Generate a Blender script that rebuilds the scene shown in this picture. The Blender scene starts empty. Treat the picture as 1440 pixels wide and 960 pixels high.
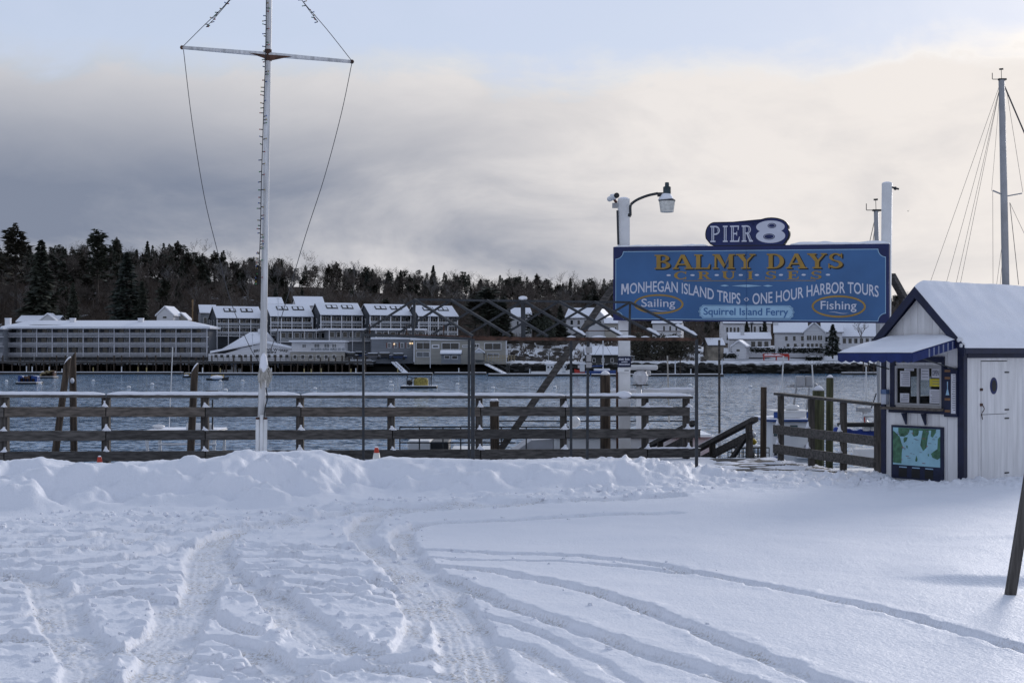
import bpy, bmesh, math, random
import numpy as np
from mathutils import Vector, Matrix

random.seed(7)
scene = bpy.context.scene
C = scene.collection
PI = math.pi
R = math.radians

# ------------------------------------------------------------------ camera, sky, sun, exposure
F = 2000.0           # focal length in photo pixels (50 mm on 36 mm)
EYE = 2.2            # camera height over the lot
HOR = 497.0          # horizon row in the photo
cam_d = bpy.data.cameras.new('camera')
cam = bpy.data.objects.new('camera', cam_d); C.objects.link(cam)
cam.location = (0, 0, EYE); cam.rotation_euler = (PI/2, 0, 0)
cam_d.sensor_width = 36; cam_d.lens = F/1440*36
cam_d.shift_y = (HOR-480)/1440
cam_d.clip_start = 0.1; cam_d.clip_end = 6000
scene.camera = cam

SUN_AZ, SUN_EL = R(30), R(18)     # to the right of the view direction, low, behind thin cloud
SDIR = Vector((math.sin(SUN_AZ)*math.cos(SUN_EL), math.cos(SUN_AZ)*math.cos(SUN_EL), math.sin(SUN_EL)))
sl = bpy.data.lights.new('sun', 'SUN'); sl.energy = 1.5; sl.angle = R(12); sl.color = (1.0, 0.95, 0.92)
so = bpy.data.objects.new('sun', sl); C.objects.link(so)
so.rotation_euler = (-SDIR).to_track_quat('-Z', 'Y').to_euler(); so.location = (20, 20, 40)

scene.view_settings.view_transform = 'Standard'
scene.view_settings.look = 'None'
scene.view_settings.exposure = 0.0
scene.view_settings.gamma = 1.0
scene.view_settings.use_curve_mapping = False

def world():
    w = bpy.data.worlds.new('World'); scene.world = w; w.use_nodes = True
    nt = w.node_tree; nt.nodes.clear(); L = nt.links
    def N(t, **k):
        n = nt.nodes.new(t)
        for a, v in k.items(): setattr(n, a, v)
        return n
    def math_(op, a, b=None, c=None, clamp=False):
        n = N('ShaderNodeMath', operation=op, use_clamp=clamp)
        for i, v in enumerate((a, b, c)):
            if v is None: continue
            if isinstance(v, (int, float)): n.inputs[i].default_value = v
            else: L.new(v, n.inputs[i])
        return n.outputs[0]
    def sstep(v, lo, hi):
        n = N('ShaderNodeMapRange', interpolation_type='SMOOTHSTEP')
        L.new(v, n.inputs[0]); n.inputs[1].default_value = lo; n.inputs[2].default_value = hi
        return n.outputs[0]
    def mixc(f, a, b):
        n = N('ShaderNodeMix', data_type='RGBA')
        if isinstance(f, (int, float)): n.inputs[0].default_value = f
        else: L.new(f, n.inputs[0])
        for i, v in ((6, a), (7, b)):
            if isinstance(v, tuple): n.inputs[i].default_value = v+(1,)
            else: L.new(v, n.inputs[i])
        return n.outputs[2]
    sky = N('ShaderNodeTexSky', sky_type='NISHITA'); sky.sun_disc = False
    sky.sun_elevation = SUN_EL; sky.sun_rotation = SUN_AZ
    sky.air_density = 1.0; sky.dust_density = .6; sky.ozone_density = 1.0
    tc = N('ShaderNodeTexCoord')
    nrm = N('ShaderNodeVectorMath', operation='NORMALIZE'); L.new(tc.outputs['Generated'], nrm.inputs[0])
    sep = N('ShaderNodeSeparateXYZ'); L.new(nrm.outputs[0], sep.inputs[0])
    z = sep.outputs[2]
    dot = N('ShaderNodeVectorMath', operation='DOT_PRODUCT'); L.new(nrm.outputs[0], dot.inputs[0]); dot.inputs[1].default_value = SDIR
    ang = math_('ARCCOSINE', dot.outputs['Value'])
    mp = N('ShaderNodeMapping'); mp.inputs['Scale'].default_value = (1.0, 1.0, 2.3); L.new(nrm.outputs[0], mp.inputs[0])
    mp.inputs['Location'].default_value = (0.35, 0.1, 0.2)
    def noise(scale, det, dist=0.0, rough=.5):
        n = N('ShaderNodeTexNoise'); n.inputs['Scale'].default_value = scale; n.inputs['Detail'].default_value = det
        n.inputs['Distortion'].default_value = dist; n.inputs['Roughness'].default_value = rough
        L.new(mp.outputs[0], n.inputs['Vector']); return n.outputs[0]
    nbig = noise(2.2, 3); nmid = noise(5.5, 7, .5, .55); nfine = noise(14, 6, .4, .6)
    n0 = math_('SUBTRACT', nbig, .5); n1 = math_('SUBTRACT', nmid, .5); n2 = math_('SUBTRACT', nfine, .5)
    # cloud bank: a thick deck from the horizon up to about 12 degrees with a torn upper edge, thin veil above
    ze = math_('MULTIPLY_ADD', n1, .085, math_('MULTIPLY_ADD', n0, .07, math_('MULTIPLY_ADD', n2, .035, z)))
    bank = math_('SUBTRACT', 1.0, sstep(ze, .178, .208))
    veil = math_('MULTIPLY', math_('MULTIPLY_ADD', n1, .5, .82, clamp=True), math_('SUBTRACT', 1.0, math_('MULTIPLY', sstep(z, .25, .75), .40)))
    mask = math_('MAXIMUM', bank, veil)
    # thickness of the deck: thick low cloud is grey, thinner toward the sun and at its ragged edges
    zz = math_('MULTIPLY_ADD', n1, .07, math_('MULTIPLY_ADD', n2, .02, z))
    low = math_('MULTIPLY', sstep(zz, .035, .085), math_('SUBTRACT', 1.0, sstep(zz, .105, .205)))
    far = sstep(math_('MULTIPLY_ADD', n1, .42, ang), .30, .80)
    thick = math_('MULTIPLY', math_('MULTIPLY_ADD', low, .8, .2), far)
    thick = math_('ADD', thick, math_('MULTIPLY', n2, .36))
    thick = math_('MULTIPLY_ADD', n1, .55, thick, clamp=True)
    K = 10.0
    bright = mixc(sstep(ang, .15, 1.0), (.90*K, .845*K, .805*K), (.69*K, .69*K, .72*K))
    cl = mixc(thick, bright, (.225*K, .26*K, .345*K))
    veilc = (.62*K, .69*K, .87*K)
    cloud = mixc(bank, veilc, cl)
    col = mixc(mask, sky.outputs[0], cloud)
    bg = N('ShaderNodeBackground'); bg.inputs[1].default_value = .1
    L.new(col, bg.inputs[0])
    out = N('ShaderNodeOutputWorld'); L.new(bg.outputs[0], out.inputs[0])
world()

# ------------------------------------------------------------------ helpers
def P(px, py, d):
    """point that stands d metres in front of the viewpoint, seen in column px, row py of the photo"""
    return Vector(((px-720)/F*d, d, EYE-(py-HOR)/F*d))
def G(px, py, z=0.0):
    d = (EYE-z)*F/(py-HOR)
    return Vector(((px-720)/F*d, d, z))

MATS = {}
def mat(name, col, rough=.7, var=.25, scale=6.0, bump=0.0, bscale=None, stretch=(1, 1, 1), metal=0.0, col2=None, detail=5, spec=.4, lo=.35, hi=.65):
    if name in MATS: return MATS[name]
    m = bpy.data.materials.new(name); m.use_nodes = True; nt = m.node_tree; L = nt.links
    b = nt.nodes['Principled BSDF']
    b.inputs['Roughness'].default_value = rough; b.inputs['Metallic'].default_value = metal
    b.inputs['Specular IOR Level'].default_value = spec
    tc = nt.nodes.new('ShaderNodeTexCoord'); mp = nt.nodes.new('ShaderNodeMapping'); mp.inputs['Scale'].default_value = stretch
    L.new(tc.outputs['Object'], mp.inputs[0])
    oi = nt.nodes.new('ShaderNodeObjectInfo')
    ad = nt.nodes.new('ShaderNodeVectorMath'); ad.operation = 'MULTIPLY_ADD'
    L.new(oi.outputs['Random'], ad.inputs[0]); ad.inputs[1].default_value = (9.1, 17.3, 5.7); L.new(mp.outputs[0], ad.inputs[2])
    n = nt.nodes.new('ShaderNodeTexNoise'); n.inputs['Scale'].default_value = scale; n.inputs['Detail'].default_value = detail
    L.new(ad.outputs[0], n.inputs['Vector'])
    c2 = col2 if col2 else tuple(max(0, c*(1-var)) for c in col)
    c1 = col if col2 else tuple(min(1, c*(1+var)) for c in col)
    mr = nt.nodes.new('ShaderNodeMapRange'); mr.inputs[1].default_value = lo; mr.inputs[2].default_value = hi
    L.new(n.outputs[0], mr.inputs[0])
    mx = nt.nodes.new('ShaderNodeMix'); mx.data_type = 'RGBA'
    mx.inputs[6].default_value = c1+(1,); mx.inputs[7].default_value = c2+(1,)
    L.new(mr.outputs[0], mx.inputs[0]); L.new(mx.outputs[2], b.inputs['Base Color'])
    if bump:
        n2 = nt.nodes.new('ShaderNodeTexNoise'); n2.inputs['Scale'].default_value = bscale or scale*3; n2.inputs['Detail'].default_value = 4
        L.new(ad.outputs[0], n2.inputs['Vector'])
        bp = nt.nodes.new('ShaderNodeBump'); bp.inputs['Distance'].default_value = bump; bp.inputs['Strength'].default_value = 1
        L.new(n2.outputs[0], bp.inputs['Height']); L.new(bp.outputs[0], b.inputs['Normal'])
    MATS[name] = m
    return m

SNOW = mat('snow', (.865, .88, .935), .6, .03, 3.0, .006, 45)
WOODX = mat('weathered_wood_long', (.085, .078, .072), .8, .45, 3.0, .006, 14, stretch=(.5, 6, 9), detail=8)
WOODX2 = mat('weathered_wood_dark', (.060, .056, .053), .8, .45, 3.0, .006, 14, stretch=(.5, 6, 9), detail=8)
WOODX3 = mat('weathered_wood_brown', (.115, .097, .082), .8, .45, 3.0, .006, 14, stretch=(.5, 6, 9), detail=8)
WOODZ = mat('weathered_wood_post', (.07, .063, .057), .8, .5, 4.0, .006, 14, stretch=(7, 7, .6), detail=8)
PILE = mat('piling_wood', (.075, .055, .04), .85, .55, 3.0, .012, 10, stretch=(6, 6, .5), detail=8)
PILEG = mat('piling_wood_green', (.10, .105, .055), .85, .5, 3.0, .012, 10, stretch=(6, 6, .5), detail=8)
WHITE = mat('white_paint', (.78, .78, .78), .5, .07, 3.0, .002, 30)
WHITEB = mat('white_board_paint', (.74, .73, .73), .55, .10, 2.0, .003, 22, stretch=(4, 4, .5))
NAVY = mat('navy_paint', (.007, .012, .042), .5, .25, 5.0, .002, 40)
SNAVY = mat('sign_navy', (.010, .019, .095), .5, .15, 3.0)
SIGNB = mat('sign_blue', (.046, .130, .295), .5, .13, 1.0, .002, 6, detail=7)
GOLD = mat('sign_gold', (.34, .205, .04), .5, .12, 3)
BLACK = mat('black_paint', (.008, .008, .009), .5, .1, 3)
LBLUE = mat('sign_light_blue', (.33, .52, .68), .5, .06, 3)
LETTER = mat('sign_lettering', (.58, .60, .69), .5, .04, 3)
STEEL = mat('galvanised_steel', (.040, .044, .05), .55, .25, 8, metal=.2)
RUST = mat('rusty_steel', (.075, .038, .026), .85, .5, 9)
DARK = mat('dark_plastic', (.02, .022, .025), .5, .2, 5)
ROPE = mat('rope', (.42, .40, .36), .9, .25, 30)
WIRE = mat('wire', (.07, .07, .075), .6, .1, 5)
GREYM = mat('mast_alloy', (.38, .38, .39), .45, .12, 2, metal=.2)

def link(o, parent=None):
    C.objects.link(o)
    if parent: o.parent = parent
    return o
def tag(o, label=None, cat=None, group=None, kind=None):
    if label: o['label'] = label
    if cat: o['category'] = cat
    if group: o['group'] = group
    if kind: o['kind'] = kind
    return o
def thing(name, label, cat, loc=(0, 0, 0), rz=0.0, group=None):
    o = bpy.data.objects.new(name, None); C.objects.link(o)
    o.location = loc; o.rotation_euler = (0, 0, rz); o.empty_display_size = .2
    return tag(o, label, cat, group)
def dup(root, loc=None, rz=None, scale=None, label=None):
    def rec(o, par):
        c = o.copy(); C.objects.link(c)
        if par: c.parent = par
        for ch in o.children: rec(ch, c)
        return c
    r = rec(root, None)
    if loc is not None: r.location = loc
    if rz is not None: r.rotation_euler = (0, 0, rz)
    if scale is not None: r.scale = scale if hasattr(scale, '__len__') else (scale,)*3
    if label: r['label'] = label
    return r
def inst(name, me, parent, loc=(0, 0, 0), rot=(0, 0, 0), scale=(1, 1, 1)):
    o = bpy.data.objects.new(name, me); link(o, parent)
    o.location = loc; o.rotation_euler = rot; o.scale = scale
    return o

class MB:
    def __init__(s, org=(0, 0, 0)): s.v = []; s.f = []; s.o = Vector(org)
    def add(s, vs, fs):
        b = len(s.v); s.v += [tuple(Vector(v)-s.o) for v in vs]; s.f += [tuple(i+b for i in f) for f in fs]; return s
    def hexa(s, p):   # 8 points: bottom 4 ccw, top 4 ccw
        return s.add(p, [(3, 2, 1, 0), (4, 5, 6, 7), (0, 1, 5, 4), (1, 2, 6, 5), (2, 3, 7, 6), (3, 0, 4, 7)])
    def box(s, x0, x1, y0, y1, z0, z1):
        return s.hexa([(x0, y0, z0), (x1, y0, z0), (x1, y1, z0), (x0, y1, z0), (x0, y0, z1), (x1, y0, z1), (x1, y1, z1), (x0, y1, z1)])
    def bar(s, a, b, w, h, up=(0, 0, 1)):
        a = Vector(a); b = Vector(b); t = (b-a).normalized(); up = Vector(up)
        if abs(t.dot(up)) > .98: up = Vector((0, 1, 0))
        r = t.cross(up).normalized(); u = r.cross(t)
        q = lambda p, i, j: p+r*(i*w/2)+u*(j*h/2)
        return s.hexa([q(a, -1, -1), q(a, 1, -1), q(b, 1, -1), q(b, -1, -1), q(a, -1, 1), q(a, 1, 1), q(b, 1, 1), q(b, -1, 1)])
    def tube(s, pts, r, n=8, cap=True):
        pts = [Vector(p) for p in pts]; k = len(pts)
        rr = r if hasattr(r, '__len__') else [r]*k
        base = len(s.v); vs = []
        for i, p in enumerate(pts):
            t = (pts[min(i+1, k-1)]-pts[max(i-1, 0)]).normalized()
            up = Vector((0, 0, 1)) if abs(t.z) < .9 else Vector((1, 0, 0))
            a = t.cross(up).normalized(); b = a.cross(t)
            for j in range(n):
                an = 2*PI*j/n; vs.append(p+(a*math.cos(an)+b*math.sin(an))*rr[i])
        fs = []
        for i in range(k-1):
            for j in range(n):
                fs.append((i*n+j, i*n+(j+1) % n, (i+1)*n+(j+1) % n, (i+1)*n+j))
        if cap: fs.append(tuple(range(n))[::-1]); fs.append(tuple((k-1)*n+j for j in range(n)))
        return s.add(vs, fs)
    def lathe(s, prof, c=(0, 0, 0), n=12, sq=1.0):
        c = Vector(c); vs = []; k = len(prof)
        for (r, z) in prof:
            for j in range(n):
                an = 2*PI*j/n; vs.append(c+Vector((r*math.cos(an), r*sq*math.sin(an), z)))
        fs = []
        for i in range(k-1):
            for j in range(n): fs.append((i*n+j, i*n+(j+1) % n, (i+1)*n+(j+1) % n, (i+1)*n+j))
        fs.append(tuple(range(n))[::-1]); fs.append(tuple((k-1)*n+j for j in range(n)))
        return s.add(vs, fs)
    def ball(s, c, r, n=10, sx=1, sz=1):
        prof = [(max(r*math.sin(PI*i/6), .001)*sx, -r*math.cos(PI*i/6)*sz) for i in range(7)]
        return s.lathe(prof, c, n)
    def prism(s, poly, fn, t0, t1):
        """poly: 2D points ccw; fn(u,v,t) -> 3D"""
        n = len(poly)
        vs = [fn(u, v, t0) for u, v in poly]+[fn(u, v, t1) for u, v in poly]
        fs = [tuple(range(n))[::-1], tuple(range(n, 2*n))]+[(i, (i+1) % n, (i+1) % n+n, i+n) for i in range(n)]
        return s.add(vs, fs)
    def mesh(s, name, m, smooth=False):
        me = bpy.data.meshes.new(name); me.from_pydata(s.v, [], s.f); me.materials.append(m)
        bm = bmesh.new(); bm.from_mesh(me); bmesh.ops.recalc_face_normals(bm, faces=bm.faces); bm.to_mesh(me); bm.free()
        if smooth:
            me.polygons.foreach_set('use_smooth', [True]*len(me.polygons))
        return me
    def build(s, name, m, parent=None, smooth=False, bevel=0):
        o = bpy.data.objects.new(name, s.mesh(name, m, smooth)); link(o, parent)
        if bevel:
            b = o.modifiers.new('bevel', 'BEVEL'); b.width = bevel; b.segments = 2; b.limit_method = 'ANGLE'
        return o

def snow_strip(mb, a, b, w, h, seed=0, step=.12, wob=.35):
    """a ridge of lying snow along a-b: rounded section, uneven height"""
    rg = random.Random(seed); a = Vector(a); b = Vector(b); Ln = (b-a).length; n = max(3, int(Ln/step)); t = (b-a)/n
    side = Vector((t.y, -t.x, 0)).normalized() if abs(t.x)+abs(t.y) > 1e-6 else Vector((1, 0, 0))
    vs = []; m = 6; hh = 1.0
    for i in range(n+1):
        hh = .7*hh+.3*(1+rg.uniform(-wob, wob)*2); e = min(1, .35+min(i, n-i)*.45)
        ww = w*(1+rg.uniform(-.1, .1))
        for j in range(m+1):
            an = PI*j/m
            vs.append(a+t*i+side*(math.cos(an)*ww/2)+Vector((0, 0, (math.sin(an)**.7)*h*hh*e)))
    fs = [(i*(m+1)+j, i*(m+1)+j+1, (i+1)*(m+1)+j+1, (i+1)*(m+1)+j) for i in range(n) for j in range(m)]
    fs += [tuple(range(m+1)), tuple(n*(m+1)+j for j in range(m+1))[::-1]]
    fs += [(i*(m+1), (i+1)*(m+1), (i+1)*(m+1)+m, i*(m+1)+m) for i in range(n)]
    return mb.add(vs, fs)

# ---- vectorised gradient noise
_rng = np.random.default_rng(5)
_perm = np.tile(_rng.permutation(512), 2)
_g = _rng.uniform(0, 2*np.pi, 512); _gx, _gy = np.cos(_g), np.sin(_g)
def pn(x, y):
    xi = np.floor(x).astype(int); yi = np.floor(y).astype(int); xf = x-xi; yf = y-yi
    u = xf*xf*xf*(xf*(xf*6-15)+10); v = yf*yf*yf*(yf*(yf*6-15)+10)
    def gr(i, j, dx, dy):
        h = _perm[(_perm[(xi+i) & 511]+yi+j) & 511]
        return _gx[h]*dx+_gy[h]*dy
    a = gr(0, 0, xf, yf); b = gr(1, 0, xf-1, yf); c = gr(0, 1, xf, yf-1); d = gr(1, 1, xf-1, yf-1)
    return (a+(b-a)*u)*(1-v)+(c+(d-c)*u)*v
def fbm(x, y, o=4, g=.5):
    r = 0*x; a = 1.0
    for k in range(o):
        r = r+a*pn(x*2**k+17.3*k, y*2**k-9.1*k); a *= g
    return r
def sst(x, a, b):
    t = np.clip((x-a)/(b-a), 0, 1); return t*t*(3-2*t)
# ------------------------------------------------------------------ the snowy lot
# fence runs from FL to FR along the edge of the pier
FL = Vector((-9.26, 26.0, 0)); FR = Vector((3.61, 29.2, 0))
EDGE_X = [-60, -9.26, 3.61, 3.9, 5.45, 5.6, 6.75, 7.0, 40]
EDGE_Y = [13.7, 26.3, 29.5, 29.75, 29.75, 29.2, 25.6, 25.9, 52.0]
def y_edge(x): return np.interp(x, EDGE_X, EDGE_Y)

def c5(*pts): return [(x/2, 630+y/2) for x, y in pts]
def c6(*pts): return [(720+x/2, 630+y/2) for x, y in pts]
# wheel tracks: points on the ground (photo columns/rows turned into metres), half width, depth 0..1
TRACKS = [
 (c5((1900, 150), (1440, 172), (1100, 195), (1030, 230), (1015, 262), (1090, 330), (1170, 400), (1245, 470), (1290, 560), (1300, 700), (1290, 800)), .20, 1),
 (c5((1900, 195), (1440, 218), (1200, 228), (1130, 262), (1165, 330), (1235, 400), (1330, 520), (1380, 640), (1400, 800)), .15, 1),
 (c5((1500, 160), (1040, 187), (800, 227), (650, 260), (578, 310), (570, 400), (540, 480), (480, 580), (430, 680), (400, 800)), .21, 1),
 (c5((-200, 380), (60, 375), (125, 400), (150, 480), (205, 560), (255, 640), (300, 760)), .19, 1),
 (c5((-200, 315), (0, 303), (250, 272), (450, 238), (700, 205), (1000, 178)), .10, .7),
 (c5((-200, 338), (0, 330), (250, 300), (480, 258), (740, 225), (900, 205)), .14, .8),
 (c5((-200, 362), (0, 352), (200, 345), (400, 322), (520, 290)), .13, .9),
 (c5((-200, 395), (0, 392), (150, 387), (300, 372), (540, 372)), .10, .9),
 (c5((-200, 450), (0, 445), (130, 442), (300, 402), (520, 396)), .10, .8),
 (c5((-200, 500), (0, 498), (160, 470), (240, 436), (420, 440), (520, 470)), .10, .9),
 (c5((200, 440), (215, 520), (290, 580), (390, 585), (470, 520), (460, 450)), .13, .9),
 (c5((-150, 590), (0, 560), (140, 560), (200, 600), (220, 700)), .12, .9),
 (c5((610, 290), (640, 360), (740, 430), (850, 530), (960, 590), (1090, 615), (1250, 600)), .16, 1),
 (c5((640, 350), (700, 352), (900, 372), (1050, 400), (1170, 432)), .08, .8),
 (c5((640, 325), (830, 330), (1000, 345), (1130, 370)), .06, .7),
 (c5((650, 295), (800, 300), (960, 310), (1060, 318)), .05, .5),
 (c5((660, 395), (800, 400), (960, 418), (1080, 440), (1180, 450)), .08, .8),
 (c5((790, 430), (880, 500), (980, 570), (1090, 590), (1160, 560), (1170, 490), (1140, 430)), .12, 1),
 (c5((560, 480), (640, 520), (740, 545), (800, 520), (790, 450)), .11, .9),
 (c5((380, 600), (600, 565), (700, 585), (800, 640), (900, 650), (1040, 640), (1250, 660)), .15, 1),
 (c5((560, 640), (700, 650), (850, 690), (1000, 720)), .14, 1),
 (c5((640, 440), (720, 445), (800, 440)), .06, .7),
 (c5((1180, 306), (1440, 314), (1640, 322), (1840, 345), (2040, 385), (2240, 425), (2440, 470), (2640, 520), (2880, 590), (3300, 720)), .10, .9),
 (c5((1190, 330), (1440, 336), (1640, 342), (1840, 360), (1950, 373)), .06, .6),
 (c5((1200, 352), (1320, 362), (1440, 378), (1640, 422), (1840, 490), (2040, 570), (2290, 670), (2600, 800)), .13, 1),
 (c5((1240, 385), (1330, 420), (1440, 470), (1590, 522), (1790, 592), (2040, 670), (2400, 800)), .13, 1),
 (c5((1300, 470), (1440, 520), (1640, 600), (1800, 700)), .06, .5),
 (c5((1380, 560), (1500, 600), (1640, 690), (1700, 800)), .10, .8),
]
_tr = random.Random(14)
for _i in range(9):      # shallow scrapes between the wheel tracks
    _y = 262+_i*21+_tr.uniform(-6, 6); _x0 = _tr.uniform(-150, 120); _x1 = _tr.uniform(330, 540); _dy = _tr.uniform(-22, -4)
    TRACKS.append((c5((_x0, _y+_tr.uniform(-4, 4)), ((_x0+_x1)/2, _y+_dy*.4+_tr.uniform(-6, 6)), (_x1, _y+_dy)), _tr.uniform(.03, .055), _tr.uniform(.35, .7)))
for _i in range(9):
    _y = 285+_i*20+_tr.uniform(-6, 6); _x0 = 625+_i*8; _x1 = 1050+_i*14+_tr.uniform(-50, 20); _dy = _tr.uniform(8, 34)
    TRACKS.append((c5((_x0, _y+_tr.uniform(-4, 4)), ((_x0+_x1)/2, _y+_dy*.4+_tr.uniform(-6, 6)), (_x1, _y+_dy)), _tr.uniform(.025, .05), _tr.uniform(.35, .7)))
for _i in range(6):
    _y = 560+_i*24+_tr.uniform(-6, 6); _x0 = _tr.uniform(250, 500); _x1 = _x0+_tr.uniform(250, 500)
    TRACKS.append((c5((_x0, _y), ((_x0+_x1)/2, _y+_tr.uniform(-10, 16)), (_x1, _y+_tr.uniform(0, 40))), _tr.uniform(.03, .05), _tr.uniform(.3, .6)))
def catmull(p, n=8):
    p = [Vector(q) for q in p]; out = []
    for i in range(len(p)-1):
        a = p[max(i-1, 0)]; b = p[i]; c = p[i+1]; d = p[min(i+2, len(p)-1)]
        for k in range(n):
            t = k/n
            out.append(.5*((2*b)+(c-a)*t+(2*a-5*b+4*c-d)*t*t+(3*b-a-3*c+d)*t**3))
    return out+[p[-1]]

def px_of(x, y): return 720+F*x/np.maximum(y, 3)
BK_PX = [-300, 0, 60, 110, 200, 290, 350, 400, 450, 485, 512, 545, 620, 720, 800, 880, 950, 1010, 1100]
BK_TOP = [650, 654, 650, 657, 655, 649, 640, 639, 639, 645, 653, 648, 650, 652, 653, 655, 661, 670, 675]
BK_FOOT = [735, 728, 726, 724, 721, 719, 718, 717, 712, 706, 703, 701, 699, 696, 692, 688, 684, 680, 677]
def ground(x, y, tracks=True):
    px = px_of(x, y)
    foot = 4400/(np.interp(px, BK_PX, BK_FOOT)-HOR)
    wx = pn(x*.9, y*.9)*.35+pn(x*2.3+5, y*2.3)*.12
    foot = foot+wx
    wid = np.interp(px, [-300, 450, 560, 800, 1010], [2.3, 2.3, 1.9, 1.5, .8])
    crest = foot+wid
    zc = EYE-(np.interp(px, BK_PX, BK_TOP)-HOR)/F*crest
    zc = np.maximum(zc, 0.0)*np.interp(px, [960, 1060], [1, 0])
    s = (y-foot)/wid
    prof = sst(s, -.03, 1.0)**.8*np.where(s > 1, 1-.9*sst((y-crest)/4.5, 0, 1), 1.0)
    bank = zc*prof
    lum = fbm(x*.75+3, y*.75, 4, .5)
    bil = np.abs(pn(x*1.1+9, y*1.5+2))
    fine = fbm(x*4, y*4, 4, .55)
    inb = sst(s, -.05, .35)
    frontv = np.where(s < 1, np.clip(prof*(1.15-prof)*3.2, 0, 1), 0)
    lum2 = fbm(x*2.1+30, y*2.1, 3, .5)
    bank = bank+inb*zc*((lum*.62+(bil-.25)*.7+lum2*.26)*frontv+lum*.08+lum2*.05+fine*.05)
    # rubble along the right end of the bank and in front of the booth
    rub = sst(px, 700, 900)*np.exp(-((y-(25.0))/1.5)**2)*(1-sst(px, 1225, 1265)*.65)
    rub2 = np.clip(fbm(x*1.6, y*1.9+7, 4, .6)+.12, 0, 1)
    z = bank+rub*(rub2*.17+np.clip(fbm(x*4.5, y*5+2, 3, .55)-.1, 0, 1)*.10)*sst(y_edge(x)-y, .1, .9)
    # plough-scraped lane in front of the bank
    lane = np.exp(-((y-(foot-1.0))/1.1)**2)
    stre = fbm(x*.5+y*.08, (y-.12*x)*3.2, 4, .6)
    z = z+lane*(stre*(.06+.05*sst(px, 560, 760))+np.clip(fbm(x*3+2, y*4, 3, .5)-.12, 0, 1)*(.10+.08*sst(px, 620, 820)))
    # settled snow
    h0 = .073
    inlot = 1-sst(y, foot-1.6, foot-.3)
    disturbed = sst(px, 640, 520)*sst(y, 24, 18)
    lotz = h0+fbm(x*.35, y*.35, 3)*.035+fbm(x*1.3, y*1.9, 3)*.010
    # wind drifts to the right
    for (ax, ay), (bx, by), hh in (((1240, 767), (1560, 764), .035), ((1225, 822), (1700, 838), .085)):
        A = G(ax, ay); B = G(bx, by); t = np.clip(((x-A.x)*(B.x-A.x)+(y-A.y)*(B.y-A.y))/((B-A).length_squared), 0, 1)
        yy = A.y+(B.y-A.y)*t+pn(x*1.2, y*.1)*.12
        d = y-yy; lotz = lotz+hh*np.where(d > 0, np.exp(-(d/.9)**2), np.exp(-(d/.16)**2))*sst(t, 0.0, .3)*((x > A.x))
    packed = np.zeros_like(x)
    if tracks:
        wxx = x+pn(x*3.1, y*3.1)*.045+pn(x*9, y*9+3)*.022
        wyy = y+pn(x*3.1+40, y*3.1)*.07+pn(x*9+20, y*9)*.03
        carve = np.zeros_like(x); berm = np.zeros_like(x); bars = np.zeros_like(x)
        for pts, hw, dep in TRACKS:
            hw = hw*.85
            poly = catmull([G(a, b).to_2d() for a, b in pts], 7)
            bd = np.full(x.shape, 9.0)
            for a, b in zip(poly[:-1], poly[1:]):
                if max(a.y, b.y) < 6: continue
                mg = hw+.6
                sel = (x > min(a.x, b.x)-mg) & (x < max(a.x, b.x)+mg) & (y > min(a.y, b.y)-mg) & (y < max(a.y, b.y)+mg)
                if not sel.any(): continue
                dx, dy = b.x-a.x, b.y-a.y; l2 = dx*dx+dy*dy+1e-9
                X = wxx[sel]; Y = wyy[sel]
                t = np.clip(((X-a.x)*dx+(Y-a.y)*dy)/l2, 0, 1)
                bd[sel] = np.minimum(bd[sel], np.hypot(X-a.x-dx*t, Y-a.y-dy*t))
            c = dep*(1-sst(bd, hw*.80, hw*1.12+.015))
            carve = np.maximum(carve, c)
            if hw > .08: bars = np.where(c > .6, np.sin(bd*95)*.0036, bars)
            berm = np.maximum(berm, dep*np.exp(-((bd-hw*1.35-.03)/(.07+hw*.25))**2))
        clod = np.clip(fbm(x*4.2+1, y*4.2, 3, .45), -.5, 1)
        tread = pn(x*16, y*16)*.008+pn(x*34, y*34)*.005
        dist_h = disturbed*(np.clip(fbm(x*1.1, y*2.0+4, 3, .4)+.05, 0, 1)*.040+np.clip(clod-.14, 0, .3)*.075)
        lotz = lotz+dist_h*(1-carve)+berm*(.005+.065*np.clip(clod-.03, 0, .4)*(.3+.7*np.maximum(disturbed, .2)))*(1-carve)
        lotz = lotz*(1-carve)+carve*(.008+tread+bars+np.clip(clod-.25, 0, 1)*.05)
        packed = carve*inlot
    z = z+lotz*inlot+(1-inlot)*0.03
    z = z+pn(x*14, y*14)*.0035
    # thin trodden snow on the pier deck by the gangway
    dk = sst(px, 980, 1010)*(1-sst(px, 1225, 1245))*sst(y, 25.2, 26.2)
    z = z*(1-dk)+dk*(.008+fbm(x*1.2, y*3.0, 4, .6)*.05)
    z = z-.07*sst(px, 1235, 1262)*(1-sst(px, 1345, 1365))*sst(y, 23.2, 24.0)
    return z, packed

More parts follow.
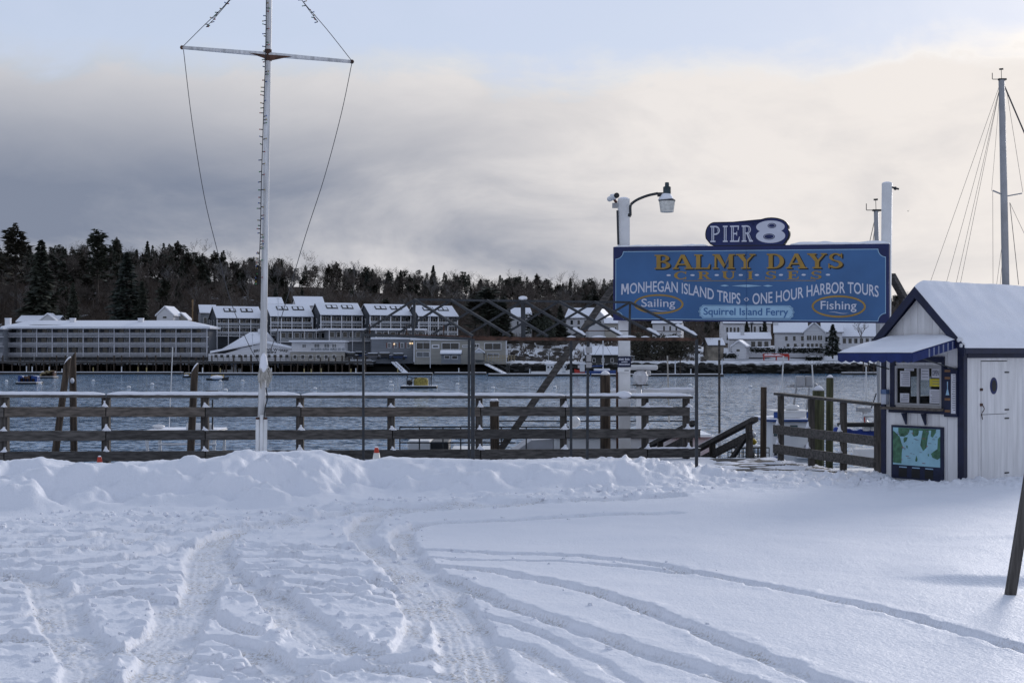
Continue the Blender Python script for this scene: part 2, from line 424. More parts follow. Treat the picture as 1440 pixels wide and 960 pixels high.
def make_ground():
    u = np.concatenate([np.linspace(-7, -.55, 26)[:-1], np.linspace(-.55, .55, 940), np.linspace(.55, 7, 26)[1:]])
    NR = 600
    yend = np.empty_like(u)
    for i, uu in enumerate(u):
        ys = np.linspace(7, 70, 2500); bad = np.nonzero(ys > y_edge(uu*ys))[0]
        yend[i] = ys[bad[0]] if len(bad) else 70
    t = np.linspace(0, 1, NR)[:, None]
    Yf = 1/((1-t)/7.2+t/yend[None, :])
    Xf = u[None, :]*Yf
    Zf, Pk = ground(Xf, Yf)
    back = np.array([-40, -20, -8, 0, 4, 6.2])[:, None]
    Yb = np.repeat(back, len(u), 1); Xb = np.repeat(u[None, :]*7.2, len(back), 0)
    Zb = np.repeat(Zf[:1], len(back), 0)
    X = np.vstack([Xb, Xf]); Y = np.vstack([Yb, Yf]); Z = np.vstack([Zb, Zf]); K = np.vstack([Zb*0, Pk])
    nr, nc = X.shape
    me = bpy.data.meshes.new('snow_ground')
    co = np.stack([X, Y, Z], -1).reshape(-1, 3).astype(np.float32)
    idx = np.arange(nr*nc).reshape(nr, nc)
    q = np.stack([idx[:-1, :-1], idx[:-1, 1:], idx[1:, 1:], idx[1:, :-1]], -1).reshape(-1)
    nf = (nr-1)*(nc-1)
    me.vertices.add(nr*nc); me.vertices.foreach_set('co', co.reshape(-1))
    me.loops.add(nf*4); me.loops.foreach_set('vertex_index', q.astype(np.int32))
    me.polygons.add(nf); me.polygons.foreach_set('loop_start', np.arange(0, nf*4, 4, dtype=np.int32))
    me.polygons.foreach_set('use_smooth', np.ones(nf, dtype=bool))
    me.update(calc_edges=True)
    at = me.attributes.new('packed', 'FLOAT', 'POINT'); at.data.foreach_set('value', K.reshape(-1).astype(np.float32))
    # snow with sand and grit showing in the packed wheel tracks
    m = bpy.data.materials.new('lot_snow'); m.use_nodes = True; nt = m.node_tree; L = nt.links; b = nt.nodes['Principled BSDF']
    b.inputs['Roughness'].default_value = .55; b.inputs['Specular IOR Level'].default_value = .25
    tc = nt.nodes.new('ShaderNodeTexCoord')
    def noise(s, d=4):
        n = nt.nodes.new('ShaderNodeTexNoise'); n.inputs['Scale'].default_value = s; n.inputs['Detail'].default_value = d
        L.new(tc.outputs['Object'], n.inputs['Vector']); return n.outputs[0]
    def mr(v, a, b_, c=0, d=1):
        n = nt.nodes.new('ShaderNodeMapRange'); n.inputs[1].default_value = a; n.inputs[2].default_value = b_; n.inputs[3].default_value = c; n.inputs[4].default_value = d
        L.new(v, n.inputs[0]); return n.outputs[0]
    def mul(a, b_):
        n = nt.nodes.new('ShaderNodeMath'); n.operation = 'MULTIPLY'; L.new(a, n.inputs[0]); L.new(b_, n.inputs[1]); return n.outputs[0]
    def mix(f, a, b_):
        n = nt.nodes.new('ShaderNodeMix'); n.data_type = 'RGBA'; L.new(f, n.inputs[0])
        for i, v in ((6, a), (7, b_)):
            if isinstance(v, tuple): n.inputs[i].default_value = v+(1,)
            else: L.new(v, n.inputs[i])
        return n.outputs[2]
    pk = nt.nodes.new('ShaderNodeAttribute'); pk.attribute_name = 'packed'
    base = mix(mr(noise(1.2), .35, .65), (.865, .88, .935), (.835, .855, .915))
    dirty = mul(pk.outputs['Fac'], mul(mr(noise(2.2, 3), .40, .60), mr(noise(44, 5), .48, .62)))
    base = mix(mr(pk.outputs['Fac'], 0, 1, 0, .55), base, (.79, .805, .85))
    base = mix(mr(dirty, 0, 1, 0, .7), base, (.38, .33, .26))
    L.new(base, b.inputs['Base Color'])
    bp = nt.nodes.new('ShaderNodeBump'); bp.inputs['Distance'].default_value = .012; bp.inputs['Strength'].default_value = .8
    L.new(noise(38, 6), bp.inputs['Height']); L.new(bp.outputs[0], b.inputs['Normal'])
    me.materials.append(m)
    o = bpy.data.objects.new('snow_ground', me); link(o); tag(o, kind='structure')
    return o
make_ground()
def crumbs():
    """loose crumbs of snow thrown up along the wheel tracks and at the foot of the bank"""
    rg = random.Random(23); pts = []
    for pts_, hw, dep in TRACKS[:28]:
        poly = catmull([G(a, b).to_2d() for a, b in pts_], 7)
        for a, b in zip(poly[:-1], poly[1:]):
            l = (b-a).length
            if a.y < 7.5 or a.y > 24: continue
            dens = 4 if px_of(a.x, a.y) < 640 else .8
            n = int(l*dens*dep+rg.random())
            for _ in range(n):
                t = rg.random(); nrm = Vector((-(b-a).y, (b-a).x)).normalized(); p = a.lerp(b, t)+nrm*rg.choice((-1, 1))*(hw*rg.uniform(.75, 1.5)+abs(rg.gauss(0, .06)))
                pts.append((p.x, p.y, min(.055, .008+abs(rg.gauss(0, .011)))))
    for _ in range(380):
        px = rg.uniform(-60, 1430); d = 4400/(float(np.interp(px, BK_PX, BK_FOOT))-HOR)-rg.uniform(-.2, 2.2) if px < 1010 else rg.uniform(23.0, 25.2)
        pts.append(((px-720)/F*d, d, min(.09, .010+abs(rg.gauss(0, .017)))))
    X = np.array([p[0] for p in pts]); Y = np.array([p[1] for p in pts]); Z, _ = ground(X, Y)
    cube = [(-1, -1, -1), (1, -1, -1), (1, 1, -1), (-1, 1, -1), (-1, -1, 1), (1, -1, 1), (1, 1, 1), (-1, 1, 1)]
    fq = [(3, 2, 1, 0), (4, 5, 6, 7), (0, 1, 5, 4), (1, 2, 6, 5), (2, 3, 7, 6), (3, 0, 4, 7)]; vs = []; fs = []
    for (x, y, r), z in zip(pts, Z):
        j = len(vs); an = rg.uniform(0, 6.28); c, s = math.cos(an), math.sin(an)
        for (a, b, k) in cube:
            a *= rg.uniform(.5, 1.1)*(.75 if k > 0 else 1); b *= rg.uniform(.5, 1.1)*(.75 if k > 0 else 1); vs.append((x+r*(a*c-b*s), y+r*(a*s+b*c), z+r*(.25+.6*k*rg.uniform(.6, 1.1))))
        fs += [tuple(j+i for i in f) for f in fq]
    m = MB(); m.v = vs; m.f = fs; tag(m.build('snow_crumbs', bpy.data.materials['lot_snow'], smooth=True), kind='stuff')
crumbs()
def gz(x, y): return float(ground(np.array([x]), np.array([y]), False)[0][0])

# timber face of the pier under its edge
mb = MB()
ex = list(zip(EDGE_X, EDGE_Y))
for (x0, y0), (x1, y1) in zip(ex[:-1], ex[1:]):
    mb.add([(x0, y0-.04, -3.4), (x1, y1-.04, -3.4), (x1, y1-.04, -.03), (x0, y0-.04, -.03)], [(0, 1, 2, 3)])
tag(mb.build('pier_bulkhead', WOODX2), kind='structure')

# ------------------------------------------------------------------ water
def water():
    m = bpy.data.materials.new('harbour_water'); m.use_nodes = True; nt = m.node_tree; L = nt.links; b = nt.nodes['Principled BSDF']
    b.inputs['Base Color'].default_value = (.060, .170, .31, 1); b.inputs['Roughness'].default_value = .08
    b.inputs['IOR'].default_value = 1.33; b.inputs['Specular IOR Level'].default_value = .36
    tc = nt.nodes.new('ShaderNodeTexCoord')
    def noise(sc, d, st, rot, rough=.5):
        mp = nt.nodes.new('ShaderNodeMapping'); mp.inputs['Scale'].default_value = st; mp.inputs['Rotation'].default_value = (0, 0, rot)
        L.new(tc.outputs['Object'], mp.inputs[0])
        n = nt.nodes.new('ShaderNodeTexNoise'); n.inputs['Scale'].default_value = sc; n.inputs['Detail'].default_value = d; n.inputs['Roughness'].default_value = rough
        L.new(mp.outputs[0], n.inputs['Vector']); return n.outputs['Color']
    def vm(op, a, b_):
        n = nt.nodes.new('ShaderNodeVectorMath'); n.operation = op
        for i, v in enumerate((a, b_)):
            if isinstance(v, tuple): n.inputs[i].default_value = v
            else: L.new(v, n.inputs[i])
        return n.outputs[0]
    # wave slopes: wind ripples over a short chop, the normal is tilted by the slope of each
    sl = None
    for sc, d, st, rot, amp in ((.10, 2, (.35, 1, 1), .2, (.06, .16, 0)), (.9, 3, (.55, 1, 1), -.15, (.40, .62, 0)), (3.1, 2, (.7, 1, 1), .3, (.75, 1.05, 0))):
        v = vm('MULTIPLY', vm('SUBTRACT', noise(sc, d, st, rot), (.5, .5, .5)), amp)
        sl = v if sl is None else vm('ADD', sl, v)
    nn = vm('NORMALIZE', vm('ADD', sl, (0, 0, 1)), (0, 0, 0))
    L.new(nn, b.inputs['Normal'])
    mb = MB(); mb.add([(-1500, 13, -2.5), (1500, 13, -2.5), (1500, 2500, -2.5), (-1500, 2500, -2.5)], [(0, 1, 2, 3)])
    tag(mb.build('water', m), kind='structure')
water()

# ------------------------------------------------------------------ pier fence
def fence():
    t = thing('pier_fence', 'long weathered wooden pier fence with snow on its top rail', 'fence', FL)
    dirv = (FR-FL)
    def fx(px, z=0):   # point on the fence line in photo column px
        k = (px-720)/F; s = (k*FL.y-FL.x)/(dirv.x-k*dirv.y); p = FL+dirv*s; return p, s
    def zz(row, s):    # heights of the rails: cap, upper, middle, bottom; the pier settles slightly to the right
        a = {'cap': 1.425, 'r1': 1.135, 'r2': .70, 'r3': .315}[row]; b = {'cap': 1.30, 'r1': 1.015, 'r2': .565, 'r3': .165}[row]
        return a+(b-a)*s
    n = Vector((dirv.y, -dirv.x, 0)).normalized()
    posts = [-290, -135, 6, 149, 288.5, 422.7, 551, 675, 794, 909, 967]
    pw = .14
    rg = random.Random(3)
    for i, px in enumerate(posts):
        p, s = fx(px); p = p-FL
        if px == 909: continue
        m = MB(); c = p-n*(-pw/2-.03)*-1
        c = p-n*(pw/2+.02)
        m.bar(c+Vector((0, 0, -.5)), c+Vector((0, 0, zz('cap', s)-.03)), pw, pw)
        m.build('post', WOODZ, t, bevel=.008)
    p, s = fx(909); c = p-FL-n*(pw/2+.02)
    MB().bar(c+Vector((0, 0, -.5)), c+Vector((0, 0, zz('cap', s)-.03)), pw, pw).build('post', WOODZ, t, bevel=.008)
    wm = [WOODX, WOODX3, WOODX2]
    cuts = {'r1': [-290, 6, 149, 288.5, 422.7, 675, 794, 968], 'r2': [-290, 149, 288.5, 551, 794, 984], 'r3': [-290, 6, 288.5, 422.7, 675, 909, 984]}
    for row, cs in cuts.items():
        for k, (a, b) in enumerate(zip(cs[:-1], cs[1:])):
            pa, sa = fx(a+(.6 if k else 0)); pb, sb = fx(b-.6)
            m = MB(); off = n*.03
            m.bar(pa-FL+off+Vector((0, 0, zz(row, sa)+rg.uniform(-.006, .006))), pb-FL+off+Vector((0, 0, zz(row, sb)+rg.uniform(-.006, .006))), .075, .185)
            mm = WOODX3 if (row == 'r1' and k in (1, 2, 4)) else (WOODX2 if row != 'r1' and k % 2 else WOODX)
            m.build('rail', mm, t, bevel=.008)
    capc = [-290, -135, 149, 422.7, 661, 794, 973]
    for k, (a, b) in enumerate(zip(capc[:-1], capc[1:])):
        pa, sa = fx(a+(.4 if k else 0)); pb, sb = fx(b-.4)
        off = -n*.03
        m = MB(); A = pa-FL+off+Vector((0, 0, zz('cap', sa))); B = pb-FL+off+Vector((0, 0, zz('cap', sb)))
        m.bar(A, B, .235, .055); m.build('cap_rail', WOODX, t, bevel=.006)
        m = MB(); up = Vector((0, 0, .026)); snow_strip(m, A+up+(B-A)*.004, B+up-(B-A)*.004, .235, .060, 40+k, .10, .16)
        m.build('snow_cap', SNOW, t, smooth=True)
    # little cones of snow heaped on the rails in front of each post
    for px in posts[2:]:
        p, s = fx(px); shear = rg.uniform(-.35, .35)
        for row in ('r1', 'r2', 'r3'):
            if row == 'r3' and px > 900: pass
            m = MB(); h = rg.uniform(.07, .125); w = rg.uniform(.07, .105)
            c = p-FL+n*.03+Vector((rg.uniform(-.02, .02), 0, zz(row, s)+.09))
            m.lathe([(w, -.004), (w*.66, h*.22), (w*.38, h*.5), (w*.2, h*.8), (.02, h)], c, 9, .5)
            for i_, v_ in enumerate(m.v): m.v[i_] = (v_[0]+(v_[2]-c.z)*shear+rg.uniform(-.006, .006), v_[1], v_[2])
            m.build('snow_heap', SNOW, t, smooth=True)
    # snow lying along the lower rails at the right end
    for row, a, b in (('r3', 905, 984), ('r1', 900, 945), ('r2', 985, 960)):
        pa, sa = fx(a); pb, sb = fx(b)
        m = MB(); snow_strip(m, pa-FL+n*.03+Vector((0, 0, zz(row, sa)+.09)), pb-FL+n*.03+Vector((0, 0, zz(row, sb)+.09)), .07, .035, 9, .06, .4)
        m.build('snow_strip', SNOW, t, smooth=True)
    m = MB(); p, s = fx(877); m.ball(p-FL+Vector((0, -.02, zz('cap', s)+.05)), .13, 12, 1.3, .62); m.build('snow_lump', SNOW, t, smooth=True)
    return fx, zz, n
FX, FZ, FN = fence()

# ------------------------------------------------------------------ canopy frame (bare steel hip frame)
def canopy():
    t = thing('canopy_frame', 'bare grey steel canopy frame with crossed rafters standing before the fence', 'frame', P(740, 497, 26.4)*1)
    t.location.z = 0
    O = t.location.copy()
    A = P(511, 470.5, 27.0); D = P(803, 477, 27.6); B = P(665, 476.5, 25.3); Cc = P(979.5, 477, 25.5)
    R0 = P(583, 421, 26.2); R1 = P(886, 425, 26.5)
    def bar(name, a, b, w, h, m): MB(O).bar(a, b, w, h).build(name, m, t)
    bar('eave_beam', A, D, .04, .05, RUST); bar('eave_beam', B, Cc, .04, .055, RUST)
    bar('end_beam', A, B, .04, .05, STEEL); bar('end_beam', D, Cc, .04, .05, STEEL)
    bar('ridge_beam', R0, R1, .03, .04, STEEL)
    n = 6
    for i in range(n+1):
        k = i/n; r = R0.lerp(R1, k)
        bar('rafter', r+Vector((0, -.03, .0)), B.lerp(Cc, k)+Vector((0, 0, .05)), .04, .042, STEEL)
        bar('rafter', r+Vector((0, .03, .0)), A.lerp(D, k)+Vector((0, 0, .05)), .034, .034, STEEL)
    bar('king_post', R0.lerp(R1, .5)+Vector((0, 0, .02)), P(736, 474, 26.3), .085, .085, STEEL)
    bar('king_post', R0, P(581, 471, 26.2), .05, .05, STEEL)
    bar('king_post', R1, P(885, 477, 26.5), .04, .04, STEEL)
    bar('tie_rod', P(812, 465, 26.6), P(958, 466, 26.6), .016, .016, RUST)
    for k in range(7):
        a = P(520+k*26, 470.5+k*.5, 27.0); 
        if k in (0, 2, 4): bar('bracket', a, a+Vector((0, 0, .2)), .02, .02, RUST)
    # posts
    for top, w in ((A, .045), (D, .05), (B, .07), (Cc, .055)):
        g = -.3 if top is not Cc else gz(top.x, top.y)-.15
        bar('post', Vector((top.x, top.y, g)), top, w, w, STEEL)
    b2 = P(659.5, 478, 26.0); bar('post', Vector((b2.x, b2.y, -.3)), b2, .045, .045, STEEL)
    b3 = P(827, 480, 26.2); bar('post', Vector((b3.x-.02, b3.y, -.3)), b3, .05, .05, STEEL)
    # clamp boxes on the odd post
    for yy, h, w in ((492, .12, .12), (503, .14, .09), (513, .10, .10)):
        p = P(828, yy, 26.1); MB(O).box(p.x-w/2, p.x+w/2, p.y-.05, p.y+.05, p.z-h/2, p.z+h/2).build('clamp', GREYM, t, bevel=.01)
    # snow caught on joints
    for p, r in ((R0.lerp(R1, .5)+Vector((0, 0, .05)), .085),):
        MB(O).ball(p, r, 10, 1, .5).build('snow_lump', SNOW, t, smooth=True)
    for k in (0.5, 4/6, 5/6, 1):
        b = B.lerp(Cc, k)+Vector((0, 0, .07)); r = R0.lerp(R1, k)
        m = MB(O); snow_strip(m, b, b.lerp(r, .18 if k < 1 else .3)+Vector((0, 0, .0)), .06, .05, 3, .04, .2); m.build('snow_strip', SNOW, t, smooth=True)
    for k in range(5):
        a = B.lerp(Cc, .42+k*.11); m = MB(O); snow_strip(m, a+Vector((0, 0, .035)), a+Vector((.15+.1*(k % 3), 0, .035)), .05, .03, k, .05, .3); m.build('snow_strip', SNOW, t, smooth=True)
canopy()
# ------------------------------------------------------------------ lettering helpers
def font_tris(body, bold=0.0):
    cu = bpy.data.curves.new('t', 'FONT'); cu.body = body; cu.size = 1; cu.offset = bold; cu.resolution_u = 4
    ob = bpy.data.objects.new('t', cu); C.objects.link(ob)
    bpy.context.view_layer.update()
    me = bpy.data.meshes.new_from_object(ob.evaluated_get(bpy.context.evaluated_depsgraph_get()))
    vs = [(v.co.x, v.co.y) for v in me.vertices]; fs = [tuple(p.vertices) for p in me.polygons]
    bpy.data.objects.remove(ob); bpy.data.curves.remove(cu); bpy.data.meshes.remove(me)
    return vs, fs
def split_long(vs, fs, mx):
    """subdivide long triangles so that arched lettering bends smoothly"""
    return vs, fs
def fit(vs, x0, x1, y0=None, y1=None, cap=.72):
    """map text so that it spans x0..x1, baseline y0, cap height at y1"""
    a = min(v[0] for v in vs); b = max(v[0] for v in vs)
    return [(x0+(x-a)/(b-a)*(x1-x0), y0+y/cap*(y1-y0)) for x, y in vs]

# slab-serif capitals as strokes in a unit-height box: list of polygons, advance width
def _arc(cx, cy, rx, ry, a0, a1, n=14): return [(cx+rx*math.cos(R(a0+(a1-a0)*i/n)), cy+ry*math.sin(R(a0+(a1-a0)*i/n))) for i in range(n+1)]
def _ring(o, i):   # strip between two equal-length polylines
    return [[o[k], o[k+1], i[k+1], i[k]] for k in range(len(o)-1)]
def _r(x0, y0, x1, y1): return [[(x0, y0), (x1, y0), (x1, y1), (x0, y1)]]
def _st(x0, y0, x1, y1, w): return [[(x0, y0), (x0+w, y0), (x1+w, y1), (x1, y1)]]
S_ = .085
def _bowl(x, cy, rx, ry, tx, ty): return _ring(_arc(x, cy, rx, ry, -90, 90), _arc(x, cy, rx-tx, ry-ty, -90, 90))
GL = {
 'I': (_r(.1, 0, .5, S_)+_r(.1, 1-S_, .5, 1)+_r(.19, S_, .41, 1-S_), .6),
 'L': (_r(0, 0, .82, S_)+_r(0, 1-S_, .42, 1)+_r(.1, S_, .32, 1-S_)+[[(.70, S_), (.82, S_), (.85, .36), (.80, .36)]], .9),
 'B': (_r(0, 0, .42, S_)+_r(0, 1-S_, .42, 1)+_r(.1, S_, .32, 1-S_)+_bowl(.42, .76, .36, .24, .2, .085)+_bowl(.42, .27, .42, .27, .22, .09)+_r(.32, .47, .43, .56), .92),
 'D': (_r(0, 0, .42, S_)+_r(0, 1-S_, .42, 1)+_r(.1, S_, .32, 1-S_)+_bowl(.40, .5, .52, .5, .23, .09), 1.0),
 'P': (_r(0, 0, .44, S_)+_r(0, 1-S_, .42, 1)+_r(.1, S_, .32, 1-S_)+_bowl(.42, .72, .38, .28, .2, .085)+_r(.32, .44, .43, .525), .86),
 'R': (_r(0, 0, .42, S_)+_r(0, 1-S_, .42, 1)+_r(.1, S_, .32, 1-S_)+_bowl(.42, .74, .36, .26, .2, .085)+_r(.32, .48, .43, .565)+[[(.40, .49), (.62, .51), (.86, S_), (.62, S_)]]+_r(.62, 0, .95, S_), .98),
 'A': ([[(.06, S_), (.17, S_), (.50, .86), (.42, 1)], [(.40, 1), (.60, 1), (.98, S_), (.72, S_)]]+_r(-.04, 0, .30, S_)+_r(.60, 0, 1.08, S_)+_r(.26, .28, .70, .37), 1.06),
 'M': (_r(0, 0, .32, S_)+_r(0, 1-S_, .16, 1)+_r(.11, S_, .21, 1-S_)+[[(.11, 1), (.38, 1), (.66, .30), (.60, .04)], [(.58, .05), (.66, .22), (.95, 1), (.90, 1)]]+_r(.86, S_, 1.08, 1)+_r(.76, 0, 1.18, S_)+_r(1.08, 1-S_, 1.18, 1), 1.22),
 'Y': (_r(.24, 0, .72, S_)+_r(.37, S_, .59, .46)+[[(.37, .46), (.59, .46), (.34, 1-S_), (.06, 1-S_)], [(.44, .46), (.59, .46), (.90, 1-S_), (.79, 1-S_)]]+_r(-.04, 1-S_, .44, 1)+_r(.68, 1-S_, 1.0, 1), .98),
 'E': (_r(0, 0, .78, S_)+_r(0, 1-S_, .76, 1)+_r(.1, S_, .32, 1-S_)+_r(.32, .46, .56, .55)+[[(.66, S_), (.78, S_), (.82, .32), (.77, .32)], [(.65, .72), (.71, .72), (.76, 1-S_), (.65, 1-S_)]]+_r(.54, .38, .60, .63), .88),
 'U': (_r(-.02, 1-S_, .40, 1)+_r(.62, 1-S_, .94, 1)+_r(.08, .36, .30, 1-S_)+_r(.74, .36, .84, 1-S_)+_ring(_arc(.46, .36, .38, .36, 180, 360), [(.30+(.44)*i/14, .36-.26*math.sin(PI*i/14)) for i in range(15)]), .96),
 'C': (_ring(_arc(.5, .5, .48, .5, 42, 318, 22), _arc(.52, .5, .27, .41, 42, 318, 22))+_r(.80, .68, .88, .98)+_r(.80, .02, .88, .30), .96),
 'S': ([], .86),
}
def _s():
    top = _arc(.42, .735, .34, .265, 20, 270, 14); bot = _arc(.42, .265, .38, .265, 90, -160, 14)
    ti = _arc(.42, .735, .17, .18, 20, 270, 14); bi = _arc(.42, .265, .18, .17, 90, -160, 14)
    mid = [[(.42, .47), (.42, .555), (.42, .53), (.42, .435)]]
    return _ring(top, ti)+_ring(bot, bi)+[[(.40, .555), (.44, .435), (.46, .53), (.38, .47)]]+_r(.70, .68, .77, .99)+_r(.04, .01, .11, .32)
GL['S'] = (_s(), .86)
def slab(txt, gap=.10, wide=1.0, spaces=.55):
    polys = []; x = 0
    for ch in txt:
        if ch == ' ': x += spaces; continue
        ps, w = GL[ch]
        for p in ps: polys.append([((x+u)*wide, v) for u, v in p])
        x += w+gap
    return polys, (x-gap)*wide

# ------------------------------------------------------------------ pier sign on two posts
def pier_sign():
    TL, BL = P(863.5, 347.5, 29.25), P(863.5, 450.5, 29.25); TR, BR = P(1251, 343, 26.7), P(1251, 454.5, 26.7)
    O = Vector((BL.x, BL.y, 0))
    t = thing('pier_sign', 'large blue cruise sign board with gold and white lettering between white posts', 'sign', O)
    ex = (BR-BL).normalized(); nrm = Vector((ex.y, -ex.x, 0)).normalized()   # towards the camera
    # sign coordinates: x 75..1313, y down 338..680 as read off the photo
    def Q(x, y, off):
        u = (x-75)/1238.0; v = (y-338)/(676-338.0)
        yl = TL.lerp(BL, v); yr = TR.lerp(BR, v)
        # perspective-true position along the board
        wl, wr = 1/TL.y, 1/TR.y; s = (u*wl)/(u*wl+(1-u)*wr) if False else u*TL.y/(u*TL.y+(1-u)*TR.y)
        return yl.lerp(yr, s)+nrm*off
    FRONT = .05
    m = MB(O); m.prism([(75, 676), (1313, 676), (1313, 338), (75, 338)], lambda u, v, k: Q(u, v, k), -.05, FRONT)
    board = m.build('board', SNAVY, t, bevel=.006)
    # blue field with concave corners and a thin pale line round it
    def field(x0, x1, y0, y1, r, ins=0.0):
        pts = []; e = math.degrees(math.asin(ins/r))
        for cx, cy, a0 in ((x0, y1, 0), (x1, y1, 90), (x1, y0, 180), (x0, y0, 270)):
            pass
        def corner(cx, cy, a0, a1): return [(cx+r*math.cos(R(a0+e+(a1-a0-2*e)*i/8)), cy+r*math.sin(R(a0+e+(a1-a0-2*e)*i/8))) for i in range(9)]
        pts += corner(x0, y1, 270, 360)     # bottom-left (y is down): goes from above the corner to its right
        pts += corner(x1, y1, 180, 270)
        pts += corner(x1, y0, 90, 180)
        pts += corner(x0, y0, 0, 90)
        return pts
    def flat(name, polys, mt, off, parent=board, step=.00025):
        m = MB(O)
        for k, p in enumerate(polys):
            z = off+(k % 7)*step
            m.add([Q(u, v, z) for u, v in p], [tuple(range(len(p)))])
        return m.build(name, mt, parent)
    def bigpoly(name, pts, mt, off, parent=board):
        me = bpy.data.meshes.new(name); bm = bmesh.new()
        vs = [bm.verts.new(Q(u, v, off)-O) for u, v in pts]; f = bm.faces.new(vs); bmesh.ops.triangulate(bm, faces=[f])
        bm.to_mesh(me); bm.free(); me.materials.append(mt); o = bpy.data.objects.new(name, me); return link(o, parent)
    bigpoly('border_line', field(86, 1299, 359, 669, 34), LBLUE, FRONT+.003)
    bigpoly('field', field(86, 1299, 359, 669, 37, 3), SIGNB, FRONT+.006)
    f0 = FRONT+.010
    def slabtext(name, txt, x0, x1, y0, y1, mt, off, gap=.1, spaces=.55):
        w = slab(txt, gap, 1, spaces)[1]; x = 0
        for ch in txt:      # one part for each letter
            if ch == ' ': x += spaces; continue
            ps, cw = GL[ch]
            flat(name, [[(x0+(x+u)/w*(x1-x0), y1-v*(y1-y0)) for u, v in p] for p in ps], mt, off); x += cw+gap
    slabtext('lettering_shadow', 'BALMY DAYS', 267, 1117, 380, 446, BLACK, f0, .06)
    slabtext('gold_lettering', 'BALMY DAYS', 262, 1111, 376, 441, GOLD, f0+.004, .06)
    slabtext('gold_lettering', 'CRUISES', 348, 1015, 452, 488, GOLD, f0, .72)
    def ell(cx, cy, rx, ry, n=28): return [(cx+rx*math.cos(2*PI*i/n), cy+ry*math.sin(2*PI*i/n)) for i in range(n)]
    # dots between the letters
    dots = [325, 432, 541, 649, 721, 829, 931, 1040]
    flat('dot', [ell(x, 469, 10, 4.2, 12) for x in dots], LETTER, f0)
    flat('fine_line', [[(390, 493), (985, 493), (985, 495.5), (390, 495.5)]], GOLD, f0)
    flat('ornament', [[(607, 517), (676, 511.5), (744, 517), (676, 522.5)], [(556, 516), (576, 512), (597, 516), (576, 520)], [(748, 517), (770, 513), (793, 517), (770, 521)]], LBLUE, f0)
    # arched line
    bx = [110, 200, 280, 350, 440, 520, 590, 648, 700, 760, 860, 950, 1020, 1110, 1200, 1268]
    by = [559, 547, 542, 545, 560, 578, 592, 598, 599, 594, 582, 563, 553, 546, 553, 566]
    def base(x): return float(np.interp(x, bx, by))
    def bs(x): return sum(base(x+d) for d in (-30, -15, 0, 15, 30))/5
    def fonttext(name, txt, x0, x1, y0, h, mt, off, bold=.012, arch=False, cap=.72):
        vs, fs = font_tris(txt, bold)
        vv = fit(vs, x0, x1, 0, h, cap)
        m = MB(O)
        m.add([Q(u, (bs(u) if arch else y0)-v, off) for u, v in vv], fs)
        return m.build(name, mt, board)
    fonttext('white_lettering', 'ONHEGAN ISLAND TRIPS', 151, 647, 0, 49, LETTER, f0, .012, True)
    ml = lambda u, v: (112+u*35, bs(112+u*35)-v*49)
    flat('white_lettering', [[ml(*q) for q in pl_] for pl_ in ([(0, 0), (.2, 0), (.24, 1), (.04, 1)], [(.04, 1), (.30, 1), (.57, .22), (.43, .22)], [(.43, .22), (.57, .22), (.96, 1), (.72, 1)], [(.78, 0), (1, 0), (.96, 1), (.76, 1)])], LETTER, f0)
    fonttext('white_lettering', 'ONE HOUR HARBOR TOURS', 701, 1267, 0, 49, LETTER, f0, .012, True)
    flat('diamond', [[(662, 577), (674, 566), (674, 570), (667, 577)], [(674, 566), (686, 577), (681, 577), (674, 570)], [(686, 577), (674, 588), (674, 584), (681, 577)], [(674, 588), (662, 577), (667, 577), (674, 584)]], LETTER, f0)
    for cx, cy, rx, ry in ((280, 600, 112, 45), (1088, 606, 122, 48)):
        o, i = ell(cx, cy, rx, ry, 40), ell(cx, cy, rx-9, ry-8, 40)
        o.append(o[0]); i.append(i[0]); flat('gold_ring', _ring(o, i), GOLD, f0, step=0)
    fonttext('white_lettering', 'Sailing', 203, 355, 612, 37, LETTER, f0+.003, .008)
    fonttext('white_lettering', 'Fishing', 1007, 1168, 618, 37, LETTER, f0+.003, .008)
    for a, b, y in ((232, 326, 628), (1040, 1135, 632)):
        top = [(a+(b-a)*i/10, y-3*math.sin(PI*2*i/10)) for i in range(11)]; bot = [(x, yy+2.6*math.sin(PI*i/10)) for i, (x, yy) in enumerate(top)]
        flat('flourish', _ring(top, bot), LETTER, f0+.003, step=0)
    ban = [(478, 603), (870, 603), (877, 611), (884, 613), (882, 622), (890, 632), (882, 642), (884, 652), (877, 654), (870, 662), (478, 662), (471, 654), (464, 652), (466, 642), (458, 632), (466, 622), (464, 613), (471, 611)]
    bigpoly('banner', ban[::-1], LBLUE, f0+.001)
    o = [(x, y) for x, y in ban]; cx, cy = 674, 632.5
    i1 = [(cx+(x-cx)*.985, cy+(y-cy)*.90) for x, y in ban]; i2 = [(cx+(x-cx)*.978, cy+(y-cy)*.85) for x, y in ban]
    flat('banner_line', _ring(i1+[i1[0]], i2+[i2[0]]), SIGNB, f0+.003, step=0)
    fonttext('blue_lettering', 'Squirrel Island Ferry', 482, 862, 646, 32, mat('sign_mid_blue', (.05, .14, .33), .5, .05), f0+.005, .016)
    flat('panel_joint', [[(673, 362), (675, 362), (675, 666), (673, 666)]], mat('joint', (.03, .09, .24), .6, .05), f0+.0075)
    # PIER 8 crest board on top: outline in photo columns/rows
    def Z(x, y, off): return Q((960+x/7.58-840)*3.2, (300+y/7.58-240)*3.2, off)
    def arc(cx, cy, rx, ry, a0, a1, n=10): return [(cx+rx*math.cos(R(a0+(a1-a0)*i/n)), cy-ry*math.sin(R(a0+(a1-a0)*i/n))) for i in range(n+1)]
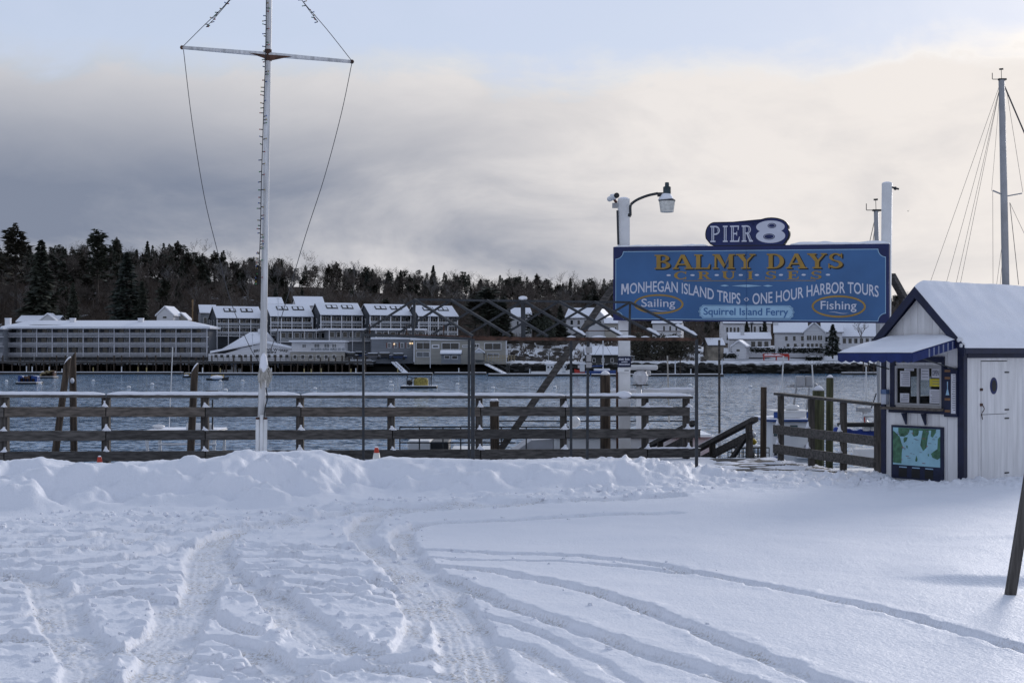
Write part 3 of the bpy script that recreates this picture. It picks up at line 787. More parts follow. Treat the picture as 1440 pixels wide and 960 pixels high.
    out = arc(345, 225, 98, 130, 90, 200)+[(300, 330), (345, 352)]+[(1085, 352)]+arc(1010, 230, 135, 115, -40, 15, 6)+arc(945, 160, 190, 103, -12, 150, 16)+[(762, 148)]+arc(690, 150, 66, 55, 25, 90, 6)
    cr = thing_part = None
    def zpoly(name, pts, mt, o0, o1, parent):
        me = bpy.data.meshes.new(name); bm = bmesh.new()
        vs = [bm.verts.new(Z(u, v, o1)-O) for u, v in pts]; f = bm.faces.new(vs)
        if o1 != o0:
            r = bmesh.ops.extrude_face_region(bm, geom=[f]); ev = [e for e in r['geom'] if isinstance(e, bmesh.types.BMVert)]
            bmesh.ops.translate(bm, verts=ev, vec=nrm*(o0-o1))
        bmesh.ops.triangulate(bm, faces=[f for f in bm.faces if len(f.verts) > 4]); bmesh.ops.recalc_face_normals(bm, faces=bm.faces)
        bm.to_mesh(me); bm.free(); me.materials.append(mt); ob = bpy.data.objects.new(name, me); return link(ob, parent)
    crest = zpoly('crest_board', out, BLACK, -.02, .052, t)
    cx = 690; 
    ins = [(cx+(x-cx)*.975, 215+(y-215)*.935) for x, y in out]
    zpoly('crest_face', ins, SNAVY, .056, .056, crest)
    polys, w = slab('PIER', .10)
    def put(name, polys, mt, off, fx):
        m = MB(O)
        for k, p in enumerate(polys): m.add([Z(*fx(u, v), off+(k % 7)*.0003) for u, v in p], [tuple(range(len(p)))])
        return m.build(name, mt, crest)
    xx = 0
    for ch in 'PIER':
        put('white_lettering', [[(xx+u, v) for u, v in p] for p in GL[ch][0]], LETTER, .060, lambda u, v: (303+u/w*457, 308-v*172)); xx += GL[ch][1]+.10
    # blue inline strokes inside the white letters
    inl = []
    x = 0
    for ch in 'PIER':
        if ch == 'I': inl.append([(x+.27, .1), (x+.33, .1), (x+.33, .9), (x+.27, .9)])
        else: inl.append([(x+.18, .1), (x+.24, .1), (x+.24, .9), (x+.18, .9)])
        if ch in 'PR':
            cy = .72 if ch == 'P' else .74
            inl += _ring(_arc(x+.42, cy, .28, .19, -60, 60), _arc(x+.42, cy, .23, .15, -60, 60))
        if ch == 'R': inl.append([(x+.56, .46), (x+.60, .46), (x+.78, .12), (x+.73, .12)])
        x += GL[ch][1]+.10
    put('inline_stroke', inl, SNAVY, .064, lambda u, v: (303+u/w*457, 308-v*172))
    e8 = lambda cx, cy, rx, ry, n=32: [(cx+rx*math.cos(2*PI*i/n), cy+ry*math.sin(2*PI*i/n)) for i in range(n)]
    zpoly('numeral', e8(942, 156, 152, 66)[::-1], LETTER, .060, .060, crest); zpoly('numeral', e8(944, 250, 156, 74)[::-1], LETTER, .0605, .0605, crest)
    for cx, cy, rx, ry in ((958, 144, 46, 26), (928, 258, 62, 32)):
        a, b = e8(cx, cy, rx, ry), e8(cx, cy, rx-9, ry-7)
        zpoly('numeral_eye', a[::-1], SNAVY, .0635, .0635, crest)
        put('numeral_line', _ring(b+[b[0]], e8(cx, cy, rx-13, ry-10)+[e8(cx, cy, rx-13, ry-10)[0]]), LETTER, .066, lambda u, v: (u, v))
    # snow along the top edge
    m = MB(O); snow_strip(m, Q(80, 338, 0), Q(495, 338, 0), .09, .035, 1, .08, .5); m.build('snow_strip', SNOW, t, smooth=True)
    m = MB(O); snow_strip(m, Q(870, 338, 0), Q(1312, 338, 0), .09, .05, 2, .08, .5); m.build('snow_strip', SNOW, t, smooth=True)
    # posts
    for px, top, d, w, dz in ((877, 280, 29.45, .235, 0), (1247.5, 258, 26.95, .19, 0)):
        a = P(px, top, d); m = MB(O)
        if px < 1000: m.bar(Vector((a.x+.03, a.y, -3.5)), a, w, w)
        else: m.tube([Vector((a.x-.06, a.y, -.4)), a], w/2*1.04, 14)
        m.build('post', WHITE, t, smooth=px > 1000, bevel=.012 if px < 1000 else 0)
        MB(O).ball(a, w*.5, 12, 1, .35).build('snow_cap', SNOW, t, smooth=True)
    # raking braces behind the board
    MB(O).bar(P(866, 398, 29.7), P(688, 655, 30.6), .12, .12).build('brace', WOODX, t)
    MB(O).bar(P(1254, 388, 27.2), P(1300, 470, 28.6), .12, .12).build('brace', WOODX2, t)
    MB(O).bar(P(1249, 262, 26.9), P(1264, 266, 26.9), .03, .03).build('bracket', DARK, t)
    p = P(1259, 265, 26.9); MB(O).ball(p, .035, 8).build('bracket_joint', DARK, t)
    # conduit up the left post
    MB(O).tube([P(868.2, 296, 29.3), P(869.5, 344, 29.3)], .022, 8).build('conduit', STEEL, t)
    O2 = O
    return O
pier_sign()

def plate_sign():
    p = P(878, 508.5, 29.25); t = thing('notice_plate', 'small navy notice plate screwed to left post of the large sign', 'sign', p)
    w, h = .275, .225
    MB().box(-w/2, w/2, -.012, 0, -h/2, h/2).build('plate', NAVY, t)
    MB().box(-w/2, w/2-.03, -.012, 0, -h/2-.10, -h/2-.012).build('lower_plate', WHITE, t)
    m = MB()
    rg = random.Random(2)
    for y, x0, x1, hh in ((.055, -.115, -.02, .05), (.055, .01, .11, .05), (.0, -.06, .06, .028), (-.05, -.115, .115, .036)):
        x = x0
        while x < x1-.008:
            ww = rg.uniform(.008, .02); m.add([(x, -.0145, y-hh/2), (x+ww, -.0145, y-hh/2), (x+ww, -.0145, y+hh/2*rg.uniform(.3, 1)), (x, -.0145, y+hh/2*rg.uniform(.3, 1))], [(0, 1, 2, 3)]); x += ww+.006
    m.build('lettering', LETTER, t)
    MB().box(-.0, .09, -.015, -.0125, -h/2-.075, -h/2-.06).build('dark_mark', BLACK, t)
plate_sign()

def street_lamp():
    b = P(886, 290, 29.3); t = thing('yard_lamp', 'curved arm yard lamp with clear drum lens on left sign post', 'lamp', b); O = b
    pts = [P(885, 304, 29.2), P(886.5, 302, 29.2), P(886.5, 290, 29.2), P(890, 285, 29.2), P(898, 280, 29.15), P(911, 275, 29.1), P(925, 272, 29.0)]
    MB(O).tube(catmull(pts, 5), .028, 8).build('arm', STEEL, t, smooth=True)
    MB(O).bar(P(883, 302.5, 29.2), P(887, 302.5, 29.2), .05, .06).build('bracket', DARK, t)
    h = P(938, 272, 29.0); k = 29/F
    MB(O).box(*(lambda p: (p.x-.05, p.x+.06, p.y-.05, p.y+.05, p.z-.05, p.z+.03))(P(928, 273, 29.0))).build('coupling', DARK, t, bevel=.008)
    MB(O).lathe([(.075, -7*k), (.08, -2*k), (.08, 9*k), (.045, 10*k), (.042, 15*k), (.03, 15.5*k)], h, 10).build('photocell_housing', mat('dark_teal', (.03, .05, .06), .5), t, smooth=False)
    gl = mat('lens', (.62, .62, .58), .25, .15, 14, .006, 30)
    lens = MB(O).lathe([(.125, -26.5*k), (.135, -26*k), (.165, -11*k), (.165, -10*k)], h, 16); lens.build('lens', gl, t)
    MB(O).lathe([(.172, -11*k), (.172, -9.6*k), (.10, -6*k)], h, 16).build('rim', STEEL, t)
    MB(O).lathe([(.165, -9.5*k), (.14, -6*k), (.10, -1*k), (.02, 1*k)], h-Vector((.02, 0, 0)), 12).build('snow_cap', SNOW, t, smooth=True)
street_lamp()

def cctv():
    b = P(867, 283, 29.3); t = thing('security_camera', 'white security camera on the left sign post beside the lamp', 'camera', b)
    a = P(857, 280, 29.35)-b; c = P(867, 275, 28.9)-b
    MB().tube([a, c], .055, 12).build('body', WHITE, t, smooth=False)
    d = c+(c-a).normalized()*.02
    MB().tube([c, d], .056, 12).build('hood', BLACK, t); MB().tube([d, d+(c-a).normalized()*.01], .035, 10).build('lens', DARK, t)
    MB().bar((a+c)/2, Vector((0, 0.02, -.03)), .04, .04).build('bracket', mat('red_brown', (.12, .03, .02), .6), t)
    MB().ball((a+c)/2+Vector((0, .02, .05)), .05, 8, 1.2, .4).build('snow_cap', SNOW, t, smooth=True)
    p = P(864.5, 289, 29.3)-b; MB().box(p.x-.05, p.x+.06, p.y-.05, p.y+.05, p.z-.05, p.z+.05).build('junction_box', GREYM, t, bevel=.006)
cctv()

# ------------------------------------------------------------------ flagpole
def flagpole():
    D = 26.6; O = P(367, 640, D); O.z = gz(O.x, O.y)
    t = thing('flagpole', 'tall white flagpole with a tilted yardarm standing behind the snowbank', 'flagpole', O)
    def q(x, y, d=D): return P(x, y, d)-O
    pole = MB(); pts = [q(367.5, 655), q(367.5, 588), q(370, 500), q(373.5, 300), q(377, 78), q(379, -30), q(381, -170)]
    pole.tube(pts, [.075, .07, .065, .062, .060, .055, .045], 12); pole.build('pole', mat('pole_paint', (.62, .62, .62), .45, .25, 2, stretch=(6, 6, .5)), t, smooth=True)
    for x in (362.3, 368.0, 373.3):
        m = MB(); m.tube([q(x-.8, 660, D-.12), q(x, 589 if x != 368 else 583, D-.12)], .036, 10); m.build('base_pipe', WHITE, t, smooth=True)
        if x != 368: m = MB(); m.tube([q(x, 589.5, D-.12), q(x, 586.5, D-.12)], .0365, 10); m.build('rusty_cap', RUST, t)
    y0, y1 = q(256, 67), q(495, 87)
    MB().tube([y0, y0.lerp(y1, .5)+Vector((0, -.02, 0)), y1], [.032, .045, .032], 10).build('yardarm', mat('pole_paint', (.6, .6, .6)), t, smooth=True)
    for e in (y0, y1): MB().ball(e, .04, 8).build('end_cap', RUST, t, smooth=True)
    m = MB(); f = lambda u, v, k: q(u, v, D-.06+k)
    m.prism([(350, 74.5), (376, 84), (376, 77)], f, 0, .02); m.prism([(379, 77), (379, 86), (411, 79.5)], f, 0, .02); m.build('gusset', RUST, t)
    MB().tube([q(377, 86, D), q(377, 70, D)], .068, 12).build('collar', RUST, t)
    rope = [[(258, 70), (270, 170), (287, 275), (305, 350), (325, 425), (350, 485), (366, 512)], [(495, 88), (480, 160), (456, 250), (430, 330), (402, 425), (385, 480), (372, 512)],
            [(257, 66), (285, 38), (324, 0), (376, -60)], [(494, 85), (460, 42), (424, 0), (382, -55)]]
    for r in rope: MB().tube(catmull([q(x, y, D-.06) for x, y in r], 5), .007, 5).build('halyard', ROPE if False else WIRE, t)
    # hank of spare halyard tied at the cleat
    rg = random.Random(4)
    for k in range(16):
        x = rg.uniform(-7, 9); m = MB()
        top = q(371+rg.uniform(-3, 3), 503+rg.uniform(0, 6), D-.1); ml = q(371+x*1.2, 525+rg.uniform(-4, 4), D-.12+rg.uniform(-.05, .03)); bt = q(371+x, 541+rg.uniform(-8, 6), D-.12)
        m.tube(catmull([top, ml, bt, q(371+x*.6, 525, D-.15), top+Vector((.01, 0, 0))], 4), .010, 5); m.build('rope_loop', ROPE, t)
    m = MB(); m.lathe([(.05, 0), (.085, .12), (.06, .3), (.02, .38)], q(371, 525, D-.1), 8); m.build('snow_lump', SNOW, t, smooth=True)
    m = MB(); m.tube(catmull([q(374, 545, D-.09), q(376, 560, D-.1), q(373, 572, D-.09), q(371, 590, D-.1)], 5), .012, 5); m.build('cord', DARK, t)
    # string of christmas lights
    Ls = thing('light_string', 'string of small coloured christmas lights hanging down the flagpole', 'light string', O)
    pl = [q(376, -60, D-.05), q(374.5, 0, D-.09), q(374, 60, D-.1), q(372, 120, D-.1), q(370, 180, D-.1), q(367.5, 260, D-.1), q(366.5, 320, D-.1), q(365, 360, D-.1), q(364, 400, D-.1)]
    pth = catmull(pl, 10)
    MB().tube(pth, .008, 5).build('cable', DARK, Ls)
    up = [[q(324, 0, D-.06), q(300, 28, D-.06), q(290, 38, D-.06)], [q(424, 0, D-.06), q(437, 18, D-.06), q(447, 31, D-.06)], [q(300, 26, D-.06), q(340, -20, D-.06), q(376, -62, D-.06)], [q(424, 0, D-.06), q(382, -60, D-.06)]]
    cols = [(.3, .02, .02), (.02, .08, .3), (.3, .2, .02), (.02, .2, .05)]
    bl = [MB() for _ in cols]
    socket = MB()
    def bulb(p, k):
        dx = Vector((rg.choice((-1, -1, 1))*rg.uniform(.025, .05), rg.uniform(-.02, .01), rg.uniform(-.01, .015)))
        socket.tube([p, p+dx], .009, 4); bl[k % 4].ball(p+dx*1.3, .012, 5)
    kk = 0
    for i in range(len(pth)-1):
        bulb(pth[i].lerp(pth[i+1], rg.random()), kk); kk += 1
    for u in up:
        MB().tube(u, .006, 5).build('cable', DARK, Ls); n = int((u[0]-u[-1]).length/.07)
        c = catmull(u, 12)
        for i in range(0, len(c), 3): bulb(c[i], kk); kk += 1
    tag(socket.build('socket', DARK, Ls), kind='stuff')
    for k, c in enumerate(cols): tag(bl[k].build('bulb', mat('bulb%d' % k, c, .3), Ls), kind='stuff')
flagpole()

# ------------------------------------------------------------------ ticket booth
SHADE_IN = mat('interior_shade', (.035, .03, .028), .8, .3, 3)  # dark colour standing in for the shade inside the booth
def booth():
    rz = math.atan2(.62, .783); O = P(1354, 680, 24.0); O.z = -.075
    t = thing('ticket_booth', 'white board ticket booth with navy trim and steep snow covered roof', 'booth', O, rz)
    W, Ln, H, PK = 1.66, 4.6, 2.483, 3.36
    rg = random.Random(8)
    wy0, wy1, wz0, wz1 = .40, 1.36, 1.37, 2.06     # serving window in the gable wall
    # gable boards
    nb = 11; bw = W/nb
    for i in range(nb):
        a, b = i*bw+.002, (i+1)*bw-.002
        top = lambda y: H+(PK-.06-H)*(1-abs(y-W/2)/(W/2))
        segs = [(-.05, None)]
        if b > wy0+.02 and a < wy1-.02: segs = [(-.05, wz0), (wz1, None)]
        for z0, z1 in segs:
            m = MB(); x = rg.uniform(-.003, .003)
            za, zb = (top(a), top(b)) if z1 is None else (z1, z1)
            if z1 is None and a < W/2 < b:
                m.prism([(a, z0), (b, z0), (b, zb), (W/2, top(W/2)), (a, za)], lambda u, v, k: (k, u, v), x, x+.03)
            else: m.prism([(a, z0), (b, z0), (b, zb), (a, za)], lambda u, v, k: (k, u, v), x, x+.03)
            m.build('board', WHITEB, t)
    # long wall boards
    x = .06
    dx0, dx1, dz1 = .52, 1.33, 2.15
    while x < Ln:
        w = rg.choice((.14, .15, .17, .19)); b = min(x+w, Ln)
        if x < dx0 < b: b = dx0
        if not (dx0-.01 <= x < dx1-.01): 
            MB().box(x+.002, b-.002, rg.uniform(-.003, .003), .03, -.05, H).build('board', WHITEB, t)
        else:
            if b > dx1: b = dx1
            MB().box(x+.002, b-.002, 0, .03, dz1+.004, H).build('board', WHITEB, t)
        x = b
    # remaining walls and floor
    MB().box(Ln-.03, Ln, .03, W-.03, -.05, H).build('back_wall', WHITEB, t)
    bk = MB(); ox0, ox1, oz0, oz1 = .78, 1.42, 1.50, 1.86
    bk.box(.03, ox0, W-.03, W, -.05, H); bk.box(ox1, Ln-.03, W-.03, W, -.05, H); bk.box(ox0, ox1, W-.03, W, -.05, oz0); bk.box(ox0, ox1, W-.03, W, oz1, H)
    bk.build('rear_wall', WHITEB, t)
    MB().box(.04, Ln-.04, .04, W-.04, 0, .03).build('floor', WOODX2, t); MB().box(.04, Ln-.04, .04, W-.04, H-.02, H).build('ceiling', SHADE_IN, t)
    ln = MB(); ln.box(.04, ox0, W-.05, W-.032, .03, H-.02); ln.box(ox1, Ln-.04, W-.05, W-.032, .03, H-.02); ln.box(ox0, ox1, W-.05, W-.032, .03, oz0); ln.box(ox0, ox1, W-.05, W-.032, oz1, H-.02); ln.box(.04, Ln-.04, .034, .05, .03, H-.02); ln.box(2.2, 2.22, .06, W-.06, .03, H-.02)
    ln.build('shade_lining', SHADE_IN, t)  # dark sheets added inside the walls so the interior reads as shaded
    MB().box(.0301, .55, .04, W-.04, 1.02, 1.07).build('counter', WOODX2, t)
    # door
    d = MB(); d.box(dx0, dx1, .012, .028, -.02, dz1); door = d.build('door', BLACK, t)
    nd = 4
    for i in range(nd):
        a = dx0+.012+(dx1-dx0-.024)*i/nd; b = dx0+.012+(dx1-dx0-.024)*(i+1)/nd
        for z0, z1 in ((.0, 1.225), (1.235, dz1-.012)):
            MB().box(a+.002, b-.002, -.004, .0119, z0, z1).build('door_board', WHITEB, door)
    pc = ((dx0+dx1)/2-.03, 1.72)
    port = MB(); port.prism([(pc[0]+.105*math.cos(a), pc[1]+.145*math.sin(a)) for a in [2*PI*i/20 for i in range(20)]], lambda u, v, k: (u, k, v), -.014, .0); port.build('porthole_rim', SNAVY, door)
    port = MB(); port.prism([(pc[0]+.07*math.cos(a), pc[1]+.10*math.sin(a)) for a in [2*PI*i/20 for i in range(20)]], lambda u, v, k: (u, k, v), -.018, -.0145); port.build('porthole_pane', BLACK, door)
    for z in (1.66, 1.40):
        MB().box(dx0-.03, dx0+.045, -.016, -.0045, z-.022, z+.022).build('latch', RUST, door)
    MB().tube(catmull([(dx0+.0, -.03, 1.40), (dx0+.03, -.05, 1.33), (dx0-.01, -.03, 1.25), (dx0+.01, -.03, 1.15)], 4), .008, 5).build('chain', RUST, door)
    for z in (1.95, 1.30, 1.15, .2):
        MB().box(dx1-.10, dx1+.03, -.012, -.0045, z-.012, z+.012).build('hinge', DARK, door)
    # trim
    MB().box(-.025, .09, -.03, -.004, -.05, H-.02).build('corner_trim', NAVY, t, bevel=.004)
    MB().box(-.031, -.0035, -.03, .085, -.05, H-.02).build('corner_trim', NAVY, t, bevel=.004)
    MB().box(-.028, -.004, W-.10, W-.005, -.05, H-.02).build('corner_trim', NAVY, t, bevel=.004)
    MB().box(.0905, Ln, -.034, -.006, 2.20, 2.36).build('frieze_trim', NAVY, t)
    # roof
    ov = .17; ry, rzp = W/2, PK+.02
    sl = (PK-H)/(W/2); ey = -.24; ez = PK+sl*(ey-0)-.0 if False else PK-sl*(W/2-ey)
    for sgn in (0, 1):
        ey = -.14 if sgn == 0 else -.05; ez = PK-sl*(W/2-ey)
        f = (lambda y: y) if sgn == 0 else (lambda y: W-y)
        m = MB(); n = Vector((0, -sl, 1)).normalized()
        pts = [(f(ey), ez), (f(W/2-.0), PK)]
        th = .045
        m.hexa([(-ov, f(ey), ez), (Ln+.1, f(ey), ez), (Ln+.1, f(W/2), PK), (-ov, f(W/2), PK), (-ov, f(ey), ez+th*1.5), (Ln+.1, f(ey), ez+th*1.5), (Ln+.1, f(W/2), PK+th*1.5), (-ov, f(W/2), PK+th*1.5)])
        roof = m.build('roof', NAVY, t)
        # snow blanket
        nx, ny = 60, 16; vs = []; fs = []
        for i in range(nx+1):
            for j in range(ny+1):
                u = i/nx; v = j/ny; xx = -ov-.02+(Ln+.12+ov)*u; yy = ey-.03+(W/2-ey+.03)*v; zr = PK-sl*(W/2-yy)+th*1.5
                e = min(1, min(u, 1)*nx/2.5)*min(1, v*ny/2.2)
                hh = .115*(.25+.75*e)+float(pn(np.array([xx*1.7]), np.array([yy*2.1]))[0])*.02+float(pn(np.array([xx*6.]), np.array([yy*7.]))[0])*.008
                if i == 0: hh *= .5
                vs.append((xx, f(yy), zr+hh))
        k = len(vs); vs += [(x_, y_, PK-sl*(W/2-(y_ if sgn == 0 else W-y_))+th*1.5-.002) for x_, y_, z_ in vs]
        idx = lambda i, j: i*(ny+1)+j
        for i in range(nx):
            for j in range(ny): fs.append((idx(i, j), idx(i+1, j), idx(i+1, j+1), idx(i, j+1)))
            fs.append((idx(i, 0), idx(i+1, 0), k+idx(i+1, 0), k+idx(i, 0)))
        for j in range(ny): fs.append((idx(0, j), idx(0, j+1), k+idx(0, j+1), k+idx(0, j)))
        m = MB(); m.add(vs, fs); m.build('snow_blanket', SNOW, roof, smooth=True)
        # bargeboards
        m = MB(); m.hexa([(-ov-.03, f(ey-.02), ez-.11), (-ov-.002, f(ey-.02), ez-.11), (-ov-.002, f(W/2), PK-.12), (-ov-.03, f(W/2), PK-.12), (-ov-.03, f(ey-.02), ez+.07), (-ov-.002, f(ey-.02), ez+.07), (-ov-.002, f(W/2), PK+.07), (-ov-.03, f(W/2), PK+.07)])
        m.build('bargeboard', NAVY, roof)
        if sgn == 0: MB().box(-ov, Ln+.1, ey-.025, ey-.001, ez-.06, ez+.06).build('fascia', NAVY, roof)
    # serving window
    wf = MB()
    for (a, b, c, d_) in ((wy0-.0, wy1, wz0, wz0+.04), (wy0, wy1, wz1-.04, wz1), (wy0, wy0+.04, wz0+.04, wz1-.04), (wy1-.04, wy1, wz0+.04, wz1-.04), ((wy0+wy1)/2-.02, (wy0+wy1)/2+.02, wz0+.04, wz1-.04)):
        wf.box(-.03, .02, a, b, c, d_)
    win = wf.build('window', GREYM, t)
    g = bpy.data.materials.new('glass'); g.use_nodes = True; nt = g.node_tree; nt.nodes.clear()
    o_ = nt.nodes.new('ShaderNodeOutputMaterial'); mx = nt.nodes.new('ShaderNodeMixShader'); tr = nt.nodes.new('ShaderNodeBsdfTransparent'); gg = nt.nodes.new('ShaderNodeBsdfGlossy')
    tr.inputs[0].default_value = (.6, .64, .66, 1); gg.inputs['Roughness'].default_value = .02
    fr = nt.nodes.new('ShaderNodeFresnel'); fr.inputs[0].default_value = 1.22
    nt.links.new(fr.outputs[0], mx.inputs[0]); nt.links.new(tr.outputs[0], mx.inputs[1]); nt.links.new(gg.outputs[0], mx.inputs[2]); nt.links.new(mx.outputs[0], o_.inputs[0])
    MATS['glass'] = g
    for a, b in ((wy0+.04, (wy0+wy1)/2-.02), ((wy0+wy1)/2+.02, wy1-.04)):
        MB().box(.004, .009, a, b, wz0+.04, wz1-.04).build('pane', g, win)
    for a, b, c, d_ in ((wy1, wy1+.10, wz0-.12, wz1+.06), (wy0-.05, wy0, wz0-.12, wz1+.06)):
        MB().box(-.035, -.004, a, b, c, d_).build('side_trim', NAVY, win)
    MB().box(-.035, -.004, wy0-.05, wy1+.10, wz1+.061, wz1+.16).build('head_trim', NAVY, win)
    MB().box(-.16, .03, wy0-.06, wy1+.22, wz0-.075, wz0-.03).build('serving_shelf', WOODX3, win)
    MB().box(-.05, -.004, wy0-.06, wy1+.12, wz0-.13, wz0-.076).build('shelf_apron', NAVY, win)
    for y in (.72, 1.12):
        m = MB(); m.prism([(-.03, wz0-.131), (-.03, wz0-.33), (-.15, wz0-.131)], lambda u, v, k: (u, k, v), y-.02, y+.02); m.build('shelf_bracket', NAVY, win)
    # posters taped in the window
    paper = mat('poster_paper', (.62, .62, .66), .6, .06); ink = mat('poster_ink', (.16, .16, .2), .7, .2); yel = mat('poster_yellow', (.62, .52, .05), .6, .1)
    def poster(y0, y1, z0, z1, pm, lines, seed):
        o = MB().box(.0005, .0035, y0, y1, z0, z1).build('poster', pm, win); rg2 = random.Random(seed); m = MB()
        for i in range(lines):
            z = z1-.02-(z1-z0-.04)*(i+.5)/lines; e = rg2.uniform(0, .25)*(y1-y0)
            m.add([(-.0010, y0+.015, z-.005), (-.0010, y1-.015-e, z-.005), (-.0010, y1-.015-e, z+.005), (-.0010, y0+.015, z+.005)], [(0, 1, 2, 3)])
        m.build('print', ink, o)
    poster(1.06, 1.27, 1.70, 1.97, paper, 7, 1); poster(1.08, 1.27, 1.42, 1.58, paper, 4, 2); poster(.98, 1.18, 1.975, 2.015, paper, 1, 3)
    poster(.67, .84, 1.82, 2.015, paper, 3, 4); poster(.46, .62, 1.86, 2.015, paper, 0, 5); poster(.45, .66, 1.71, 1.84, yel, 2, 6); poster(.45, .66, 1.42, 1.66, paper, 6, 7)
    ov_, of_ = font_tris('OPEN', .03); MB().add([(-.0012, .61-u, v) for u, v in fit(ov_, 0, .14, 1.90, 1.99)], of_).build('open_lettering', ink, win)
    # little dispenser on the wall left of the window
    p = MB(); p.box(-.10, -.005, 1.495, 1.60, 1.38, 1.56); di = p.build('leaflet_box', mat('clear_box', (.45, .48, .55), .3, .15), t, bevel=.006); MB().box(-.105, -.004, 1.49, 1.605, 1.561, 1.64).build('lid', mat('box_blue', (.1, .16, .3), .4, .2), di)
    # map panel under the shelf
    my0, my1, mz0, mz1 = .36, 1.42, .09, 1.02
    mp = MB().box(-.05, -.005, my0, my1, mz0, mz1).build('map_panel', NAVY, t, bevel=.004)
    land = mat('map_land', (.06, .16, .09), .5, .3, 14); sea = mat('map_sea', (.30, .53, .62), .5, .10, 5)
    MB().add([(-.052, my0+.05, mz0+.24), (-.052, my1-.04, mz0+.24), (-.052, my1-.04, mz1-.04), (-.052, my0+.05, mz1-.04)], [(0, 1, 2, 3)]).build('map_sea', sea, mp)
    def land_poly(pts, k):  # in crop columns/rows of the panel
        me = bpy.data.meshes.new('map_land'); bm = bmesh.new()
        vs = [bm.verts.new((-.0535-.0002*k, my1-.04-(x-228)/(718-228)*(my1-my0-.09), mz1-.04-(y-170)/(690-170)*(mz1-mz0-.28))) for x, y in pts]
        f = bm.faces.new(vs); bmesh.ops.triangulate(bm, faces=[f]); bm.to_mesh(me); bm.free(); me.materials.append(land); link(bpy.data.objects.new('map_land', me), mp)
    land_poly([(228, 215), (250, 235), (262, 280), (300, 300), (318, 380), (332, 430), (322, 520), (318, 670), (228, 665)], 0)
    land_poly([(285, 172), (400, 172), (402, 215), (385, 262), (350, 292), (332, 238), (300, 292), (285, 230)], 1)
    land_poly([(440, 172), (500, 172), (500, 230), (490, 270), (450, 287), (433, 262), (440, 215)], 2)
    land_poly([(545, 172), (600, 172), (605, 232), (584, 292), (580, 430), (545, 478), (515, 400), (535, 300)], 7)
    land_poly([(630, 172), (672, 172), (676, 212), (642, 287), (622, 268)], 8); land_poly([(340, 330), (352, 300), (385, 300), (372, 350), (345, 380)], 9)
    land_poly([(395, 172), (680, 172), (676, 192), (600, 190), (545, 198), (440, 190), (400, 198)], 10)
    land_poly([(718, 265), (695, 300), (690, 440), (650, 480), (625, 510), (640, 560), (690, 585), (718, 560)], 3)
    land_poly([(465, 600), (475, 545), (488, 600), (480, 632), (462, 625)], 4); land_poly([(368, 415), (385, 420), (382, 458), (370, 440)], 5); land_poly([(592, 520), (604, 510), (604, 545), (595, 545)], 6)
    mk = random.Random(3); rd = mat('map_red', (.3, .08, .08), .6)
    for i in range(26):      # tiny place names and sounding marks
        y = mk.uniform(my0+.10, my1-.14); z = mk.uniform(mz0+.27, mz1-.08); l = mk.uniform(.02, .07)
        MB().add([(-.0565, y, z), (-.0565, y+l, z), (-.0565, y+l, z+.009), (-.0565, y, z+.009)], [(0, 1, 2, 3)]).build('map_mark', rd if i % 4 == 0 else ink, mp)
    for i in range(3):
        y = .55+i*.27; MB().box(-.0525, -.0505, y, y+.17, mz0+.03, mz0+.18).build('dark_box', BLACK, mp); 
        m = MB(); m.add([(-.053, y, mz0+.195), (-.053, y+.16, mz0+.195), (-.053, y+.16, mz0+.212), (-.053, y, mz0+.212)], [(0, 1, 2, 3)]); m.build('print', LBLUE, mp)
    # fare board hung right of the window
    fb = MB().box(-.066, -.036, .07, .33, 1.20, 2.03).build('fare_board', NAVY, t, bevel=.004)
    MB().box(-.0685, -.0665, .095, .185, 1.26, 1.93).build('price_strip', paper, fb)
    for z in (1.98, 1.86, 1.50, 1.30): MB().box(-.0685, -.0665, .20, .31, z-.02, z+.02).build('print', mat('sign_orange', (.22, .11, .05), .5, .2), fb)
    m = MB(); m.prism([(.245, 1.80), (.265, 1.80), (.262, 1.68), (.29, 1.57), (.22, 1.57), (.248, 1.68)], lambda u, v, k: (k, u, v), -.0685, -.0665); m.build('pictogram', LBLUE, fb)
    m = MB(); rg3 = random.Random(5)
    for i in range(16):
        z = 1.90-i*.039; m.add([(-.0695, .10, z), (-.0695, .17-rg3.uniform(0, .03), z), (-.0695, .17-rg3.uniform(0, .03), z+.012), (-.0695, .10, z+.012)], [(0, 1, 2, 3)])
    m.build('print', ink, fb)
    # awning
    blue = mat('awning_blue', (.010, .024, .12), .7, .15, 6)
    ya, yb, pr = .03, W-.12, 1.36; za, ze = 2.53, 2.28
    aw = MB(); aw.hexa([(-pr, ya, ze-.015), (-.06, ya, za-.015), (-.06, yb, za-.015), (-pr, yb, ze-.015), (-pr, ya, ze), (-.06, ya, za), (-.06, yb, za), (-pr, yb, ze)])
    awn = aw.build('awning', blue, t)
    # scalloped front valance and striped end
    m = MB(); n = 9
    for i in range(n):
        a = ya+(yb-ya)*i/n; b = ya+(yb-ya)*(i+1)/n; c = (a+b)/2
        poly = [(a, ze)]+[(a+(b-a)*k/6, ze-.12-.035*math.sin(PI*k/6)) for k in range(7)]+[(b, ze)]
        m.prism(poly, lambda u, v, k: (k, u, v), -pr-.008-.002*(i % 2), -pr-.001)
    m.build('valance', blue, awn)
    st = mat('awning_stripe', (.20, .22, .30), .7, .1)
    n = 10
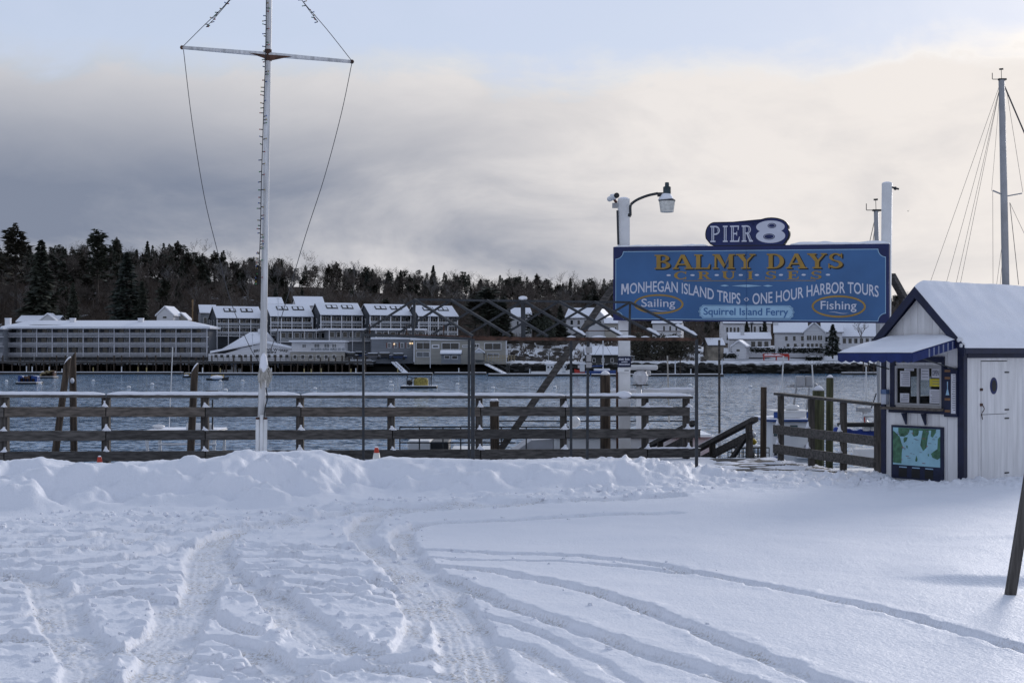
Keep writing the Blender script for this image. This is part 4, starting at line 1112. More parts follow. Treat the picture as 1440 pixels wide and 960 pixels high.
    for s_, yv in ((0, ya),):
        mA = MB(); stripes = []
        for i in range(n):
            x0 = -pr+(pr-.06)*i/n; x1 = -pr+(pr-.06)*(i+1)/n; zt = lambda xx: ze+(za-ze)*(xx+pr)/(pr-.06)
            def piece(mm, u0, u1):
                mm.prism([(u0, zt(u0)-.015), (u0, zt(u0)-.15), (u1, zt(u1)-.15), (u1, zt(u1)-.015)], lambda u, v, k: (u, k, v), yv-.006, yv+.0)
            k0 = x0+(x1-x0)*.36; k1 = x0+(x1-x0)*.64
            piece(mA, x0, k0); mS = MB() if i > 2 else mA; piece(mS, k0, k1); stripes += [mS] if i > 2 else []; piece(mA, k1, x1)
        mA.build('end_valance', blue, awn)
        for mS in stripes: mS.build('end_stripe', st, awn)
    for y in (ya+.05, yb-.05): MB().tube([(-pr+.02, y, ze-.03), (-.02, y, 2.0)], .012, 6).build('awning_arm', STEEL, awn)
    nx, ny = 16, 18; vs = []; fs = []
    for i in range(nx+1):
        for j in range(ny+1):
            u, v = i/nx, j/ny; xx = -pr-.015+(pr-.03)*u; yy = ya-.01+(yb-ya+.02)*v
            e = min(1, .15+min(u*nx, nx-u*nx+2, v*ny, ny-v*ny)*.5); zz_ = ze+(za-ze)*u
            vs.append((xx, yy, zz_+.075*e+float(pn(np.array([xx*3.]), np.array([yy*3.]))[0])*.02*e))
    for i in range(nx):
        for j in range(ny): fs.append((i*(ny+1)+j, (i+1)*(ny+1)+j, (i+1)*(ny+1)+j+1, i*(ny+1)+j+1))
    m = MB(); m.add(vs, fs); m.build('snow_blanket', SNOW, awn, smooth=True)
    # flood lamps under the gable eave
    for y, z in ((-.05, 2.50), (-.10, 2.41)): MB().ball((-.16, y, z), .055, 10).build('flood_lamp', mat('lamp_glass', (.7, .7, .72), .3, .05), t, smooth=True)
    MB().bar((-.16, -.05, 2.47), (-.02, -.02, 2.50), .03, .03).build('lamp_bracket', GREYM, t)
booth()
# ------------------------------------------------------------------ right-hand railing, gangway, deck
def side_railing():
    A = Vector((5.50, 29.1, 0)); B = Vector((6.56, 25.4, 0)); t = thing('side_railing', 'short weathered wooden railing running from gangway to ticket booth', 'railing', A)
    dv = B-A
    def at(px):
        k = (px-720)/F; s = (k*A.y-A.x)/(dv.x-k*dv.y); return dv*s, s
    n = Vector((dv.y, -dv.x, 0)).normalized()     # camera side is -n or n
    if n.x > 0: n = -n
    for px in (1098, 1141, 1186, 1234.5):
        c, s = at(px); MB().bar(c+Vector((0, 0, -.4)), c+Vector((0, 0, 1.335-.075*s)), .115, .115).build('post', WOODZ, t, bevel=.006)
    a, sa = at(1094); b, sb = at(1236.5); up = lambda z: Vector((0, 0, z))
    MB().bar(a+up(1.375), b+up(1.29), .20, .05).build('cap_rail', WOODX2, t, bevel=.006)
    for z in (.65, .255):
        MB().bar(a+n*.09+up(z), b+n*.09+up(z-.01), .05, .18).build('rail', WOODX, t, bevel=.006)
    for px in (1098, 1141, 1186):
        c, s = at(px)
        for z in (.74, .345):
            MB().lathe([(.06, 0), (.035, .06), (.01, .13)], c+n*.07+up(z), 8).build('snow_heap', SNOW, t, smooth=True)
side_railing()

def gangway():
    O = Vector((4.6, 30, 0)); t = thing('gangway', 'heavy timber gangway rails sloping down to the floats past the fence', 'gangway', O)
    for k, (a, b) in enumerate(((P(1062, 589, 29.75), P(905, 672, 34.5)), (P(976, 594, 30.4), P(850, 660, 34.5)))):
        MB(O).bar(a, b, .16, .10).build('handrail', WOODX2, t, bevel=.01)
        dn = Vector((0, 0, -.28)); MB(O).bar(a+dn+(b-a)*.03, b+dn, .07, .16).build('mid_beam', WOODX2, t)
        m = MB(O); snow_strip(m, a+Vector((0, 0, .05)), b+Vector((0, 0, .05)), .12, .03, k, .1, .3); m.build('snow_strip', SNOW, t, smooth=True)
        for s in (.05, .35, .7):
            p = a.lerp(b, s); MB(O).bar(p+Vector((.03, 0, -1.0)), p-Vector((0, 0, .02)), .13, .13).build('post', WOODZ, t, bevel=.006)
            q = a.lerp(b, s+.2); MB(O).bar(p+Vector((-.05, 0, -.3)), q+Vector((0, 0, -.75)), .08, .08).build('strut', WOODX2, t)
        dn = Vector((0, 0, -.95)); MB(O).bar(a+dn, b+dn, .10, .26).build('stringer', WOODX2, t)
    for i in range(9):
        s = i/9+.03; p = P(1062, 589, 29.75).lerp(P(905, 672, 34.5), s)-Vector((0, 0, .82)); q = P(976, 594, 30.4).lerp(P(850, 660, 34.5), s)-Vector((0, 0, .82))
        MB(O).bar(p, q, .30, .04).build('tread', WOODX, t)
gangway()

def deck():
    t = bpy.data.objects.new('pier_deck', None); C.objects.link(t); tag(t, kind='structure'); t.location = (4.6, 27.5, 0)
    rg = random.Random(6)
    y = -1.9; i = 0
    while y < 2.15:
        x0, x1 = -1.0, 2.1
        yy = 27.5+y
        x1 = min(x1, float(np.interp(-yy, [-29.1, -25.4], [5.45, 6.5]))-4.6)
        MB().box(x0+rg.uniform(-.2, .1), x1, y, y+.19, -.06, .006+rg.uniform(-.006, .006)).build('plank', [WOODX, WOODX3, WOODX2][i % 3], t, bevel=.004)
        y += .20; i += 1
deck()

def piling(px0, y0, px1, y1, w, d, m, label, cap=True, slant=0):
    a = P(px1, y1, d); b = P(px0, y0, d); r = w/F*d/2
    dirv = (a-b).normalized(); a = b+dirv*((b.z+3.6)/-dirv.z) if dirv.z < 0 else a
    O = a; t = thing('piling', label, 'piling', O)
    mb = MB(O); mb.tube([a, a.lerp(b, .5)+Vector((r*.08, 0, 0)), b], [r*1.12, r*1.05, r], 14)
    o = mb.build('shaft', m, t, smooth=False)
    if slant:
        me = o.data
        top = [v for v in me.vertices if (v.co-(b-O)).length < r*1.3]
        for v in top: v.co.z += (v.co.x-(b-O).x)*slant
    if cap:
        mb = MB(O); s = slant
        prof = [(r*.95, 0), (r*.85, r*.35), (r*.5, r*.7), (.01, r*.85)]
        mb.lathe(prof, b, 12); oo = mb.build('snow_cap', SNOW, t, smooth=True)
        if slant:
            for v in oo.data.vertices: v.co.z += (v.co.x-(b-O).x)*slant
piling(95, 508, 75, 655, 10.5, 30, PILE, 'dark leaning piling of the pair behind the fence at left', True, 1.2)
piling(102, 502, 104, 655, 9.5, 30.4, PILE, 'upright dark piling of the pair behind the fence at left', False, 1.6)
piling(274, 518, 267, 650, 10.5, 31, PILE, 'slant topped dark piling behind fence left of the flagpole', True, 1.4)
piling(695, 564, 696, 650, 13, 30.2, PILE, 'short thick dark piling at the foot of the raking sign brace', True)
piling(851, 527, 851, 650, 14.5, 30.2, PILE, 'thick brown piling just left of the left sign post', True)
piling(1074, 544, 1073, 650, 8.5, 31, PILE, 'slim dark piling standing between gangway and side railing', False)
piling(1151, 549, 1150, 650, 16.5, 30.0, PILEG, 'thick greenish piling behind the side railing, snow on top', True)
piling(1167, 531, 1166, 650, 10, 30.6, PILEG, 'tall slender greenish piling behind side railing beside the thick one', True)
piling(868.5, 520, 869, 650, 5, 31.2, RUST, 'thin rusty brown pile behind the left sign post', False)
# snow stuck to the upright piling
tb = thing('snow_clump', 'white lump of snow stuck on the upright piling at left', 'snow', P(102, 535, 30.2)); MB().ball((0, -.02, 0), .045, 10, 1, 1.3).build('lump', SNOW, tb, smooth=True)

def cone(px, py, d, label):
    tip = P(px, py, d); t = thing('traffic_cone', label, 'cone', tip-Vector((0, 0, .72)))
    OR = mat('cone_red', (.50, .045, .02), .5, .15); prof = lambda z: .16-.128*z/.72
    MB().lathe([(prof(.63), .63), (prof(.715), .715), (.026, .72)], (0, 0, 0), 16).build('tip', OR, t, smooth=True)
    MB().lathe([(prof(.34), .34), (prof(.63)+.002, .63)], (0, 0, 0), 16).build('white_band', mat('cone_white', (.72, .70, .66), .5, .15), t, smooth=True)
    MB().lathe([(prof(0), .03), (prof(.34), .34)], (0, 0, 0), 16).build('body', OR, t, smooth=True)
    MB().box(-.2, .2, -.2, .2, 0, .03).build('base', BLACK, t)
    MB().ball((0, 0, .725), .028, 8, 1, .6).build('snow_cap', SNOW, t, smooth=True)
cone(140, 642, 24.2, 'traffic cone with only its red tip above the snowbank at left')
cone(529.5, 629, 24.6, 'traffic cone with red tip and white band right of the flagpole')

def lean_post():
    a = G(1422, 828, .13); b = P(1466, 560, a.y-.1); t = thing('leaning_post', 'dark wooden post leaning in the snow at right edge', 'post', a)
    MB(a).bar(a-(b-a)*.2, b, .082, .082).build('timber', WOODZ, t, bevel=.006)
lean_post()

# ------------------------------------------------------------------ boats by the pier
BW = mat('boat_white', (.72, .72, .72), .35, .06, 2); BBL = mat('boat_blue', (.02, .06, .22), .4, .2, 3); TARP = mat('grey_tarp', (.42, .42, .44), .7, .12, 2)
PANE = mat('dark_glass', (.02, .025, .03), .08, .2, 2, spec=.6); CHROME = mat('rail_steel', (.35, .36, .38), .3, .1, 3, metal=.8); RED = mat('red_paint', (.42, .03, .02), .5, .15)
def hull_mesh(mb, L, B, free, draft=.4, bow=.5, n=12):
    """hull along +x (bow), waterline z=0"""
    vs = []; m = 7
    for i in range(n+1):
        u = i/n; x = -L/2+L*u
        hb = B/2*(1-max(0, (u-.45)/.55)**2.2)*(.86+.14*min(1, u*4)); hb = max(hb, .02)
        sh = free+bow*max(0, u-.4)**2*2.4
        xs = x+(.35*bow*(0) if u < 1 else 0)
        for j in range(m):
            k = j/(m-1)*2-1; a = abs(k); y = hb*math.copysign(a**.55, k); z = -draft+(sh+draft)*(a**2.4)
            rake = max(0, u-.75)*1.6*bow*((z+draft)/(sh+draft))
            vs.append((x+rake, y, z))
    fs = [(i*m+j, i*m+j+1, (i+1)*m+j+1, (i+1)*m+j) for i in range(n) for j in range(m-1)]
    fs += [tuple(range(m))[::-1]]+[(i*m, (i+1)*m, (i+1)*m+m-1, i*m+m-1) for i in range(n)]
    return mb.add(vs, fs)
WL = -2.5
def tour_boat():
    c = P(790, 600, 35.2); c.z = WL; t = thing('tour_boat', 'white tour boat wrapped for winter moored behind the fence under the sign', 'boat', c)
    k = 34/F
    hull_mesh(MB(), 9.0, 2.9, 1.35, .5, .35).build('hull', BW, t, smooth=True)
    z0 = 1.32
    def px(x, d=34.0): return (x-720)/F*d-c.x
    def pz(y, d=34.0): return EYE-(y-HOR)/F*d-WL
    # main house
    MB().box(px(779), px(1003), -1.1, 1.1, z0, pz(616)).build('deck_house', BW, t, bevel=.05)
    MB().box(px(775), px(1007), -1.2, 1.2, pz(616)+.002, pz(613)).build('roof', BW, t, bevel=.03)
    # grey tarpaulin sloping down forward
    m = MB(); m.prism([(px(700), pz(652)), (px(779)-.01, pz(652)), (px(779)-.01, pz(618)), (px(748), pz(619))], lambda u, v, q: (u, q, v), -1.05, 1.05); m.build('tarpaulin', TARP, t)
    MB().box(px(572), px(604), -1.0, .9, z0-.1, pz(620)).build('stern_house', BW, t, bevel=.04)
    MB().box(px(604)+.01, px(630), -.9, .4, z0-.2, pz(622)).build('console', DARK, t, bevel=.03)
    MB().box(px(632), px(690), -.8, .8, z0-.2, pz(634)).build('engine_box', BW, t, bevel=.04)
    MB().box(px(640), px(655), -.82, -.801, pz(634)-.14, pz(634)-.04).build('blue_sticker', mat('sticker', (.1, .3, .5), .4), t)
    for y, a, b, q in ((600, 562, 800, -1.25), (603.5, 590, 985, -1.28), (622, 562, 725, -1.25), (598.5, 700, 980, 1.2)):
        MB().tube([(px(a), q, pz(y)), (px(b), q, pz(y))], .02, 6).build('pipe_rail', STEEL, t)
    for x in (562.5, 590, 623, 648, 740, 705): MB().tube([(px(x), -1.25, z0-.1), (px(x), -1.25, pz(600))], .018, 6).build('stanchion', STEEL, t)
    MB().ball((px(810), -.5, pz(595)), .14, 12).build('fender_ball', BW, t, smooth=True)
    # radar on its pedestal
    r = MB(); xm = px(905); r.tube([(xm, 0, pz(613)), (xm, 0, pz(541))], .07, 10); mast = r.build('radar_mast', BW, t, smooth=True)
    m = MB(); m.box(px(886.5), px(932), -.12, .12, pz(521), pz(513.5)); m.build('radar_scanner', BW, mast, bevel=.05)
    MB().lathe([(.12, pz(542)), (.17, pz(537)), (.20, pz(529)), (.15, pz(524)), (.07, pz(521.5))], (px(907), 0, 0), 9).build('wrapped_radar_motor', mat('wrap_white', (.66, .66, .68), .5, .12, 9, .02, 12), mast)
    MB().box(px(896), px(918), -.1, .1, pz(543.5), pz(542)).build('bracket', DARK, mast)
    MB().box(px(916), px(923), .1, .3, pz(529), pz(522)).build('small_dome', BW, mast, bevel=.03)
    for y, a, b in ((553, 860, 906), (552, 912, 990)):
        MB().tube([(px(a), .2, pz(y)), (px(b), .2, pz(y))], .045, 8).build('boom', BW, t, smooth=True)
        m = MB(); snow_strip(m, (px(a), .2, pz(y)+.03), (px(b), .2, pz(y)+.03), .07, .05, 3, .1, .4); m.build('snow_strip', SNOW, t, smooth=True)
    MB().tube([(px(952), .5, pz(600)), (px(949.5), .5, pz(500))], .02, 6).build('antenna', ROPE, t)
    m = MB(); m.ball((px(988), .2, pz(547)), .05, 8); m.build('mast_light', BW, t)
    MB().box(px(860), px(1003), -1.0, 1.0, pz(613)+.003, pz(611.5)).build('snow_blanket', SNOW, t, bevel=.015)
tour_boat()

def hardtop_boat():
    d = 34.0; c = P(265, 620, d); c.z = WL; t = thing('hardtop_boat', 'small boat with snowy white hardtop seen through the fence left of the flagpole', 'boat', c)
    px = lambda x: (x-720)/F*d-c.x; pz = lambda y: EYE-(y-HOR)/F*d-WL
    hull_mesh(MB(), 4.6, 1.9, .6, .3, .3).build('hull', BW, t, smooth=True)
    MB().box(px(214), px(312), -.7, .7, pz(607), pz(604)).build('hardtop', BW, t, bevel=.02)
    MB().box(px(215), px(311), -.69, .69, pz(604)+.002, pz(602.5)).build('snow_blanket', SNOW, t, bevel=.015)
    MB().ball((px(223), 0, pz(599.5)), .12, 10, 1.3, .45).build('radome', BW, t, smooth=True)
    MB().tube([(px(267), -.3, pz(599.5)), (px(303), -.3, pz(599.5))], [.10, .10], 10).build('life_raft', BW, t, smooth=True)
    MB().box(px(270), px(279), -.402, -.395, pz(602.4), pz(600.8)).build('blue_print', BBL, t)
    for a, b in ((215, 222), (309, 305)):
        for y in (-.6, .6): MB().tube([(px(a), y, pz(606)), (px(b), y, .55)], .04, 6).build('upright', BW, t)
    for y0, a, b in ((622, 232, 312), (650, 241, 271)): MB().tube([(px(a), -.65, pz(y0)), (px(b), -.65, pz(y0))], .03, 6).build('cross_bar', BW, t)
    MB().bar((px(295), -.4, pz(549)), (px(312), -.4, pz(549)), .03, .03).build('board_frame', BLACK, t)
    MB().box(px(294.5), px(312.5), -.42, -.40, pz(561), pz(549)).build('instrument_board', mat('board_grey', (.22, .26, .3), .4), t)
    MB().tube([(px(304), -.41, pz(604)), (px(304), -.41, pz(561))], .02, 6).build('board_stem', STEEL, t)
    for x, y0, y1 in ((237, 488, 602),): MB().tube([(px(x-2), .2, pz(y1)), (px(x+3), .2, pz(y0))], .012, 5).build('whip_antenna', BW, t)
hardtop_boat()

def lobster_boat():
    d = 38.5; c = P(1112, 620, d); c.z = WL; t = thing('lobster_boat', 'white lobster boat with blue trimmed wheelhouse beyond the side railing', 'boat', c)
    px = lambda x: (x-720)/F*d-c.x; pz = lambda y: EYE-(y-HOR)/F*d-WL
    h = MB(); hull_mesh(h, 6.4, 2.5, .8, .4, .5); o = h.build('hull', BW, t, smooth=True); o.location.x = .6
    MB().box(px(1076), px(1136), -1.0, .8, .7, pz(590)).build('wheelhouse', BW, t, bevel=.03)
    MB().box(px(1066), px(1138), -1.1, .9, pz(590)+.001, pz(587.5)).build('roof', BBL, t, bevel=.015)
    MB().box(px(1068), px(1137), -1.08, .88, pz(587.5)+.001, pz(586)).build('snow_blanket', SNOW, t, bevel=.015)
    for a, b in ((1078.5, 1083), (1085.5, 1091), (1101, 1111), (1123.5, 1134)):
        w = MB().box(px(a), px(b), -1.012, -1.0005, pz(610), pz(595)).build('window', BLACK, t)
        MB().box(px(a)+.015, px(b)-.015, -1.016, -1.0125, pz(610)+.02, pz(595)-.02).build('pane', mat('boat_pane', (.12, .18, .19), .1, .2), w)
    MB().box(px(1079), px(1089), -1.012, -1.0005, pz(636), pz(622)).build('hatch', DARK, t)
    for a, b in ((1081, 1089), (1126, 1131)): MB().box(px(a), px(b), -.8, -.72, pz(586)+.003, pz(577.5)).build('upper_pillar', BBL, t)
    MB().box(px(1080), px(1134), -.8, .3, pz(577.5)+.001, pz(575.8)).build('upper_top', BW, t, bevel=.01)
    MB().box(px(1092), px(1124), -.79, -.7, pz(585), pz(578)).build('windscreen', BW, t)
    MB().lathe([(.17, 0), (.19, .03), (.19, .10), (.14, .13)], (px(1111), -.3, pz(575.5)), 14).build('radar_dome', BW, t, smooth=True)
    for a, b in ((1115, 1120), (1134, 1138)): MB().tube([(px(a), 0, pz(576)), (px(b), 0, pz(545))], .025, 6).build('arch_leg', CHROME, t)
    MB().bar((px(1106), 0, pz(543.5)), (px(1151), 0, pz(543.5)), .06, .03).build('arch_bar', GREYM, t)
    for a, b in ((1119.5, 1129.5), (1132.5, 1141)): MB().box(px(a), px(b), -.12, .12, pz(543)+.004, pz(528.5)).build('antenna_box', GREYM, t, bevel=.025)
    for x in (1114, 1146): MB().ball((px(x), 0, pz(541)), .06, 8, 1.2, .8).build('gps_dome', GREYM, t, smooth=True)
    for x0, y0, x1, y1 in ((1083, 640, 1092, 500), (1132, 545, 1131, 512)): MB().tube([(px(x0), -1.1, pz(y0)), (px(x1), -1.0, pz(y1))], .018, 5).build('whip_antenna', BW, t)
    MB().box(px(1110), px(1140), -1.15, -1.0, pz(640), pz(636)).build('side_deck', BW, t)
    MB().box(px(1075), px(1090), -1.16, -1.0, pz(641), pz(638)).build('blue_stripe', BBL, t)
    MB().box(px(1120), px(1134), -1.3, -1.02, pz(632), pz(622)).build('trap_hauler', GREYM, t, bevel=.02)
lobster_boat()

def sailboat(px_m0, ytop, px_m1, d, w, label, boomcover=False, stays=()):
    c = P(px_m1, 620, d); c.z = WL; t = thing('sailboat', label, 'sailboat', c)
    px = lambda x: (x-720)/F*d-c.x; pz = lambda y: EYE-(y-HOR)/F*d-WL
    h = MB(); hull_mesh(h, 8.5, 2.6, .95, .5, .3); o = h.build('hull', BW, t, smooth=True)
    MB().box(-1.8, 1.4, -.7, .7, .85, 1.35).build('cabin', BW, t, bevel=.08)
    top = Vector((px(px_m0), 0, pz(ytop))); bot = Vector((px(px_m1+(px_m1-px_m0)*.3), 0, 1.2))
    r = w/F*d/2
    mast = MB().tube([bot, bot.lerp(top, .6), top], [r, r, r*.85], 10).build('mast', GREYM, t, smooth=True)
    MB().box(top.x-.10, top.x+.14, -.05, .05, top.z, top.z+.05).build('masthead', DARK, mast)
    MB().tube([top, top+Vector((-.01, 0, .32))], .009, 5).build('wind_vane_stem', DARK, mast)
    MB().bar(top+Vector((-.07, 0, .33)), top+Vector((.05, 0, .34)), .02, .05).build('wind_vane', DARK, mast)
    MB().tube([top+Vector((-.05, 0, .03)), top+Vector((-.27, 0, .03)), top+Vector((-.28, 0, .04)), top+Vector((-.28, 0, .22))], .012, 5).build('antenna', DARK, mast)
    for y, a, b in ((272, 1396, 1437),) if not boomcover else ():
        MB().bar((px(a), 0, pz(268)), (px(1415), 0, pz(276)), .05, .035).build('spreader', GREYM, mast); MB().bar((px(1415), 0, pz(276)), (px(b), 0, pz(272)), .05, .035).build('spreader', GREYM, mast)
    for (x0, y0, x1, y1, rr) in stays: MB().tube([(px(x0), 0, pz(y0)), (px(x1), .1, pz(y1))], rr, 5).build('stay', WIRE, mast)
    if boomcover:
        pts = [(px(1168), -.4, pz(606)), (px(1185), -.4, pz(608)), (px(1205), -.4, pz(609)), (px(1222), -.4, pz(609)), (px(1236), -.4, pz(606))]
        MB().tube(catmull(pts, 4), [.13+.03*math.sin(i*1.7) for i in range(17)], 12).build('sail_cover', mat('sail_cover_blue', (.02, .05, .27), .7, .2, 6, .02, 8), t, smooth=True)
        MB().lathe([(.10, 0), (.12, .05), (.10, .22), (.03, .3)], (px(1212), -.5, pz(604)), 12).build('radar_dome', BW, t, smooth=True)
        MB().lathe([(.10, 0), (.12, .05), (.10, .22), (.03, .3)], (px(1223), -.5, pz(604)), 12).build('radar_dome', BW, t, smooth=True)
        MB().box(px(1200), px(1218), -.6, -.3, pz(578), pz(572)).build('solar_panel', GREYM, t)
        MB().tube([(px(1209), -.45, pz(604)), (px(1209), -.45, pz(578))], .03, 6).build('panel_post', BW, t)
        MB().tube([(px(1207), -.6, pz(583)), (px(1230), -.6, pz(583))], .05, 8).build('roll', BW, t)
        MB().bar((px(1219), -.5, pz(573)), (px(1226), -.5, pz(552)), .06, .02).build('wind_blade', DARK, t)
        MB().tube([(px(1209), -.62, pz(596)), (px(1208), -.62, pz(584))], .02, 6).build('red_pole', RED, t)
        MB().tube([(px(1212), -.5, pz(600)), (px(1212), -.5, pz(515))], .02, 6).build('antenna_mast', BW, t)
        MB().box(px(1170), px(1225), -.9, -.6, pz(598), pz(592)).build('dodger', BLACK, t, bevel=.04)
        MB().box(px(1192), px(1236), -1.0, -.6, pz(640), pz(628)).build('cockpit_side', BW, t, bevel=.03)
    return t
sailboat(1232, 297, 1238, 41, 7.5, 'sailboat with blue sail cover between side railing and ticket booth', True, [(1232, 300, 1223, 345, .01), (1233, 300, 1228, 345, .01)])
sailboat(1408.5, 113, 1417, 43, 10, 'sailboat whose tall grey mast rises behind the ticket booth', False,
         [(1405, 122, 1309, 398, .006), (1406, 124, 1332, 398, .006), (1406, 124, 1346, 398, .006), (1406, 124, 1352, 398, .006), (1411, 118, 1448, 200, .024), (1396, 268, 1398, 400, .006), (1417, 285, 1403, 400, .006), (1417, 285, 1408, 400, .006), (1420, 285, 1434, 400, .01), (1420, 285, 1450, 345, .006), (1416, 130, 1440, 270, .006), (1405, 140, 1396, 268, .005)])

def traps():
    O = Vector((P(1060, 640, 31.6).x, 31.6, -.62)); pl = thing('gear_platform', 'snowy timber platform carrying lobster gear beside the gangway', 'platform', O)
    MB().box(-.95, .75, -.5, 1.0, -.08, 0).build('platform_top', WOODX2, pl)
    for x in (-.8, .6):
        for y in (-.4, .9): MB().box(x-.07, x+.07, y-.07, y+.07, -2.9, -.081).build('leg', WOODZ, pl)
    wire = mat('trap_wire', (.03, .035, .03), .6, .3); rg = random.Random(12)
    def trap(loc, rz, label, red=False):
        t = thing('lobster_trap', label, 'lobster trap', O+Vector(loc), rz); L_, W_, H_ = .78, .46, .33
        m = MB(); e = .014
        for i in range(9):
            x = -L_/2+L_*i/8
            for (a, b) in (((x, -W_/2, 0), (x, -W_/2, H_)), ((x, W_/2, 0), (x, W_/2, H_)), ((x, -W_/2, H_), (x, W_/2, H_)), ((x, -W_/2, 0), (x, W_/2, 0))): m.bar(a, b, e, e)
        for k in range(4):
            z = .005+(H_-.01)*k/3
            for y in (-W_/2, W_/2): m.bar((-L_/2, y+.001, z), (L_/2, y+.001, z), e, e)
            m.bar((-L_/2-.001, -W_/2, z), (-L_/2-.001, W_/2, z), e, e); m.bar((L_/2+.001, -W_/2, z), (L_/2+.001, W_/2, z), e, e)
        m.build('wire_cage', wire, t)
        MB().ball((.12, 0, .1), .09, 8).build('float', RED if red else BW, t, smooth=True)
        m = MB(); snow_strip(m, (-L_/2+.05, 0, H_+.01), (L_/2-.1, 0, H_+.01), .38, .06, int(abs(loc[0])*50), .1, .5); m.build('snow_patch', SNOW, t, smooth=True)
    trap((-.45, -.1, 0), .2, 'wire lobster trap at the left bottom of the gear pile by the gangway', True)
    trap((.32, -.1, 0), -.15, 'wire lobster trap at the right bottom of the gear pile by the gangway')
    trap((-.1, .1, .40), .35, 'wire lobster trap on top of the gear pile by the gangway')
    b = thing('fishing_buoys', 'bundle of yellow and white net floats hung by the gangway head', 'floats', P(1056, 618, 31.2))
    for i, (x, z, m_) in enumerate(((0, 0, mat('yellow_float', (.5, .38, .03), .5)), (.05, .10, BW), (-.05, .12, BW), (.07, -.05, MATS['yellow_float']), (0, .2, BW))):
        MB().ball((x, 0.02*i, z), .07, 9).build('float', m_, b, smooth=True)
    s = thing('skiff', 'small dark skiff with red rim and white bow below the gangway', 'boat', Vector((P(1015, 640, 33).x, 33.5, -1.0)), PI*.05)
    hull_mesh(MB(), 2.6, 1.2, .5, .2, .3).build('hull', BBL, s, smooth=True); MB().box(-1.2, .7, -.55, .5, .5, .56).build('rim', RED, s, bevel=.02)
traps()

# ------------------------------------------------------------------ out on the water
def buoy(px, y, label, r=.25):
    d = (EYE-WL)*F/(y-HOR); t = thing('mooring_buoy', label, 'buoy', Vector(((px-720)/F*d, d, WL)), 0, 'white mooring balls on the harbour')
    MB().ball((0, 0, .12), r, 12, 1.1, .95).build('ball', BW, t, smooth=True); MB().ball((0, 0, .12+r*.72), r*.66, 10, 1.1, .45).build('snow_cap', SNOW, t, smooth=True)
    MB().tube([(0, 0, .1+r), (0, 0, .2+r)], .03, 6).build('ring', STEEL, t)
lb = 'white mooring ball floating on the harbour, '
for px, y, l in ((9, 537, 'leftmost of all near the photo edge'), (131, 536.5, 'first one right of the paired pilings'), (181, 546, 'nearest one between the paired and single pilings'), (214, 541.5, 'just left of the slant topped piling'),
                 (310, 537, 'beside the snow covered skiff'), (341, 536.5, 'just left of the flagpole, far out'), (317, 550, 'just left of the flagpole, nearer than the other'), (443, 548, 'alone right of the flagpole'), (551, 543.5, 'nearer of two left of the yellow net'),
                 (549, 538.5, 'farther of two left of the yellow net'), (643, 541.5, 'right of the raft with the yellow net'), (693, 547, 'just right of the double canopy post'), (780, 545.5, 'right of the raking brace'), (970, 543, 'right of the radar'), (1055, 545, 'seen over the gangway'), (56, 541, 'beside the left raft with blue gear')):
    buoy(px, y, lb+l)

def raft(px0, px1, y, label, kind):
    d = (EYE-WL)*F/(y-HOR); w = (px1-px0)/F*d; t = thing('work_raft' if kind != 'skiff' else 'moored_skiff', label, 'raft' if kind != 'skiff' else 'boat', Vector((((px0+px1)/2-720)/F*d, d, WL)))
    if kind == 'skiff':
        hull_mesh(MB(), w, w*.4, .35, .2, .3).build('hull', DARK, t, smooth=True); m = MB(); m.ball((-.1, 0, .45), w*.33, 12, 1, .35); m.build('snow_cover', SNOW, t, smooth=True)
        for x in (-.3, .0, .3): MB().tube([(x*w, -.2*w*.6, .4), (x*w*.9, 0, .95), (x*w, .2*w*.6, .4)], .06, 5).build('frame_hoop', mat('hoop_yellow', (.35, .25, .06), .6), t)
        MB().tube([(-.3*w, 0, .9), (.3*w, 0, .9)], .05, 5).build('ridge_pole', MATS['hoop_yellow'], t)
        return
    MB().box(-w/2, w/2, -1.6, 1.6, -.1, .28).build('float', DARK, t, bevel=.05); MB().box(-w/2+.05, w/2-.05, -1.5, 1.5, .281, .36).build('snow_blanket', SNOW, t, bevel=.04)
    rg = random.Random(int(px0))
    if kind == 'net':
        m = MB(); m.lathe([(1.0, .3), (1.0, 1.1), (.85, 1.35), (.3, 1.45)], (.25, 0, 0), 14); m.build('yellow_net_pile', mat('net_yellow', (.30, .24, .06), .8, .4, 5, .03, 14), t)
        for x in (-w*.33, -w*.2, -w*.08, w*.3, w*.34): MB().tube([(x, -.6, .3), (x+.05, -.6, rg.uniform(1.3, 1.9))], .06, 6).build('upright', BLACK, t)
        MB().bar((-w*.33, -.6, 1.5), (-w*.08, -.6, 1.4), .08, .08).build('cross_bar', BLACK, t); MB().bar((-w*.33, -.6, .8), (-w*.08, -.6, 1.5), .06, .06).build('cross_bar', BLACK, t); MB().bar((-w*.05, -.6, 1.35), (w*.3, -.6, 1.5), .05, .05).build('cross_bar', BLACK, t)
        MB().ball((-w*.26, -.4, .75), .4, 8).build('gear_bundle', BLACK, t)
    else:
        cols = {'gear': [BBL, mat('brown_gear', (.12, .07, .05), .8), BBL, MATS['brown_gear']], 'boxes': [mat('tan_gear', (.28, .22, .12), .8), MATS['tan_gear'], mat('brown_gear', (.12, .07, .05), .8)]}[kind]
        for i in range(9):
            x = -w*.36+w*.72*i/8; h = rg.uniform(.5, 1.1); MB().box(x-.3, x+.28, -.8, .6, .361, .36+h).build('gear_crate', cols[i % len(cols)], t, bevel=.03)
        for x in (-w*.36, 0, w*.36): MB().ball((x, -.2, 1.15), .35, 8, 1.2, .5).build('snow_lump', SNOW, t, smooth=True)
raft(26.5, 56, 540, 'low raft of blue and brown gear moored at far left', 'gear')
raft(57, 79, 531.5, 'smaller raft of tan crates moored left of the paired pilings', 'boxes')
